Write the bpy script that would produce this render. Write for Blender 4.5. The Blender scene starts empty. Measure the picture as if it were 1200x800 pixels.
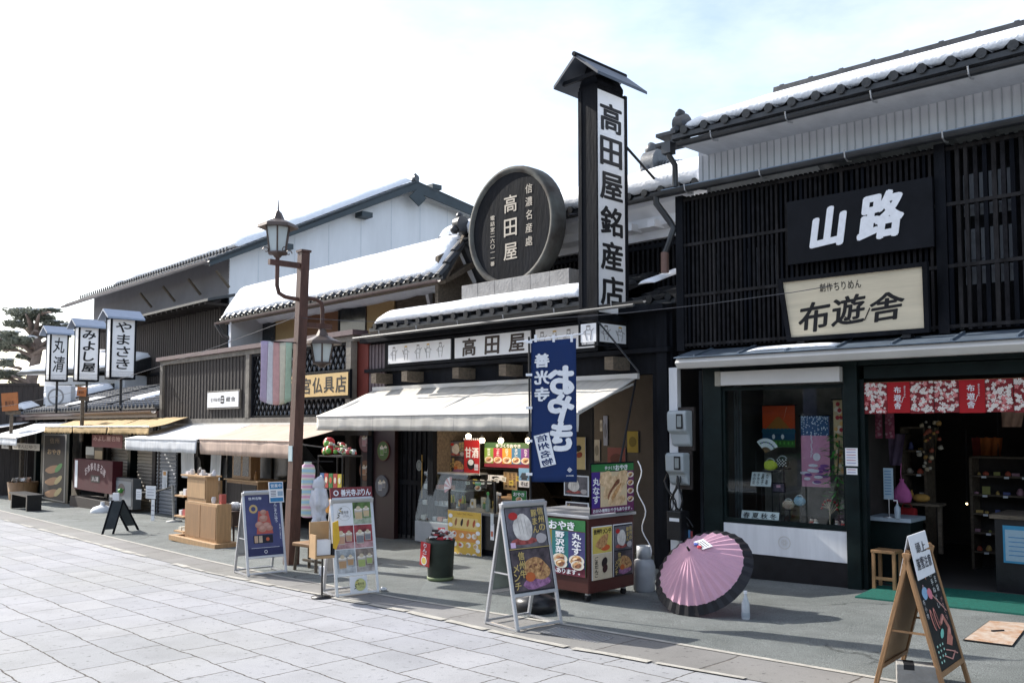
import bpy, bmesh, math, random
from math import radians as R, sin, cos, pi, tan, atan2, sqrt
from mathutils import Vector, Matrix, noise
random.seed(7)
S = bpy.context.scene; COL = S.collection
# ------------------------------------------------------------------ camera
FPX = 1050.0; PITCH = R(3.5); CH = 1.7; CY = 500 - FPX*tan(PITCH)
cd = bpy.data.cameras.new('camera'); cam = bpy.data.objects.new('camera', cd); COL.objects.link(cam)
cam.location = (0, 0, CH); cam.rotation_euler = (R(90)+PITCH, 0, 0)
cd.sensor_width = 36; cd.lens = FPX/1200*36; cd.shift_y = (CY-400)/1200; cd.clip_start = .05; cd.clip_end = 3000
S.camera = cam
def ray(px, py):
    a = (px-600)/FPX; b = (CY-py)/FPX
    return Vector((a, cos(PITCH)-b*sin(PITCH), sin(PITCH)+b*cos(PITCH)))
SL = .022
G0 = .11
def gz(x, y): return G0+SL*(x-y)*.7071            # the street falls gently towards the left
def G(px, py):                                  # ground point seen at a spot of the photo
    d = ray(px, py); k = (CH-G0)/(SL*(d.x-d.y)*.7071-d.z); return Vector((d.x*k, d.y*k, CH+d.z*k))
def at_depth(px, py, dep):
    d = ray(px, py); k = dep/d.y; return Vector((d.x*k, dep, CH+d.z*k))
class Fr:                                       # a facade's own axes: x along the street, y into the building
    def __init__(s, x, y, th): s.o = Vector((x, y, 0)); s.th = R(th); s.u = Vector((cos(s.th), -sin(s.th), 0)); s.n = Vector((sin(s.th), cos(s.th), 0))
    def w(s, x, y, z=0): return s.o + s.u*x + s.n*y + Vector((0, 0, z))
    def pix(s, px, py, yl=0):
        d = ray(px, py); c = Vector((0, 0, CH)); t = (yl - (c-s.o).dot(s.n))/d.dot(s.n); p = c+d*t-s.o
        return p.dot(s.u), p.z
    def X(s, px, yl=0): return s.pix(px, 450, yl)[0]
    def Z(s, px, py, yl=0): return s.pix(px, py, yl)[1]
    def loc(s, p): q = p-s.o; return q.dot(s.u), q.dot(s.n)
    def g(s, x, y): p = s.w(x, y); return gz(p.x, p.y)
YF = Fr(1.98, 10.94, 42.2); TF = Fr(1.98, 10.94, 45.2); BF = Fr(-2.3, 15.0, 47.3)
# ------------------------------------------------------------------ materials
def mat(name, col, rough=.7, var=.25, scale=6., bump=.0, metal=0., spec=.4, stretch=(1,1,1), bscale=None, trans=0., emit=0., coat=0., col2=None, detail=4, sat=0.):
    m = bpy.data.materials.new(name); m.use_nodes = True; nt = m.node_tree; N = nt.nodes; L = nt.links; b = N['Principled BSDF']
    if not isinstance(col, (tuple, list)): col = (col,)*3
    c1 = tuple(max(0, c*(1-var)) for c in col)+(1,); c2 = tuple(min(1, c*(1+var)) for c in (col2 or col))+(1,)
    tc = N.new('ShaderNodeTexCoord'); mp = N.new('ShaderNodeMapping'); mp.inputs['Scale'].default_value = stretch
    L.new(tc.outputs['Object'], mp.inputs['Vector'])
    nz = N.new('ShaderNodeTexNoise'); nz.inputs['Scale'].default_value = scale; nz.inputs['Detail'].default_value = detail; nz.inputs['Roughness'].default_value = .65
    L.new(mp.outputs[0], nz.inputs['Vector'])
    cr = N.new('ShaderNodeValToRGB'); cr.color_ramp.elements[0].position = .3; cr.color_ramp.elements[1].position = .7
    cr.color_ramp.elements[0].color = c1; cr.color_ramp.elements[1].color = c2
    L.new(nz.outputs['Fac'], cr.inputs[0]); L.new(cr.outputs[0], b.inputs['Base Color'])
    rr = N.new('ShaderNodeMapRange'); rr.inputs['To Min'].default_value = max(.02, rough-.12); rr.inputs['To Max'].default_value = min(1, rough+.12)
    L.new(nz.outputs['Fac'], rr.inputs['Value']); L.new(rr.outputs[0], b.inputs['Roughness'])
    b.inputs['Metallic'].default_value = metal; b.inputs['Specular IOR Level'].default_value = spec
    b.inputs['Coat Weight'].default_value = coat
    if bump:
        n2 = N.new('ShaderNodeTexNoise'); n2.inputs['Scale'].default_value = bscale or scale*4; n2.inputs['Detail'].default_value = 5; L.new(mp.outputs[0], n2.inputs['Vector'])
        bp = N.new('ShaderNodeBump'); bp.inputs['Strength'].default_value = bump; bp.inputs['Distance'].default_value = .02
        L.new(n2.outputs['Fac'], bp.inputs['Height']); L.new(bp.outputs[0], b.inputs['Normal'])
    if emit:
        L.new(cr.outputs[0], b.inputs['Emission Color']); b.inputs['Emission Strength'].default_value = emit
    if trans:
        o = N['Material Output']; t = N.new('ShaderNodeBsdfTranslucent'); mx = N.new('ShaderNodeMixShader'); mx.inputs[0].default_value = trans
        L.new(cr.outputs[0], t.inputs['Color']); L.new(b.outputs[0], mx.inputs[1]); L.new(t.outputs[0], mx.inputs[2]); L.new(mx.outputs[0], o.inputs['Surface'])
    return m
def glass_mat(name, tint=(.93,.97,.96), refl=.12, mxr=1.0):
    m = bpy.data.materials.new(name); m.use_nodes = True; nt = m.node_tree; N = nt.nodes; L = nt.links; N.remove(N['Principled BSDF'])
    t = N.new('ShaderNodeBsdfTransparent'); t.inputs[0].default_value = tint+(1,); g = N.new('ShaderNodeBsdfGlossy'); g.inputs['Roughness'].default_value = .02
    lw = N.new('ShaderNodeLayerWeight'); lw.inputs[0].default_value = .5; pw = N.new('ShaderNodeMath'); pw.operation = 'POWER'; pw.inputs[1].default_value = 4; L.new(lw.outputs['Facing'], pw.inputs[0])
    mr = N.new('ShaderNodeMapRange'); mr.inputs['To Min'].default_value = .035; mr.inputs['To Max'].default_value = .9*mxr; L.new(pw.outputs[0], mr.inputs[0]); mx = N.new('ShaderNodeMixShader'); L.new(mr.outputs[0], mx.inputs[0]); L.new(t.outputs[0], mx.inputs[1]); L.new(g.outputs[0], mx.inputs[2])
    L.new(mx.outputs[0], N['Material Output'].inputs['Surface']); return m
_fl = {}
GLASSQ = None
def flat(*c, r=.6):                              # plain printed ink / paint colour with slight unevenness
    c = tuple(round(v, 3) for v in c)
    if len(c) == 1: c = c*3
    k = c+(r,)
    if k not in _fl: _fl[k] = mat('print_%d' % len(_fl), c, r, .08, 18, spec=.3)
    return _fl[k]
# ------------------------------------------------------------------ glyphs (built-in CJK fallback font)
_gc = {}
def glyph(ch, bold):
    k = (ch, bold)
    if k not in _gc:
        cu = bpy.data.curves.new('t', 'FONT'); cu.body = ch; cu.offset = bold; cu.resolution_u = 3; cu.fill_mode = 'FRONT'
        ob = bpy.data.objects.new('t', cu); COL.objects.link(ob); bpy.context.view_layer.update()
        me = bpy.data.meshes.new_from_object(ob.evaluated_get(bpy.context.evaluated_depsgraph_get()))
        vs = [(v.co.x, v.co.y) for v in me.vertices]; fs = [tuple(p.vertices) for p in me.polygons]
        bpy.data.objects.remove(ob); bpy.data.meshes.remove(me); bpy.data.curves.remove(cu)
        if vs and not (ch.isascii() or ch in '。、ーっゃ・…'):
            x0 = min(v[0] for v in vs); x1 = max(v[0] for v in vs); y0 = min(v[1] for v in vs); y1 = max(v[1] for v in vs)
            s = 1/max(x1-x0, y1-y0, .5); cx = (x0+x1)/2; cy = (y0+y1)/2
            vs = [((x-cx)*s, (y-cy)*s) for x, y in vs]
        elif vs: 
            cx = (min(v[0] for v in vs)+max(v[0] for v in vs))/2; vs = [(x-cx, y-.35) for x, y in vs]
        _gc[k] = (vs, fs)
    return _gc[k]
# ------------------------------------------------------------------ mesh builder
class MB:
    def __init__(s): s.v = []; s.f = []; s.mi = []; s.m = []; s.sm = []
    def idx(s, m):
        if m not in s.m: s.m.append(m)
        return s.m.index(m)
    def add(s, vs, fs, m, smooth=False):
        o = len(s.v); s.v += [tuple(v) for v in vs]; i = s.idx(m)
        for f in fs: s.f.append(tuple(o+k for k in f)); s.mi.append(i); s.sm.append(smooth)
        return s
    def box(s, x0, x1, y0, y1, z0, z1, m, M=None):
        vs = [Vector((x, y, z)) for z in (z0, z1) for y in (y0, y1) for x in (x0, x1)]
        if M: vs = [M @ v for v in vs]
        return s.add(vs, [(0,2,3,1),(4,5,7,6),(0,1,5,4),(2,6,7,3),(0,4,6,2),(1,3,7,5)], m)
    def rect(s, x0, x1, z0, z1, y, m): return s.add([(x0,y,z0),(x1,y,z0),(x1,y,z1),(x0,y,z1)], [(0,1,2,3)], m)
    def quad(s, pts, m): return s.add(pts, [tuple(range(len(pts)))], m)
    def ell(s, cx, cz, rx, rz, y, m, n=18, rot=0, wob=0, a0=0, a1=2*pi):
        vs = []
        full = abs(a1-a0-2*pi) < 1e-6
        for i in range(n+(0 if full else 1)):
            a = a0+(a1-a0)*i/n; k = 1+wob*sin(a*3+cx*50)+wob*.6*sin(a*5+cz*70); x = rx*cos(a)*k; z = rz*sin(a)*k
            vs.append((cx+x*cos(rot)-z*sin(rot), y, cz+x*sin(rot)+z*cos(rot)))
        if not full: vs.append((cx, y, cz))
        return s.add(vs, [tuple(range(len(vs)))], m)
    def ring(s, cx, cz, r0, r1, y, m, n=24, k=1):
        vs = []
        for i in range(n):
            a = 2*pi*i/n
            for r in (r0, r1): vs.append((cx+r*k*cos(a), y, cz+r*sin(a)))
        return s.add(vs, [(2*i, 2*i+1, (2*i+3) % (2*n), (2*i+2) % (2*n)) for i in range(n)], m)
    def prism(s, poly, y0, y1, m, M=None):           # outline in x,z pushed along y
        n = len(poly); vs = [Vector((x, y0, z)) for x, z in poly]+[Vector((x, y1, z)) for x, z in poly]
        if M: vs = [M @ v for v in vs]
        return s.add(vs, [tuple(range(n)), tuple(range(2*n-1, n-1, -1))]+[(i, (i+1) % n+0, (i+1) % n+n, i+n)[::-1] for i in range(n)], m)
    def prismx(s, poly, x0, x1, m):                  # outline in y,z pushed along x
        n = len(poly); vs = [(x0, y, z) for y, z in poly]+[(x1, y, z) for y, z in poly]
        return s.add(vs, [tuple(range(n)), tuple(range(2*n-1, n-1, -1))]+[(i, (i+1) % n, (i+1) % n+n, i+n)[::-1] for i in range(n)], m)
    def tube(s, pts, r, m, n=8, caps=True):
        pts = [Vector(p) for p in pts]; rs = r if isinstance(r, (list, tuple)) else [r]*len(pts); vs = []; fs = []; up = None
        for i, p in enumerate(pts):
            d = (pts[min(i+1, len(pts)-1)]-pts[max(i-1, 0)]).normalized()
            a = (Vector((0,0,1)) if abs(d.z) < .9 else Vector((1,0,0))) if up is None else up
            e = (a-d*a.dot(d)).normalized(); up = e; h = d.cross(e)
            vs += [p+(e*cos(2*pi*k/n+pi/n)+h*sin(2*pi*k/n+pi/n))*rs[i] for k in range(n)]
        for i in range(len(pts)-1):
            for k in range(n): fs.append((i*n+k, i*n+(k+1) % n, (i+1)*n+(k+1) % n, (i+1)*n+k))
        s.add(vs, fs, m, n > 5)
        if caps:
            s.add(vs[:n], [tuple(range(n-1, -1, -1))], m); s.add(vs[-n:], [tuple(range(n))], m)
        return s
    def lathe(s, prof, m, c=(0,0,0), n=20, M=None, smooth=True, sx=1, sy=1):
        vs = []; fs = []
        for r, z in prof: vs += [Vector((c[0]+r*cos(2*pi*k/n)*sx, c[1]+r*sin(2*pi*k/n)*sy, c[2]+z)) for k in range(n)]
        if M: vs = [M @ v for v in vs]
        for i in range(len(prof)-1):
            for k in range(n): fs.append((i*n+k, i*n+(k+1) % n, (i+1)*n+(k+1) % n, (i+1)*n+k))
        s.add(vs, fs, m, smooth); s.add(vs[:n], [tuple(range(n-1, -1, -1))], m); s.add(vs[-n:], [tuple(range(n))], m)
        return s
    def blob(s, c, r, m, seed=0, w=.25, n=10, sq=(1,1,1)):
        vs = []; fs = []
        for i in range(1, n//2+1):
            t = pi*i/(n//2+1)
            for k in range(n):
                a = 2*pi*k/n; d = Vector((sin(t)*cos(a), sin(t)*sin(a), cos(t))); q = r*(1+w*noise.noise(d*1.7+Vector((seed*3.1, seed, 0))))
                vs.append((c[0]+d.x*q*sq[0], c[1]+d.y*q*sq[1], c[2]+d.z*q*sq[2]))
        h = n//2
        for i in range(h-1):
            for k in range(n): fs.append((i*n+k, (i+1)*n+k, (i+1)*n+(k+1) % n, i*n+(k+1) % n))
        fs += [tuple(range(n)), tuple((h-1)*n+k for k in range(n-1, -1, -1))]
        return s.add(vs, fs, m, True)
    def ch(s, c, cx, cz, w, h, y, m, bold=.02, rot=0, mirror=False, shear=0):
        vs, fs = glyph(c, 0); ex = max(0, bold); sh = [(0, 0)]
        if ex: sh += [(ex*cos(a), ex*.75*sin(a)) for a in [2*pi*k/8 for k in range(8)]]
        for q, (dx, dz) in enumerate(sh):
            out = []
            for x, z in vs:
                x = (x+dx)*w; z = (z+dz)*h; x += shear*z
                if mirror: x = -x
                out.append((cx+x*cos(rot)-z*sin(rot), y-.00012*q, cz+x*sin(rot)+z*cos(rot)))
            s.add(out, fs, m)
        return s
    def vtext(s, t, cx, ztop, zbot, w, y, m, bold=.02, fill=.86, **k):   # one column of writing
        p = (ztop-zbot)/len(t)
        for i, c in enumerate(t): s.ch(c, cx, ztop-p*(i+.5), w, p*fill, y, m, bold, **k)
        return s
    def htext(s, t, x0, x1, cz, h, y, m, bold=.02, fill=.9, **k):
        p = (x1-x0)/len(t)
        for i, c in enumerate(t):
            if c != ' ': s.ch(c, x0+p*(i+.5), cz, p*fill, h, y, m, bold, **k)
        return s
    def build(s, name, parent=None, loc=(0,0,0), rot=(0,0,0), bevel=0, **tags):
        me = bpy.data.meshes.new(name); me.from_pydata(s.v, [], s.f)
        for m in s.m: me.materials.append(m)
        me.polygons.foreach_set('material_index', s.mi); me.polygons.foreach_set('use_smooth', s.sm); me.update()
        o = bpy.data.objects.new(name, me); COL.objects.link(o); o.parent = parent; o.location = loc; o.rotation_euler = rot
        if bevel:
            b = o.modifiers.new('b', 'BEVEL'); b.width = bevel; b.segments = 2; b.limit_method = 'ANGLE'; b.angle_limit = R(40)
        for k, v in tags.items(): o[k] = v
        return o
def thing(name, label, cat, loc=(0,0,0), rz=0, group=None):
    o = bpy.data.objects.new(name, None); COL.objects.link(o); o.location = loc; o.rotation_euler = (0,0,rz); o.empty_display_size = .1
    o['label'] = label; o['category'] = cat
    if group: o['group'] = group
    return o
def tag(o, label, cat, group=None):
    o['label'] = label; o['category'] = cat
    if group: o['group'] = group
    return o
def fthing(name, label, cat, F, x=0, y=0, z=0, group=None, rz=0): return thing(name, label, cat, F.w(x, y, z), -F.th+rz, group)
def dup(root, loc, rz, label=None):
    r = root.copy(); COL.objects.link(r); r.location = loc; r.rotation_euler = (0,0,rz)
    if label: r['label'] = label
    def kids(a, b):
        for c in a.children:
            if c.name == b.name: continue
            d = c.copy(); COL.objects.link(d); d.parent = b; kids(c, d)
    kids(root, r); return r
# ================================================================== world and sun
w = bpy.data.worlds.new('World'); S.world = w; w.use_nodes = True; nt = w.node_tree; N = nt.nodes; L = nt.links; bg = N['Background']
SUN_EL = R(35); SUN_D = Vector((cos(R(35.5)), -sin(R(35.5)), 0))     # way the shadows run over the ground
sk = N.new('ShaderNodeTexSky'); sk.sky_type = 'NISHITA'; sk.sun_disc = False; sk.sun_elevation = SUN_EL; sk.sun_rotation = atan2(-SUN_D.x, -SUN_D.y)
sk.air_density = 1.0; sk.dust_density = 1.6; sk.ozone_density = 1.2
tc = N.new('ShaderNodeTexCoord'); mp = N.new('ShaderNodeMapping'); mp.inputs['Scale'].default_value = (1, 1, 2.6); L.new(tc.outputs['Generated'], mp.inputs[0])
nz = N.new('ShaderNodeTexNoise'); nz.inputs['Scale'].default_value = 1.7; nz.inputs['Detail'].default_value = 7; nz.inputs['Roughness'].default_value = .6; L.new(mp.outputs[0], nz.inputs['Vector'])
cr = N.new('ShaderNodeMapRange'); cr.inputs['From Min'].default_value = .42; cr.inputs['From Max'].default_value = .72; cr.inputs['To Min'].default_value = .10; cr.inputs['To Max'].default_value = .62; L.new(nz.outputs['Fac'], cr.inputs[0])
mx = N.new('ShaderNodeMix'); mx.data_type = 'RGBA'; L.new(cr.outputs[0], mx.inputs[0]); L.new(sk.outputs[0], mx.inputs[6]); mx.inputs[7].default_value = (6.4, 6.6, 6.9, 1)
L.new(mx.outputs[2], bg.inputs[0]); bg.inputs[1].default_value = .14
sl = bpy.data.lights.new('sun', 'SUN'); sl.energy = 4.1; sl.angle = R(.5); sl.color = (1, .955, .88); so = bpy.data.objects.new('sun', sl); COL.objects.link(so)
so.rotation_euler = (SUN_D*cos(SUN_EL)+Vector((0,0,-sin(SUN_EL)))).to_track_quat('-Z', 'Y').to_euler(); so.location = (-10, 20, 15)
S.view_settings.view_transform = 'Standard'; S.view_settings.look = 'None'; S.view_settings.exposure = .93
S.cycles.max_bounces = 6; S.cycles.sample_clamp_indirect = 4; S.cycles.use_denoising = True
# ------------------------------------------------------------------ shared materials
BLK = mat('black_painted_wood', (.010,.011,.014), .6, .45, 5, .25, stretch=(1,1,.25), spec=.05)
BLK2 = mat('black_lattice_wood', (.012,.012,.014), .6, .6, 9, .2, spec=.08)
DGRN = mat('dark_green_steel', (.006,.012,.012), .45, .4, 4, spec=.15)
BRN = mat('dark_brown_board', (.045,.036,.032), .8, .35, 5, .4, stretch=(3,3,.3))
GREYB = mat('weathered_black_board', (.034,.029,.027), .8, .4, 6, .4, stretch=(4,4,.3))
GREYW = mat('weathered_grey_wood', (.17,.155,.135), .85, .35, 5, .5, stretch=(1,1,1))
OLDW = mat('old_plank', (.12,.095,.07), .85, .4, 6, .5, stretch=(1,4,4))
WHITE = mat('white_plaster', (.80,.81,.84), .8, .06, 1.6, stretch=(1,1,.25))
WBOARD = mat('white_board_siding', (.72,.73,.75), .7, .11, 2, stretch=(2.5,1,.3))
CREAM = mat('cream_metal', (.60,.585,.56), .5, .07, 2, spec=.5)
TILE = mat('grey_roof_tile', (.085,.09,.098), .42, .4, 9, .15, spec=.55)
TILED = mat('black_roof_tile', (.03,.032,.036), .42, .4, 9, .15, spec=.5)
SNOW = mat('snow', (.84,.86,.90), .8, .05, 5, .6, bscale=26, spec=.2)
GUT = mat('dark_gutter', (.022,.024,.028), .35, .3, 5, spec=.6)
GUTB = mat('brown_gutter', (.12,.085,.08), .45, .2, 5)
STEEL = mat('blue_grey_flashing', (.16,.2,.25), .35, .2, 3, metal=.4)
ALU = mat('brushed_aluminium', (.55,.56,.58), .35, .08, 12, metal=.7, stretch=(1,1,8))
RUST = mat('rust_brown_post', (.085,.04,.03), .5, .35, 8, .15, stretch=(2,2,.4))
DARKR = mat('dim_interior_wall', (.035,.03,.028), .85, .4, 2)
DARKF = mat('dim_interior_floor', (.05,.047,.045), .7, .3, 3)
PINE_W = mat('light_timber', (.42,.26,.13), .6, .18, 4, .15, stretch=(6,6,.5))
OAK = mat('honey_timber', (.30,.17,.08), .55, .2, 5, .15, stretch=(5,5,.6))
CANV = mat('cream_awning_canvas', (.66,.63,.57), .8, .07, 3, .15, bscale=60, trans=.12)
CANW = mat('white_awning_canvas', (.78,.79,.8), .8, .04, 3, .1, bscale=60, trans=.15)
CANB = mat('beige_awning_canvas', (.62,.47,.38), .8, .08, 3, .1, bscale=60, trans=.12)
CANY = mat('yellow_awning_canvas', (.50,.35,.17), .85, .2, 3, .1, trans=.12)
BLACKP = mat('black_plastic', (.012,.012,.014), .35, .3, 8, .1)
PAPER = mat('white_paper', (.75,.76,.78), .7, .04, 9)
INK = flat(.012,.012,.014); INKW = flat(.78,.8,.84)
GLASS = glass_mat('window_glass'); 
def add_seams(m, step):                            # sewn seams and drip stains on awning cloth
    nt = m.node_tree; N = nt.nodes; L = nt.links; b = N['Principled BSDF']; src = b.inputs['Base Color'].links[0].from_socket
    tc = N.new('ShaderNodeTexCoord'); sp = N.new('ShaderNodeSeparateXYZ'); L.new(tc.outputs['Object'], sp.inputs[0])
    md = N.new('ShaderNodeMath'); md.operation = 'PINGPONG'; md.inputs[1].default_value = step/2; L.new(sp.outputs['X'], md.inputs[0]); mr = N.new('ShaderNodeMapRange'); mr.inputs['From Min'].default_value = .004; mr.inputs['From Max'].default_value = .012; mr.inputs['To Min'].default_value = .74; L.new(md.outputs[0], mr.inputs[0])
    mp = N.new('ShaderNodeMapping'); mp.inputs['Scale'].default_value = (7,.8,1.2); L.new(tc.outputs['Object'], mp.inputs[0]); nz = N.new('ShaderNodeTexNoise'); nz.inputs['Scale'].default_value = 1.3; nz.inputs['Detail'].default_value = 6; L.new(mp.outputs[0], nz.inputs['Vector']); m2 = N.new('ShaderNodeMapRange'); m2.inputs['From Min'].default_value = .35; m2.inputs['From Max'].default_value = .6; m2.inputs['To Min'].default_value = .84; L.new(nz.outputs['Fac'], m2.inputs[0])
    mu = N.new('ShaderNodeMath'); mu.operation = 'MULTIPLY'; L.new(mr.outputs[0], mu.inputs[0]); L.new(m2.outputs[0], mu.inputs[1]); mx = N.new('ShaderNodeMix'); mx.data_type = 'RGBA'; mx.blend_type = 'MULTIPLY'; mx.inputs[0].default_value = 1; L.new(src, mx.inputs[6]); L.new(mu.outputs[0], mx.inputs[7]); L.new(mx.outputs[2], b.inputs['Base Color'])
for q in (CANV, CANW, CANB): add_seams(q, .92)
STONE = mat('grey_stone_base', (.3,.29,.28), .85, .2, 7, .4)
GRYCOR = mat('grey_corrugated_sheet', (.10,.115,.13), .5, .2, 3, spec=.5)

# ================================================================== ground
def ground_mat(kind):
    m = bpy.data.materials.new(kind); m.use_nodes = True; nt = m.node_tree; N = nt.nodes; L = nt.links; b = N['Principled BSDF']
    tc = N.new('ShaderNodeTexCoord'); mp = N.new('ShaderNodeMapping'); mp.inputs['Rotation'].default_value = (0,0,R(46.5)); L.new(tc.outputs['Object'], mp.inputs[0])
    def noi(sc, det=5, src=mp): n = N.new('ShaderNodeTexNoise'); n.inputs['Scale'].default_value = sc; n.inputs['Detail'].default_value = det; L.new(src.outputs[0], n.inputs['Vector']); return n
    def ramp(src, stops):
        r = N.new('ShaderNodeValToRGB'); e = r.color_ramp.elements
        while len(e) < len(stops): e.new(.5)
        for q, (p, c) in zip(e, stops): q.position = p; q.color = (c if isinstance(c, tuple) else (c,c,c))+(1,)
        L.new(src.outputs[0], r.inputs[0]); return r
    def mul(a, c, f=1, mode='MULTIPLY'):
        x = N.new('ShaderNodeMix'); x.data_type = 'RGBA'; x.blend_type = mode; x.inputs[0].default_value = f; L.new(a, x.inputs[6]); L.new(c, x.inputs[7]); return x.outputs[2]
    bp = N.new('ShaderNodeBump'); bp.inputs['Distance'].default_value = .01; L.new(bp.outputs[0], b.inputs['Normal'])
    if kind == 'asphalt':
        fine = ramp(noi(150, 2), [(.33, .5), (.5, 1.0), (.68, 1.7)]); big = ramp(noi(.9, 6), [(.3, (.125,.14,.135)), (.7, (.185,.20,.196))]); st = ramp(noi(5, 6), [(.3, .86), (.6, 1.05)])
        L.new(mul(mul(big.outputs[0], fine.outputs[0]), st.outputs[0]), b.inputs['Base Color']); L.new(fine.outputs[0], bp.inputs['Height']); bp.inputs['Strength'].default_value = .5; b.inputs['Roughness'].default_value = .85
    else:
        # slabs: rows run along the street; a little waviness keeps the joints from being ruler-straight
        wob = noi(1.1, 3); ws = N.new('ShaderNodeVectorMath'); ws.operation = 'SCALE'; ws.inputs['Scale'].default_value = .09; L.new(wob.outputs['Color'], ws.inputs[0])
        w2 = noi(9, 3); w3 = N.new('ShaderNodeVectorMath'); w3.operation = 'SCALE'; w3.inputs['Scale'].default_value = .03; L.new(w2.outputs['Color'], w3.inputs[0])
        ad = N.new('ShaderNodeVectorMath'); L.new(mp.outputs[0], ad.inputs[0]); L.new(ws.outputs[0], ad.inputs[1]); a2 = N.new('ShaderNodeVectorMath'); L.new(ad.outputs[0], a2.inputs[0]); L.new(w3.outputs[0], a2.inputs[1])
        br = N.new('ShaderNodeTexBrick'); w4 = noi(34, 3); w5 = N.new('ShaderNodeVectorMath'); w5.operation = 'SCALE'; w5.inputs['Scale'].default_value = .014; L.new(w4.outputs['Color'], w5.inputs[0]); a3 = N.new('ShaderNodeVectorMath'); L.new(a2.outputs[0], a3.inputs[0]); L.new(w5.outputs[0], a3.inputs[1]); L.new(a3.outputs[0], br.inputs['Vector']); br.offset = .43; br.offset_frequency = 2; br.squash = 1.35; br.squash_frequency = 3
        br.inputs['Scale'].default_value = 1
        if kind == 'paving':
            br.inputs['Brick Width'].default_value = .60; br.inputs['Row Height'].default_value = .385; br.inputs['Mortar Size'].default_value = .007
            br.inputs['Color1'].default_value = (.262,.268,.281,1); br.inputs['Color2'].default_value = (.310,.312,.322,1); br.inputs['Mortar'].default_value = (.06,.05,.04,1)
        else:
            br.inputs['Brick Width'].default_value = .9; br.inputs['Row Height'].default_value = 5; br.inputs['Mortar Size'].default_value = .012
            br.inputs['Color1'].default_value = (.185,.18,.172,1); br.inputs['Color2'].default_value = (.225,.22,.21,1); br.inputs['Mortar'].default_value = (.12,.11,.1,1)
        br.inputs['Mortar Smooth'].default_value = .55; br.inputs['Bias'].default_value = 0
        blot = ramp(noi(2.3, 8), [(.25, .86), (.5, 1.0), (.8, 1.08)]); pit = ramp(noi(19, 6), [(.29, .45), (.37, 1.0), (.8, 1.05)]); fine = ramp(noi(170, 2), [(.3, .84), (.6, 1.08)]); gb = ramp(noi(.35, 3), [(.3, (.93,.93,.9)), (.7, (1.04,1.04,1.08))])
        c = mul(mul(mul(br.outputs[0], blot.outputs[0]), pit.outputs[0], .8), mul(fine.outputs[0], gb.outputs[0]))
        L.new(c, b.inputs['Base Color']); iv = N.new('ShaderNodeMath'); iv.operation = 'SUBTRACT'; iv.inputs[0].default_value = 1; L.new(br.outputs['Fac'], iv.inputs[1])
        am = N.new('ShaderNodeMath'); am.operation = 'MULTIPLY_ADD'; am.inputs[1].default_value = .5; L.new(blot.outputs[0], am.inputs[0]); L.new(iv.outputs[0], am.inputs[2])
        L.new(am.outputs[0], bp.inputs['Height']); bp.inputs['Strength'].default_value = .6; bp.inputs['Distance'].default_value = .012; b.inputs['Roughness'].default_value = .85; b.inputs['Specular IOR Level'].default_value = .25
    return m
def add_cracks(m):                                 # old cracks and a few repaired patches in the surface
    nt = m.node_tree; N = nt.nodes; L = nt.links; b = N['Principled BSDF']; src = b.inputs['Base Color'].links[0].from_socket
    tc = N.new('ShaderNodeTexCoord'); nz = N.new('ShaderNodeTexNoise'); nz.inputs['Scale'].default_value = 2.5; nz.inputs['Detail'].default_value = 6; L.new(tc.outputs['Object'], nz.inputs['Vector'])
    ad = N.new('ShaderNodeVectorMath'); ad.operation = 'MULTIPLY_ADD'; L.new(nz.outputs['Color'], ad.inputs[0]); ad.inputs[1].default_value = (.5,.5,.5); L.new(tc.outputs['Object'], ad.inputs[2])
    vo = N.new('ShaderNodeTexVoronoi'); vo.feature = 'DISTANCE_TO_EDGE'; vo.inputs['Scale'].default_value = .42; L.new(ad.outputs[0], vo.inputs['Vector'])
    mr = N.new('ShaderNodeMapRange'); mr.inputs['From Max'].default_value = .009; mr.inputs['To Min'].default_value = .35; L.new(vo.outputs['Distance'], mr.inputs[0])
    n2 = N.new('ShaderNodeTexNoise'); n2.inputs['Scale'].default_value = .8; L.new(tc.outputs['Object'], n2.inputs['Vector']); m2 = N.new('ShaderNodeMapRange'); m2.inputs['From Min'].default_value = .5; m2.inputs['From Max'].default_value = .56; L.new(n2.outputs['Fac'], m2.inputs[0])
    mx = N.new('ShaderNodeMix'); mx.data_type = 'RGBA'; mx.blend_type = 'MULTIPLY'; L.new(m2.outputs[0], mx.inputs[0]); L.new(src, mx.inputs[6]); L.new(mr.outputs[0], mx.inputs[7])
    v2 = N.new('ShaderNodeTexVoronoi'); v2.distance = 'CHEBYCHEV'; v2.inputs['Scale'].default_value = .33; L.new(tc.outputs['Object'], v2.inputs['Vector']); r2 = N.new('ShaderNodeMapRange'); r2.inputs['To Min'].default_value = .82; r2.inputs['To Max'].default_value = 1.12; L.new(v2.outputs['Color'], r2.inputs[0])
    m3 = N.new('ShaderNodeMix'); m3.data_type = 'RGBA'; m3.blend_type = 'MULTIPLY'; m3.inputs[0].default_value = 1; L.new(mx.outputs[2], m3.inputs[6]); L.new(r2.outputs[0], m3.inputs[7]); L.new(m3.outputs[2], b.inputs['Base Color'])
ASPH = ground_mat('asphalt'); add_cracks(ASPH); PAVE = ground_mat('paving'); STRIP = ground_mat('edge_stone'); WLINE = mat('pale_concrete_edging', (.36,.345,.31), .8, .2, 7, .3)
EARTH = mat('earth', (.16,.15,.14), .9, .2, .5)
def gp(p, dz): return (p.x, p.y, gz(p.x, p.y)+dz)
def ground_sheet(name, m, pts, dz):
    o = MB().quad([gp(Vector(p), dz) for p in pts], m).build(name); o['kind'] = 'structure'; return o
ground_sheet('ground', EARTH, [(-700,-500,0),(500,-500,0),(500,700,0),(-700,700,0)], -.016)
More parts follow.
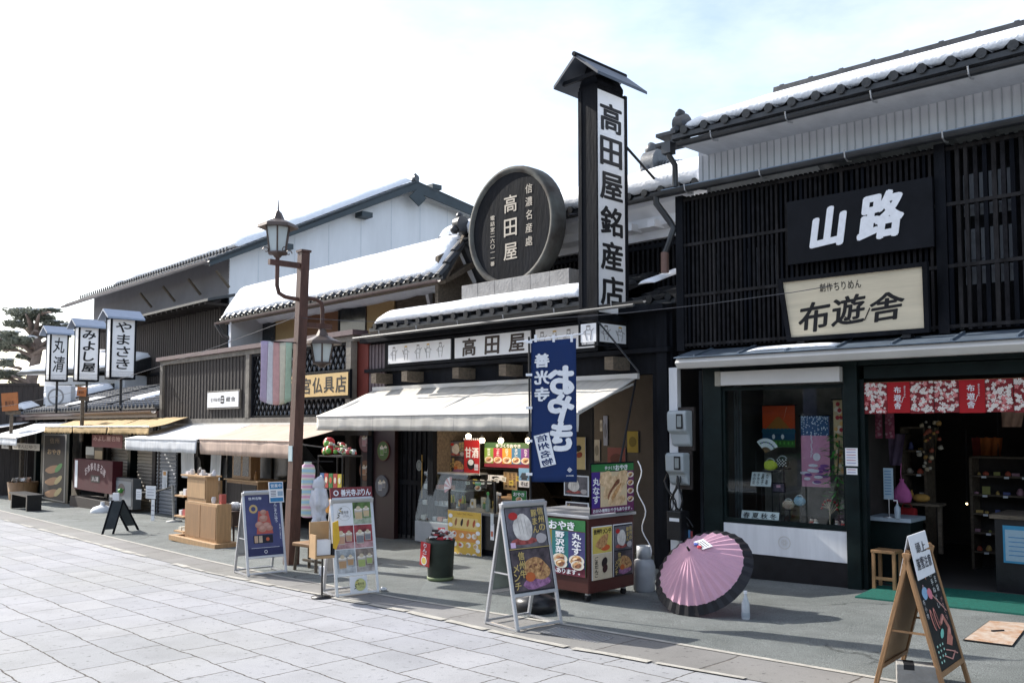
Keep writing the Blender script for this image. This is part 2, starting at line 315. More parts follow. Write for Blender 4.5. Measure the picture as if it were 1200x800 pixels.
inn = [G(*p) for p in ((0,598),(120,627),(240,656),(330,676),(480,703),(662,732),(900,773),(1075,803))]
out = [G(*p) for p in ((0,608),(120,639),(240,670),(354,693),(480,717),(574,739),(672,760),(882,797))]
def ext(l):
    a = l[0]+(l[0]-l[1]).normalized()*60; b = l[-1]+(l[-1]-l[-2]).normalized()*14; return [a]+l+[b]
inn, out = ext(inn), ext(out)
def band(name, m, A, B, dz):
    mb = MB()
    for i in range(len(A)-1): mb.quad([gp(A[i], dz), gp(B[i], dz), gp(B[i+1], dz), gp(A[i+1], dz)][::-1], m)
    me = mb.build(name)
    me['kind'] = 'structure'; return me
far = [p+Vector((.7,.7,0))*60 for p in inn]; near = [p-Vector((.7,.7,0))*40 for p in out]
band('sidewalk', ASPH, inn, far, 0); band('stone_strip', STRIP, out, inn, .004); band('road_paving', PAVE, near, out, 0)
band('kerb_edging', WLINE, [p-Vector((.02,.02,0)) for p in inn], [p+Vector((.018,.018,0)) for p in inn], .009)
# broken pale edging stones between slabs and strip
rnd = random.Random(3)
mb = MB()
for i in range(1, len(out)-2):
    a, b = out[i], out[i+1]; n = max(1, int((b-a).length/.5))
    for k in range(n):
        if rnd.random() < .30: continue
        p = a.lerp(b, k/n); q = a.lerp(b, (k+.93)/n); d = (q-p).normalized(); nn = Vector((-d.y, d.x, 0)); wd = rnd.uniform(.05, .11)
        vs = [p-nn*wd*.5, p.lerp(q, .4)-nn*wd*rnd.uniform(.3,.7), q-nn*wd*.5, q+nn*wd*.4, p.lerp(q, .6)+nn*wd*rnd.uniform(.2,.6), p+nn*wd*.4]
        mb.quad([gp(v, .010) for v in vs], WLINE)
o = mb.build('kerb_stones'); o['kind'] = 'structure'

# ================================================================== roofs and snow
def roof_tiles(parent, x0, x1, e, t, m, pitch=.27, row=.26, name='roof_tiles', caps=True):
    mb = MB(); dy = t[0]-e[0]; dz = t[1]-e[1]; Ls = sqrt(dy*dy+dz*dz); sy, sz = dy/Ls, dz/Ls; ny, nz_ = -sz, sy
    nr = max(1, int(round(Ls/row))); nx = max(1, int(round((x1-x0)/pitch))); sub = 6; prof = [.0, .0, .01, .045, .055, .045]
    xs = [x0+(x1-x0)*i/(nx*sub) for i in range(nx*sub+1)]; vs = []; fs = []
    for r in range(nr):
        for q, (s_, up) in enumerate(((r*Ls/nr, .03), ((r+1)*Ls/nr, .0))):
            for i, x in enumerate(xs):
                h = prof[i % sub]+up; vs.append((x, e[0]+sy*s_+ny*h, e[1]+sz*s_+nz_*h))
    W = len(xs)
    for k in range(2*nr-1):
        for i in range(W-1): fs.append((k*W+i, k*W+i+1, (k+1)*W+i+1, (k+1)*W+i))
    mb.add(vs, fs, m)
    mb.prismx([(e[0], e[1]-.03), (e[0]+.03, e[1]-.05), (t[0], t[1]-.05), (t[0], t[1]-.01), (e[0], e[1]+.025)], x0, x1, m)
    if caps:
        for i in range(nx):
            cx = x0+(x1-x0)*(i+.67)/nx
            mb.tube([(cx, e[0]-.03, e[1]+.045), (cx, e[0]+.04, e[1]+.055)], .05, m, 8)
    return mb.build(name, parent)
def snow(parent, x0, x1, e, t, th, seed=0, over=.06, name='snow', lump=.35, endl=.35, endr=.35, step=.10):
    mb = MB(); dy = t[0]-e[0]; dz = t[1]-e[1]; Ls = sqrt(dy*dy+dz*dz); sy, sz = dy/Ls, dz/Ls; ny, nz_ = -sz, sy
    cs = [(.02, .02, 0), (-over*.7, .05, .5), (-over, .35, 1), (-over*.8, .7, 1), (-over*.1, .95, .6), (over*1.2, 1.0, .2)]
    k = max(3, int(Ls/.3)); cs += [(over*1.2+(Ls-over*1.2-.1)*i/k, 1.0, 0) for i in range(1, k+1)]+[(Ls-.02, .75, 0), (Ls, .1, 0)]
    n = max(6, int((x1-x0)/step)); vs = []; fs = []
    for i in range(n+1):
        x = x0+(x1-x0)*i/n; el = min(1, (x-x0)/endl) if endl else 1; er = min(1, (x1-x)/endr) if endr else 1; ef = sqrt(max(0.0, 1-(1-min(el, er))**2))*.97+.03
        j = noise.noise(Vector((x*2.1, seed*7.3, 0)))*lump+noise.noise(Vector((x*7, seed, 3)))*lump*.5
        for s_, h, jw in cs:
            hh = th*h*ef*(1+.5*lump*noise.noise(Vector((x*.9, s_*1.3, seed)))+.18*lump*noise.noise(Vector((x*6, s_*6, seed+5)))); ss = s_+j*jw*over*1.6
            vs.append((x, e[0]+sy*ss+ny*hh, e[1]+sz*ss+nz_*hh+.012))
    W = len(cs)
    for i in range(n):
        for q in range(W-1): fs.append((i*W+q, (i+1)*W+q, (i+1)*W+q+1, i*W+q+1))
    fs += [tuple(range(W)), tuple(n*W+q for q in range(W-1, -1, -1))]
    return mb.add(vs, fs, SNOW, True).build(name, parent)
def gutter(parent, x0, x1, y, z, m, r=.055, name='gutter', hang=True):
    mb = MB(); pr = [(y+r*cos(pi+pi*i/7), z+r*sin(pi+pi*i/7)) for i in range(8)]; pr += [(y+r*.86*cos(2*pi-pi*i/7), z+r*.86*sin(2*pi-pi*i/7)) for i in range(8)]
    mb.prismx(pr, x0, x1, m)
    if hang:
        k = max(2, int((x1-x0)/.9))
        for i in range(k):
            x = x0+(x1-x0)*(i+.5)/k; mb.tube([(x, y-r-.004, z+.03), (x, y-r*.75, z-r*.75), (x, y+.02, z-r-.01), (x, y+.12, z-r+.01)], .009, ALU, 5)
    return mb.build(name, parent)
def tile_end(parent, x, y, z, s, m, name='ridge_end'):
    mb = MB(); mb.tube([(x-.05*s, y, z+.1*s), (x+.12*s, y, z+.1*s)], .16*s, m, 14); mb.tube([(x-.08*s, y, z+.1*s), (x-.05*s, y, z+.1*s)], .10*s, m, 12)
    mb.blob((x, y-.13*s, z-.02*s), .09*s, m, 1); mb.blob((x, y+.13*s, z-.02*s), .09*s, m, 2); mb.blob((x, y, z+.27*s), .08*s, m, 3)
    return mb.build(name, parent)
# ================================================================== right shop: black lattice townhouse
F = YF
yb = fthing('lattice_townhouse', 'black two storey townhouse with slatted upper floor and snowy tiled roof, at the right', 'shop building', F)
XE = 8.5; gb = -.1; X0 = .02
# ground floor frame
x848 = F.X(848); x991 = F.X(991); x1013 = F.X(1013)
mb = MB()
mb.box(F.X(826), x848-.004, -.06, .10, gb, 2.42, DGRN); mb.box(x991, F.X(1007), -.07, .12, gb, 2.42, DGRN); mb.box(F.X(1007)+.002, x1013, -.02, .08, gb, 2.2, DGRN)
mb.box(F.X(826), XE, -.04, .11, 2.34, 2.60, DGRN); mb.box(x1013, XE, -.02, .09, 2.20, 2.335, DGRN)
mb.box(x848, x991, -.03, .08, gb, .27, BLACKP)
mb.box(XE-.3, XE, -.06, .2, gb, 2.34, DGRN)
mb.build('front_frame', yb, bevel=.006)
mb = MB(); mb.box(x848, x991, -.045, .06, .275, .60, WBOARD); mb.ring((x848+x991)/2+.02, .43, .062, .072, -.048, CREAM, 28); mb.ring((x848+x991)/2+.02, .43, .03, .036, -.048, CREAM, 20)
for a in range(6): mb.ell((x848+x991)/2+.02+.018*cos(a*pi/3), .43+.018*sin(a*pi/3), .008, .008, -.048, CREAM, 8)
mb.build('sill_panel', yb)
wf = MB(); wf.box(x848, x991, -.035, .03, .605, .66, DGRN); wf.box(x848, x991, -.035, .03, 2.12, 2.16, DGRN); wf.box(x848, x848+.03, -.035, .03, .66, 2.12, DGRN); wf.box(x991-.03, x991, -.035, .03, .66, 2.12, DGRN)
wo = wf.build('window_frame', yb); MB().box(x848+.03, x991-.03, -.012, -.006, .66, 2.12, GLASS).build('window_pane', wo)
MB().box(x848-.02, x991+.0, -.16, -.075, 2.175, 2.335, CREAM).box(x848-.025, x848+.05, -.165, -.07, 2.17, 2.34, mat('aged_cap', (.32,.30,.25), .5)).build('shutter_box', yb, bevel=.006)
# room shell (inside faces only matter)
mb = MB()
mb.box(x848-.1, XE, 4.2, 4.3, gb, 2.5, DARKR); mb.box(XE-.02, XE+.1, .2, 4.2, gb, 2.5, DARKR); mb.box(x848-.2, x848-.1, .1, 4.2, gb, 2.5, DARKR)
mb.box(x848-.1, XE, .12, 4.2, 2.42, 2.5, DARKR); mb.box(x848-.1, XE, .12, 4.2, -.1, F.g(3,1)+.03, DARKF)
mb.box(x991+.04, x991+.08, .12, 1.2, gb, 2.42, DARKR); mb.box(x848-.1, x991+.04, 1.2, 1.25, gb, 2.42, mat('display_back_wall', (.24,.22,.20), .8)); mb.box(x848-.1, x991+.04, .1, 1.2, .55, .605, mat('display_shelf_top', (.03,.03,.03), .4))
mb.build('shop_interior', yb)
# side return left of the window: corrugated sheet, pipe
mb = MB()
for i in range(16):
    a = X0+.10+i*.035; mb.box(a, a+.018, .42, .45, gb, 2.45, GRYCOR)
mb.box(X0+.06, F.X(826)+.05, .45, .5, gb, 2.6, GRYCOR); mb.box(X0+.06, F.X(826), -.02, .44, 2.40, 2.6, BLK)
mb.build('side_wall_sheeting', yb)
MB().box(X0-.06, X0+.055, -.05, .03, gb, 2.42, WBOARD).build('corner_trim', yb)
# canopy
yl = -.45; zt = F.Z(1000, 408, yl); zb = zt-.115; xl = F.X(792, yl)
MB().prismx([(yl, zt-.02), (yl-.02, zt-.05), (yl+.02, zb+.02), (yl+.04, zb), (-.045, zb+.02), (-.045, zt+.10), (yl+.01, zt)], xl, XE, CREAM).build('canopy', yb, bevel=.004)
mb = MB().prismx([(yl-.03, zt+.003), (yl-.03, zt+.013), (-.05, zt+.125), (-.05, zt+.115)], xl-.01, XE, STEEL)
for i in range(16): x = xl+.25+i*.55; mb.prismx([(yl-.028, zt+.014), (yl-.028, zt+.034), (-.05, zt+.146), (-.05, zt+.126)], x, x+.02, STEEL)
mb.build('canopy_sheet', yb)
mb = MB(); snow(yb, F.X(880,-.3), F.X(985,-.3), (-.38, zt+.03), (-.26, zt+.065), .035, 8, over=.02, name='canopy_snow')
# upper floor lattice
zl0 = zt+.15; zl1 = F.Z(1000, 180, -.25)-.06
mb = MB(); mb.box(X0+.12, XE, .12, .2, zl0-.1, zl1+.05, BLK2)
mb.build('upper_wall', yb)
SLM = [BLK2, BLK2, mat('worn_black_slat', (.022,.021,.022), .7, .6, 9, .3, stretch=(1,1,.3), spec=.08), mat('sooty_slat', (.006,.007,.010), .6, .5, 7, .3, stretch=(1,1,.3), spec=.05)]; rl = random.Random(40)
mb = MB(); x = X0+.14; i = 0
while x < XE:
    wd = (.029 if x < 3.2 else .038)*rl.uniform(.88,1.1); jy = rl.uniform(-.004,.004); mb.box(x, x+wd, -.10+jy, -.05+jy, zl0, zl1, rl.choice(SLM)); x += (.057 if x < 3.2 else .082)*rl.uniform(.96,1.04); i += 1
for z in (zl0+.02, (zl0*2+zl1)/3, (zl0+2*zl1)/3, zl1-.06): mb.box(X0+.12, XE, -.108, -.012, z, z+.035, SLM[2])
for x in (X0+.10, 3.10, 6.0): mb.box(x, x+.10, -.12, .1, zl0-.03, zl1+.02, BLK)
mb.build('lattice', yb)
wm = mat('curtained_upstairs_pane', (.20,.21,.23), .3, .3, 1.2)
for a, b, c, d in ((.25,.75,.3,.62), (.85,1.3,.3,.62), (.25,.75,.70,.9), (3.3,3.75,.25,.55), (3.3,3.75,.62,.85), (3.85,4.3,.25,.55), (3.85,4.3,.62,.85), (4.6,5.5,.25,.85), (6.3,7.3,.25,.85)):
    MB().rect(a, b, zl0+(zl1-zl0)*c, zl0+(zl1-zl0)*d, .112, wm).build('upper_window', yb)
# upper gutter, white board band, roof
y2 = -.30; z2 = F.Z(1000, 179, y2); gutter(yb, F.X(767, y2), XE, y2, z2, GUT, .06)
MB().prismx([(y2+.03, z2+.01), (y2+.03, z2+.04), (.30, z2+.17), (.30, z2+.12)], F.X(775, y2), XE, STEEL).build('mid_roof_sheet', yb)
y3 = -.48; z3 = F.Z(1000, 118, y3); xr = F.X(800, y3)
mb = MB(); mb.box(F.X(822, .15), XE, .15, .2, z2+.1, z3+.3, WBOARD)
x = F.X(822, .15)+.05
while x < XE: mb.box(x, x+.012, .142, .149, z2+.13, z3-.0, flat(.48,.50,.52)); x += .085
mb.build('white_board_band', yb)
MB().prismx([(y3+.05, z3-.03), (y3+.05, z3+.05), (.16, z3+.12), (.16, z3+.0)], xr, XE, WBOARD).build('soffit', yb)
gutter(yb, xr-.02, XE, y3, z3+.01, GUT, .055)
pt = (2.2, F.Z(1200, 20, 2.2)-.24); pe = (y3-.02, z3+.09)
roof_tiles(yb, xr-.1, XE, pe, pt, TILED, .26, .24)
snow(yb, xr-.06, XE, (pe[0]+.16, pe[1]+.16*.31+.04), (pt[0]-.30, pt[1]-.12), .12, 3, over=.04, lump=.10)
mb = MB().prismx([(pt[0]-.16, pt[1]-.02), (pt[0]-.12, pt[1]+.16), (pt[0], pt[1]+.20), (pt[0]+.12, pt[1]+.16), (pt[0]+.16, pt[1]-.02)], xr-.05, XE, TILED)
x = xr
while x < XE: mb.tube([(x, pt[0], pt[1]+.16), (x+.05, pt[0], pt[1]+.16)], .06, TILED, 10); x += .42
mb.build('ridge', yb); tile_end(yb, xr-.1, -.30, pe[1]+.10, .8, TILED); MB().box(xr-.32, xr-.05, y3-.02, y3+.2, z3+.13, z3+.17, TILED).box(xr-.36, xr-.05, y3+.02, y3+.28, z3+.03, z3+.07, TILED).build('verge_tiles', yb)
MB().prismx([(pe[0]+.05, pe[1]-.1), (pe[0]+.05, pe[1]), (pt[0], pt[1]-.02), (2*pt[0]-pe[0], pe[1]), (2*pt[0], z2-.1), (.2, z2-.1)], XE-.06, XE, WBOARD).build('gable_wall', yb)
MB().prismx([(.21, z2-.2), (.21, z3+.1), (pt[0], pt[1]-.06), (4.3, z3+.1), (4.3, 2.5), (.21, 2.5)], X0+.35, X0+.4, WBOARD).build('side_gable', yb)
roof_tiles(yb, xr-.1, XE, (2*pt[0]-pe[0], pe[1]), (pt[0], pt[1]), TILED, .5, .5, name='rear_roof_tiles', caps=False)
mb = MB(); xd = F.X(796, -.3); mb.tube([(xd, y3, z3), (xd, y3+.02, z3-.12), (xd, -.34, z3-.2), (xd, -.34, z2+.02)], .035, GUT, 8); mb.box(xd-.06, xd+.06, y3-.06, y3+.06, z3-.1, z3+.03, GUT)
mb.build('downpipe', yb)
mb = MB(); q = F.X(790, -.1)
mb.tube([(q-.1, y2, z2), (q-.1, y2, z2-.12), (q-.02, -.12, z2-.33), (q+.03, -.12, z2-.42), (q-.05, -.12, z2-.62), (q-.10, -.12, z2-.72)], .04, GUT, 8); mb.tube([(q-.10, -.12, z2-.70), (q-.10, -.12, z2-.95)], .05, mat('old_copper_pipe', (.16,.09,.07), .5), 8)
mb.build('offset_downpipe', yb)

# signs on the right shop
def sign_box(name, label, a, b, c, d, depth, face, edge, y, group=None, tilt=0, cat='sign'):
    t = fthing(name, label, cat, F, (a+b)/2, y, c, group); W = (b-a)/2; H = d-c
    rt = (tilt, 0, 0)
    MB().box(-W, W, -depth+.004, 0, 0, H, edge).build('backing', t, rot=rt, bevel=.004)
    return t, W, H, rt
yl = -.14
a = F.X(928, yl); b = F.X(1101, yl); z0 = F.Z(928, 311, yl); z1 = F.Z(928, 237, yl)
DK = mat('black_lacquer_board', (.008,.009,.012), .5, .3, 3, spec=.1)
t, W, H, rt = sign_box('shop_sign', 'long black sign board with two big white brushed characters on the slatted upper floor', a, b, z0, z1, .05, DK, DK, yl)
cx = F.X(977, yl)-(a+b)/2; cx2 = F.X(1040, yl)-(a+b)/2
MB().ch('山', cx, H*.50, .38, .40, -.054, INKW, .06, rot=.1, shear=.25).build('letter', t); MB().ch('路', cx2, H*.56, .42, .46, -.054, INKW, .055, rot=.06, shear=.2).build('letter', t)
yl = -.20; zb_ = F.Z(1000, 393, yl)
a = F.X(921, yl); b = F.X(1097, yl); z0 = F.Z(935, 396, yl); z1 = F.Z(921, 327, yl)
TAN = mat('pale_cedar_board', (.62,.55,.41), .6, .13, 2.2, .1, stretch=(.4,1,5))
t = fthing('shop_sign', 'framed pale wooden sign with brushed black characters standing on the white canopy', 'sign', F, (a+b)/2, yl, z0-.03); W = (b-a)/2; H = z1-z0+.03
tp = [(-W+.05, .0), (W-.03, .0), (W, H), (-W, H)]
MB().prism(tp, -.03, 0, BLK).build('backing', t, rot=(.16,0,0))
ti = [(-W+.095, .045), (W-.075, .045), (W-.05, H-.045), (-W+.055, H-.045)]
fb = MB().prism(ti, -.042, -.031, TAN).build('face_board', t, rot=(.16,0,0))
mb = MB()
for q in range(4):
    p1, p2 = tp[q], tp[(q+1) % 4]; r1, r2 = ti[q], ti[(q+1) % 4]; mb.prism([p1, p2, r2, r1], -.065, -.0305, BLK)
mb.build('frame', t, rot=(.16,0,0))
Z = H
m2 = MB(); cs = [('布',-.50,.40,.36,.38,.0),('遊',-.02,.46,.36,.36,0),('舎',.48,.46,.36,.34,0)]
for c, x, z, w_, h_, r in cs: m2.ch(c, x*W*1.0-.02, z*H-.03, w_*.92, h_*.8, -.044, INK, .026, rot=.08, shear=.25)
m2.tube([(-.10*W, -.045, .32*H), (0, -.045, .23*H), (.16*W, -.045, .25*H), (.24*W, -.045, .42*H)], .006, INK, 5)
m2.htext('創作ちりめん', -.42*W, .16*W, .79*H, .085, -.044, INK, .01, .8); m2.build('lettering', fb)
for x in (-W+.2, W-.25): MB().box(x-.04, x+.04, -.05, .06, -.05, .01, BLACKP).build('foot', t)

# noren
NR = mat('red_noren_cloth', (.42,.012,.018), .8, .12, 4, .2, bscale=90, trans=.1); ND = mat('dark_red_flower_cloth', (.22,.02,.025), .8, .2, 6, trans=.1); FWH = flat(.72,.66,.62); FPK = flat(.62,.2,.2)
n = fthing('door_curtain', 'short red and cherry blossom fabric curtain hung over the dark shop entrance', 'noren curtain', F, x1013, 0, 0)
ylc = .0; zt_ = F.Z(1100, 446, ylc); zb2 = F.Z(1100, 484, ylc); rnd = random.Random(5)
MB().tube([(-.05, ylc, zt_-.005), (XE-x1013-.3, ylc, zt_-.005)], .012, OAK, 8).build('rod', n)
px = [1013, 1040, 1067, 1095, 1124, 1155, 1188]; xs = [F.X(p)-x1013 for p in px]; st = xs[-1]-xs[0]
segs = [(xs[i]+st*r, xs[i+1]+st*r, i in (1, 4)) for r in range(4) for i in range(6)]
def flower(m, x, z, r, y, mt):
    for k in range(5): a = 2*pi*k/5+x*30; m.ell(x+r*.55*cos(a), z+r*.55*sin(a), r*.48, r*.33, y, mt, 7, rot=a)
segs2 = [(segs[0][0], segs[1][0]+.0, 0)]
for i, (a, b, red) in enumerate(segs):
    if a > XE-x1013-.4: break
    fl = .004*(i % 3); pm = MB().box(a+.002, b-.002, ylc-.016-fl, ylc-.014-fl, zb2+.006*(i % 2), zt_, NR if red else ND); yy = ylc-.018-fl
    if red:
        c = (a+b)/2; h = zt_-zb2
        for q, chh in enumerate('布遊舎'): pm.ch(chh, c-.01, zt_-h*(.25+.25*q), .07, .065, yy, INKW, .02, rot=-.05)
        pm.vtext('創作ちりめん', c+.062, zt_-.04, zt_-.16, .016, yy, INKW, .01); pm.tube([(c-.02, yy, zt_-.20), (c+.03, yy, zt_-.21), (c+.05, yy, zt_-.15)], .003, INKW, 4)
    else:
        for k in range(90):
            x = rnd.uniform(a+.012, b-.012); z = rnd.uniform(zb2+.014, zt_-.01); r = rnd.choice((.012, .018, .024)); r = min(r, x-a, b-x, z-zb2-.002, zt_-z+.004)
            flower(pm, x, z, r, yy-.00003*k, rnd.choice((FWH, FWH, FPK)))
    pm.build('cloth_panel', n)

# shop window display -------------------------------------------------------
def wthing(name, label, cat, x, y, z, grp=None): return fthing(name, label, cat, F, x, y, z, grp)
def wp(px, py, yl): return F.pix(px, py, yl)
# tapestries
def tapestry(label, p0, p1, yl, fn):
    x0, z1 = wp(*p0, yl); x1, z0 = wp(*p1, yl); t = wthing('tapestry', label, 'tapestry', (x0+x1)/2, yl, z0, 'cloth tapestries in the shop window'); W = (x1-x0)/2; H = z1-z0
    m = MB().rect(-W, W, 0, H, 0, flat(.5,.5,.5)); m.v = []; m.f = []; m.mi = []; m.sm = []; m.m = []
    fn(m, W, H); m.build('cloth', t); MB().tube([(-W-.02, .006, H), (W+.02, .006, H)], .008, BLK, 6).build('hanging_rod', t); return t
def t1(m, W, H):
    m.box(-W, W, .004, .008, 0, H, flat(.62,.07,.01)); m.quad([(-W,.001,H*.35),(-W*.1,.001,H*.72),(W*.1,.001,H*.72),(W,.001,H*.30),(W,.001,0),(-W,.001,0)], flat(.35,.13,.02)); m.rect(-W, W, 0, H*.38, -.001, flat(.015,.07,.14)); m.rect(-W, W, 0, H*.17, -.002, flat(.05,.16,.03))
    for k in range(9): m.ell(-W+2*W*(k+.5)/9, H*.38, W*.16, H*.07, -.003, flat(.02,.1,.16), 9)
    for x in (-.3, .25): m.ell(x*W, H*.25, .02, .03, -.004, INKW, 8)
    for k in range(8): m.ell(-W*.9+k*W*.25, H*.10, .012, .02, -.004, flat(.1,.4,.05), 7)
    m.quad([(W*.5,-.003,H*.95),(W*.54,-.003,H*.95),(W*.3,-.003,H*.6)], flat(.7,.3,.2))
tapestry('orange and red sunset hanging cloth in the shop window', (893, 475), (932, 524), .75, t1)
def t2f(m, W, H):
    rr = random.Random(2); m.box(-W, W, .004, .008, 0, H, flat(.62,.25,.38)); m.rect(-W, W, H*.72, H, .001, flat(.035,.085,.2))
    for k in range(120): m.ell(rr.uniform(-W*.95, W*.95), H*(1-.27*rr.random()**1.5)-.008, .006, .008, -.001-.00002*k, flat(.55,.62,.75), 5)
    for k in range(26): m.ell(-W*.25+rr.uniform(-.01,.01), H*(.72-.012*k), .006, .008, -.002, flat(.8,.75,.85), 5)
    m.ell(W*.1, H*.42, .045, .045, -.002, flat(.8,.7,.78), 20)
    for k in range(16): m.ell(rr.uniform(-W*.8, W*.8), H*rr.uniform(.03,.3), W*rr.uniform(.2,.38), H*.022, -.003-.0001*k, flat(.75,.68,.78) if k % 2 else flat(.2,.06,.25), 12)
tapestry('tall pink tapestry with pale moon, clouds and wisteria in the shop window', (938, 487), (973, 571), .55, t2f)
def t3f(m, W, H):
    rr = random.Random(4); m.box(-W, W, .004, .008, 0, H, flat(.5,.35,.2))
    for k in range(26): m.ell(rr.uniform(-W*.6, W*.6), H*rr.random()*.9+.04*H, W*.36, W*.36, -.001-.0001*k, rr.choice((flat(.35,.02,.03), flat(.6,.3,.1), flat(.65,.5,.4))), 9)
tapestry('narrow red and cream flower cloth at the right edge of the shop window', (976, 468), (992, 556), .45, t3f)
# fan
x, z = wp(884, 520, .4); t = wthing('folding_fan', 'open white folding fan on a dark stand in the shop window', 'folding fan', x, .4, .6)
mb = MB(); n_ = 14; zz = z-.6
for k in range(n_):
    a0 = R(35)+R(105)*k/n_; a1 = R(35)+R(105)*(k+1)/n_; o_ = .006*(k % 2)
    mb.quad([(-.0+.07*cos(a0), o_, zz-.09+.07*sin(a0)), (.17*cos(a0), o_, zz-.09+.17*sin(a0)), (.17*cos(a1), .006-o_, zz-.09+.17*sin(a1)), (.07*cos(a1), .006-o_, zz-.09+.07*sin(a1))], PAPER)
for k in range(9): a = R(40+k*11); mb.ell(.125*cos(a), zz-.09+.125*sin(a), .014, .009, -.004, (flat(.1,.2,.12), flat(.12,.12,.3))[k % 2], 7)
mb.build('leaf', t, rot=(0, R(10), 0)); mb = MB()
for k in range(8): a = R(38)+R(100)*k/7; mb.tube([(0, .004, zz-.09), (.075*cos(a), .004, zz-.09+.075*sin(a))], .003, OAK, 4)
mb.build('ribs', t, rot=(0, R(10), 0)); MB().tube([(0, .03, 0), (0, .03, zz-.08)], .006, BLACKP, 6).lathe([(.05,0),(.05,.01),(.01,.015)], BLACKP, (0,.03,0)).build('stand', t)
def purse(label, px, py, yl, c1, c2, s=1, pat=True, st=True):
    x, z = wp(px, py, yl); t = wthing('purse', label, 'purse', x, yl, .6, 'small cloth purses in the shop window'); zz = z-.6
    m1 = mat('purse_cloth', c1, .8, .1, 8); mb = MB(); mb.blob((0, 0, zz), .075*s, m1, px, .15, 14, (1.15,.5,.85)); 
    body = mb.build('pouch', t)
    mb = MB()
    if pat:
        for i in range(-3, 4):
            for j in range(-2, 3):
                if (i+j) % 2: 
                    xx, z_ = i*.018*s, j*.018*s; e = 1-(xx/(.086*s))**2-(z_/(.06*s))**2
                    if e > .12: mb.ell(xx, zz+z_, .0085*s, .0085*s, -.0385*s*sqrt(e)-.006, flat(*c2), 4, rot=pi/4)
        mb.build('pattern', body)
    MB().tube([(.075*s*cos(a)*.7, 0, zz+.035*s+.045*s*sin(a)) for a in [pi*k/8 for k in range(9)]], .006, ALU, 6).build('clasp', t)
    if st: MB().box(-.08*s, .08*s, -.03, .05, zz-.075*s, zz-.063*s, BLACKP).tube([(-.0, .03, 0), (0, .03, zz-.07*s)], .008, BLACKP, 5).build('stand', t)
purse('yellow green crepe purse in the shop window', 903, 545, .35, (.45,.5,.05), (.6,.65,.1))
purse('black and white checked purse right of the yellow green one', 917, 542, .42, (.02,.02,.02), (.75,.75,.75))
purse('cream dotted purse beside a pale blue purse low in the window', 924, 591, .3, (.55,.45,.35), (.3,.1,.08), .85)
purse('pale blue flowered purse low in the shop window', 937, 587, .33, (.18,.35,.48), (.7,.75,.8), .85)
def card(label, p0, p1, yl, txt, cat='price card'):
    x0, z1 = wp(*p0, yl); x1, z0 = wp(*p1, yl); t = wthing('display_card', label, cat, (x0+x1)/2, yl, z0); W = (x1-x0)/2; H = z1-z0
    MB().box(-W, W, 0, .006, 0, H, PAPER).build('card', t, rot=(-.3,0,0)); m = MB()
    if len(txt) == 4: m.htext(txt, -W*.95, W*.95, H*.5, H*.62, -.002, INK, .012, .75)
    else:
        for k, c in enumerate(txt.split('/')): m.vtext(c, -W*.7+k*W*.42, H*.92, H*.1, W*.26, -.002, INK, .01)
    m.build('lettering', t, rot=(-.3,0,0)); MB().box(-W, W, .03, .05, z0*0+.6-z0, .004+.602-z0, BLACKP).tube([(0, .04, .6-z0), (0, .03, H*.6)], .005, BLACKP, 5).build('easel', t)
card('white card with four brushed season characters at the bottom of the shop window', (868, 597), (912, 611), .12, '春夏秋冬')
card('white card with columns of handwriting on a stand below the fan', (879, 552), (903, 570), .35, '布の花/手作り/扇子/巾着')
x, z = wp(912, 571, .4); t = wthing('picture_frame', 'small dark framed card with a pink mark in the shop window', 'picture frame', x, .4, .6); zz = z-.6
MB().box(-.085, .085, 0, .012, zz-.06, zz+.06, BLK).build('frame', t); MB().rect(-.07, .07, zz-.045, zz+.045, -.003, flat(.08,.06,.09)).rect(-.02, .03, zz-.0, zz+.03, -.005, flat(.6,.3,.38)).build('print', t); MB().tube([(0, .03, 0), (0, .02, zz-.05)], .006, BLACKP, 5).build('stand', t)
# leafy plant
x, z = wp(978, 535, .3); t = wthing('leafy_branch', 'leafy green branch standing at the right of the shop window', 'plant', x, .3, .6)
LF = mat('display_leaf', (.07,.26,.05), .55, .35, 12, trans=.2); rr = random.Random(8); mb = MB(); tb = MB(); tb.tube([(.02, .05, 0), (0, .05, .45), (.04, .04, .95)], .008, OLDW, 6)
for k in range(190):
    h = rr.uniform(.15, 1.0); a = rr.uniform(0, 2*pi); r = rr.uniform(.02, .17); c = Vector((r*cos(a), .05+r*.5*sin(a), h)); d = Vector((cos(a), .5*sin(a), rr.uniform(-.6, .2))).normalized(); s_ = rr.uniform(.035, .06); e = Vector((-d.y, d.x, rr.uniform(-.4,.4))).normalized()*s_*.35
    mb.quad([c-d*s_, c+e, c+d*s_, c-e], LF)
tb.build('stem', t); mb.build('foliage', t)
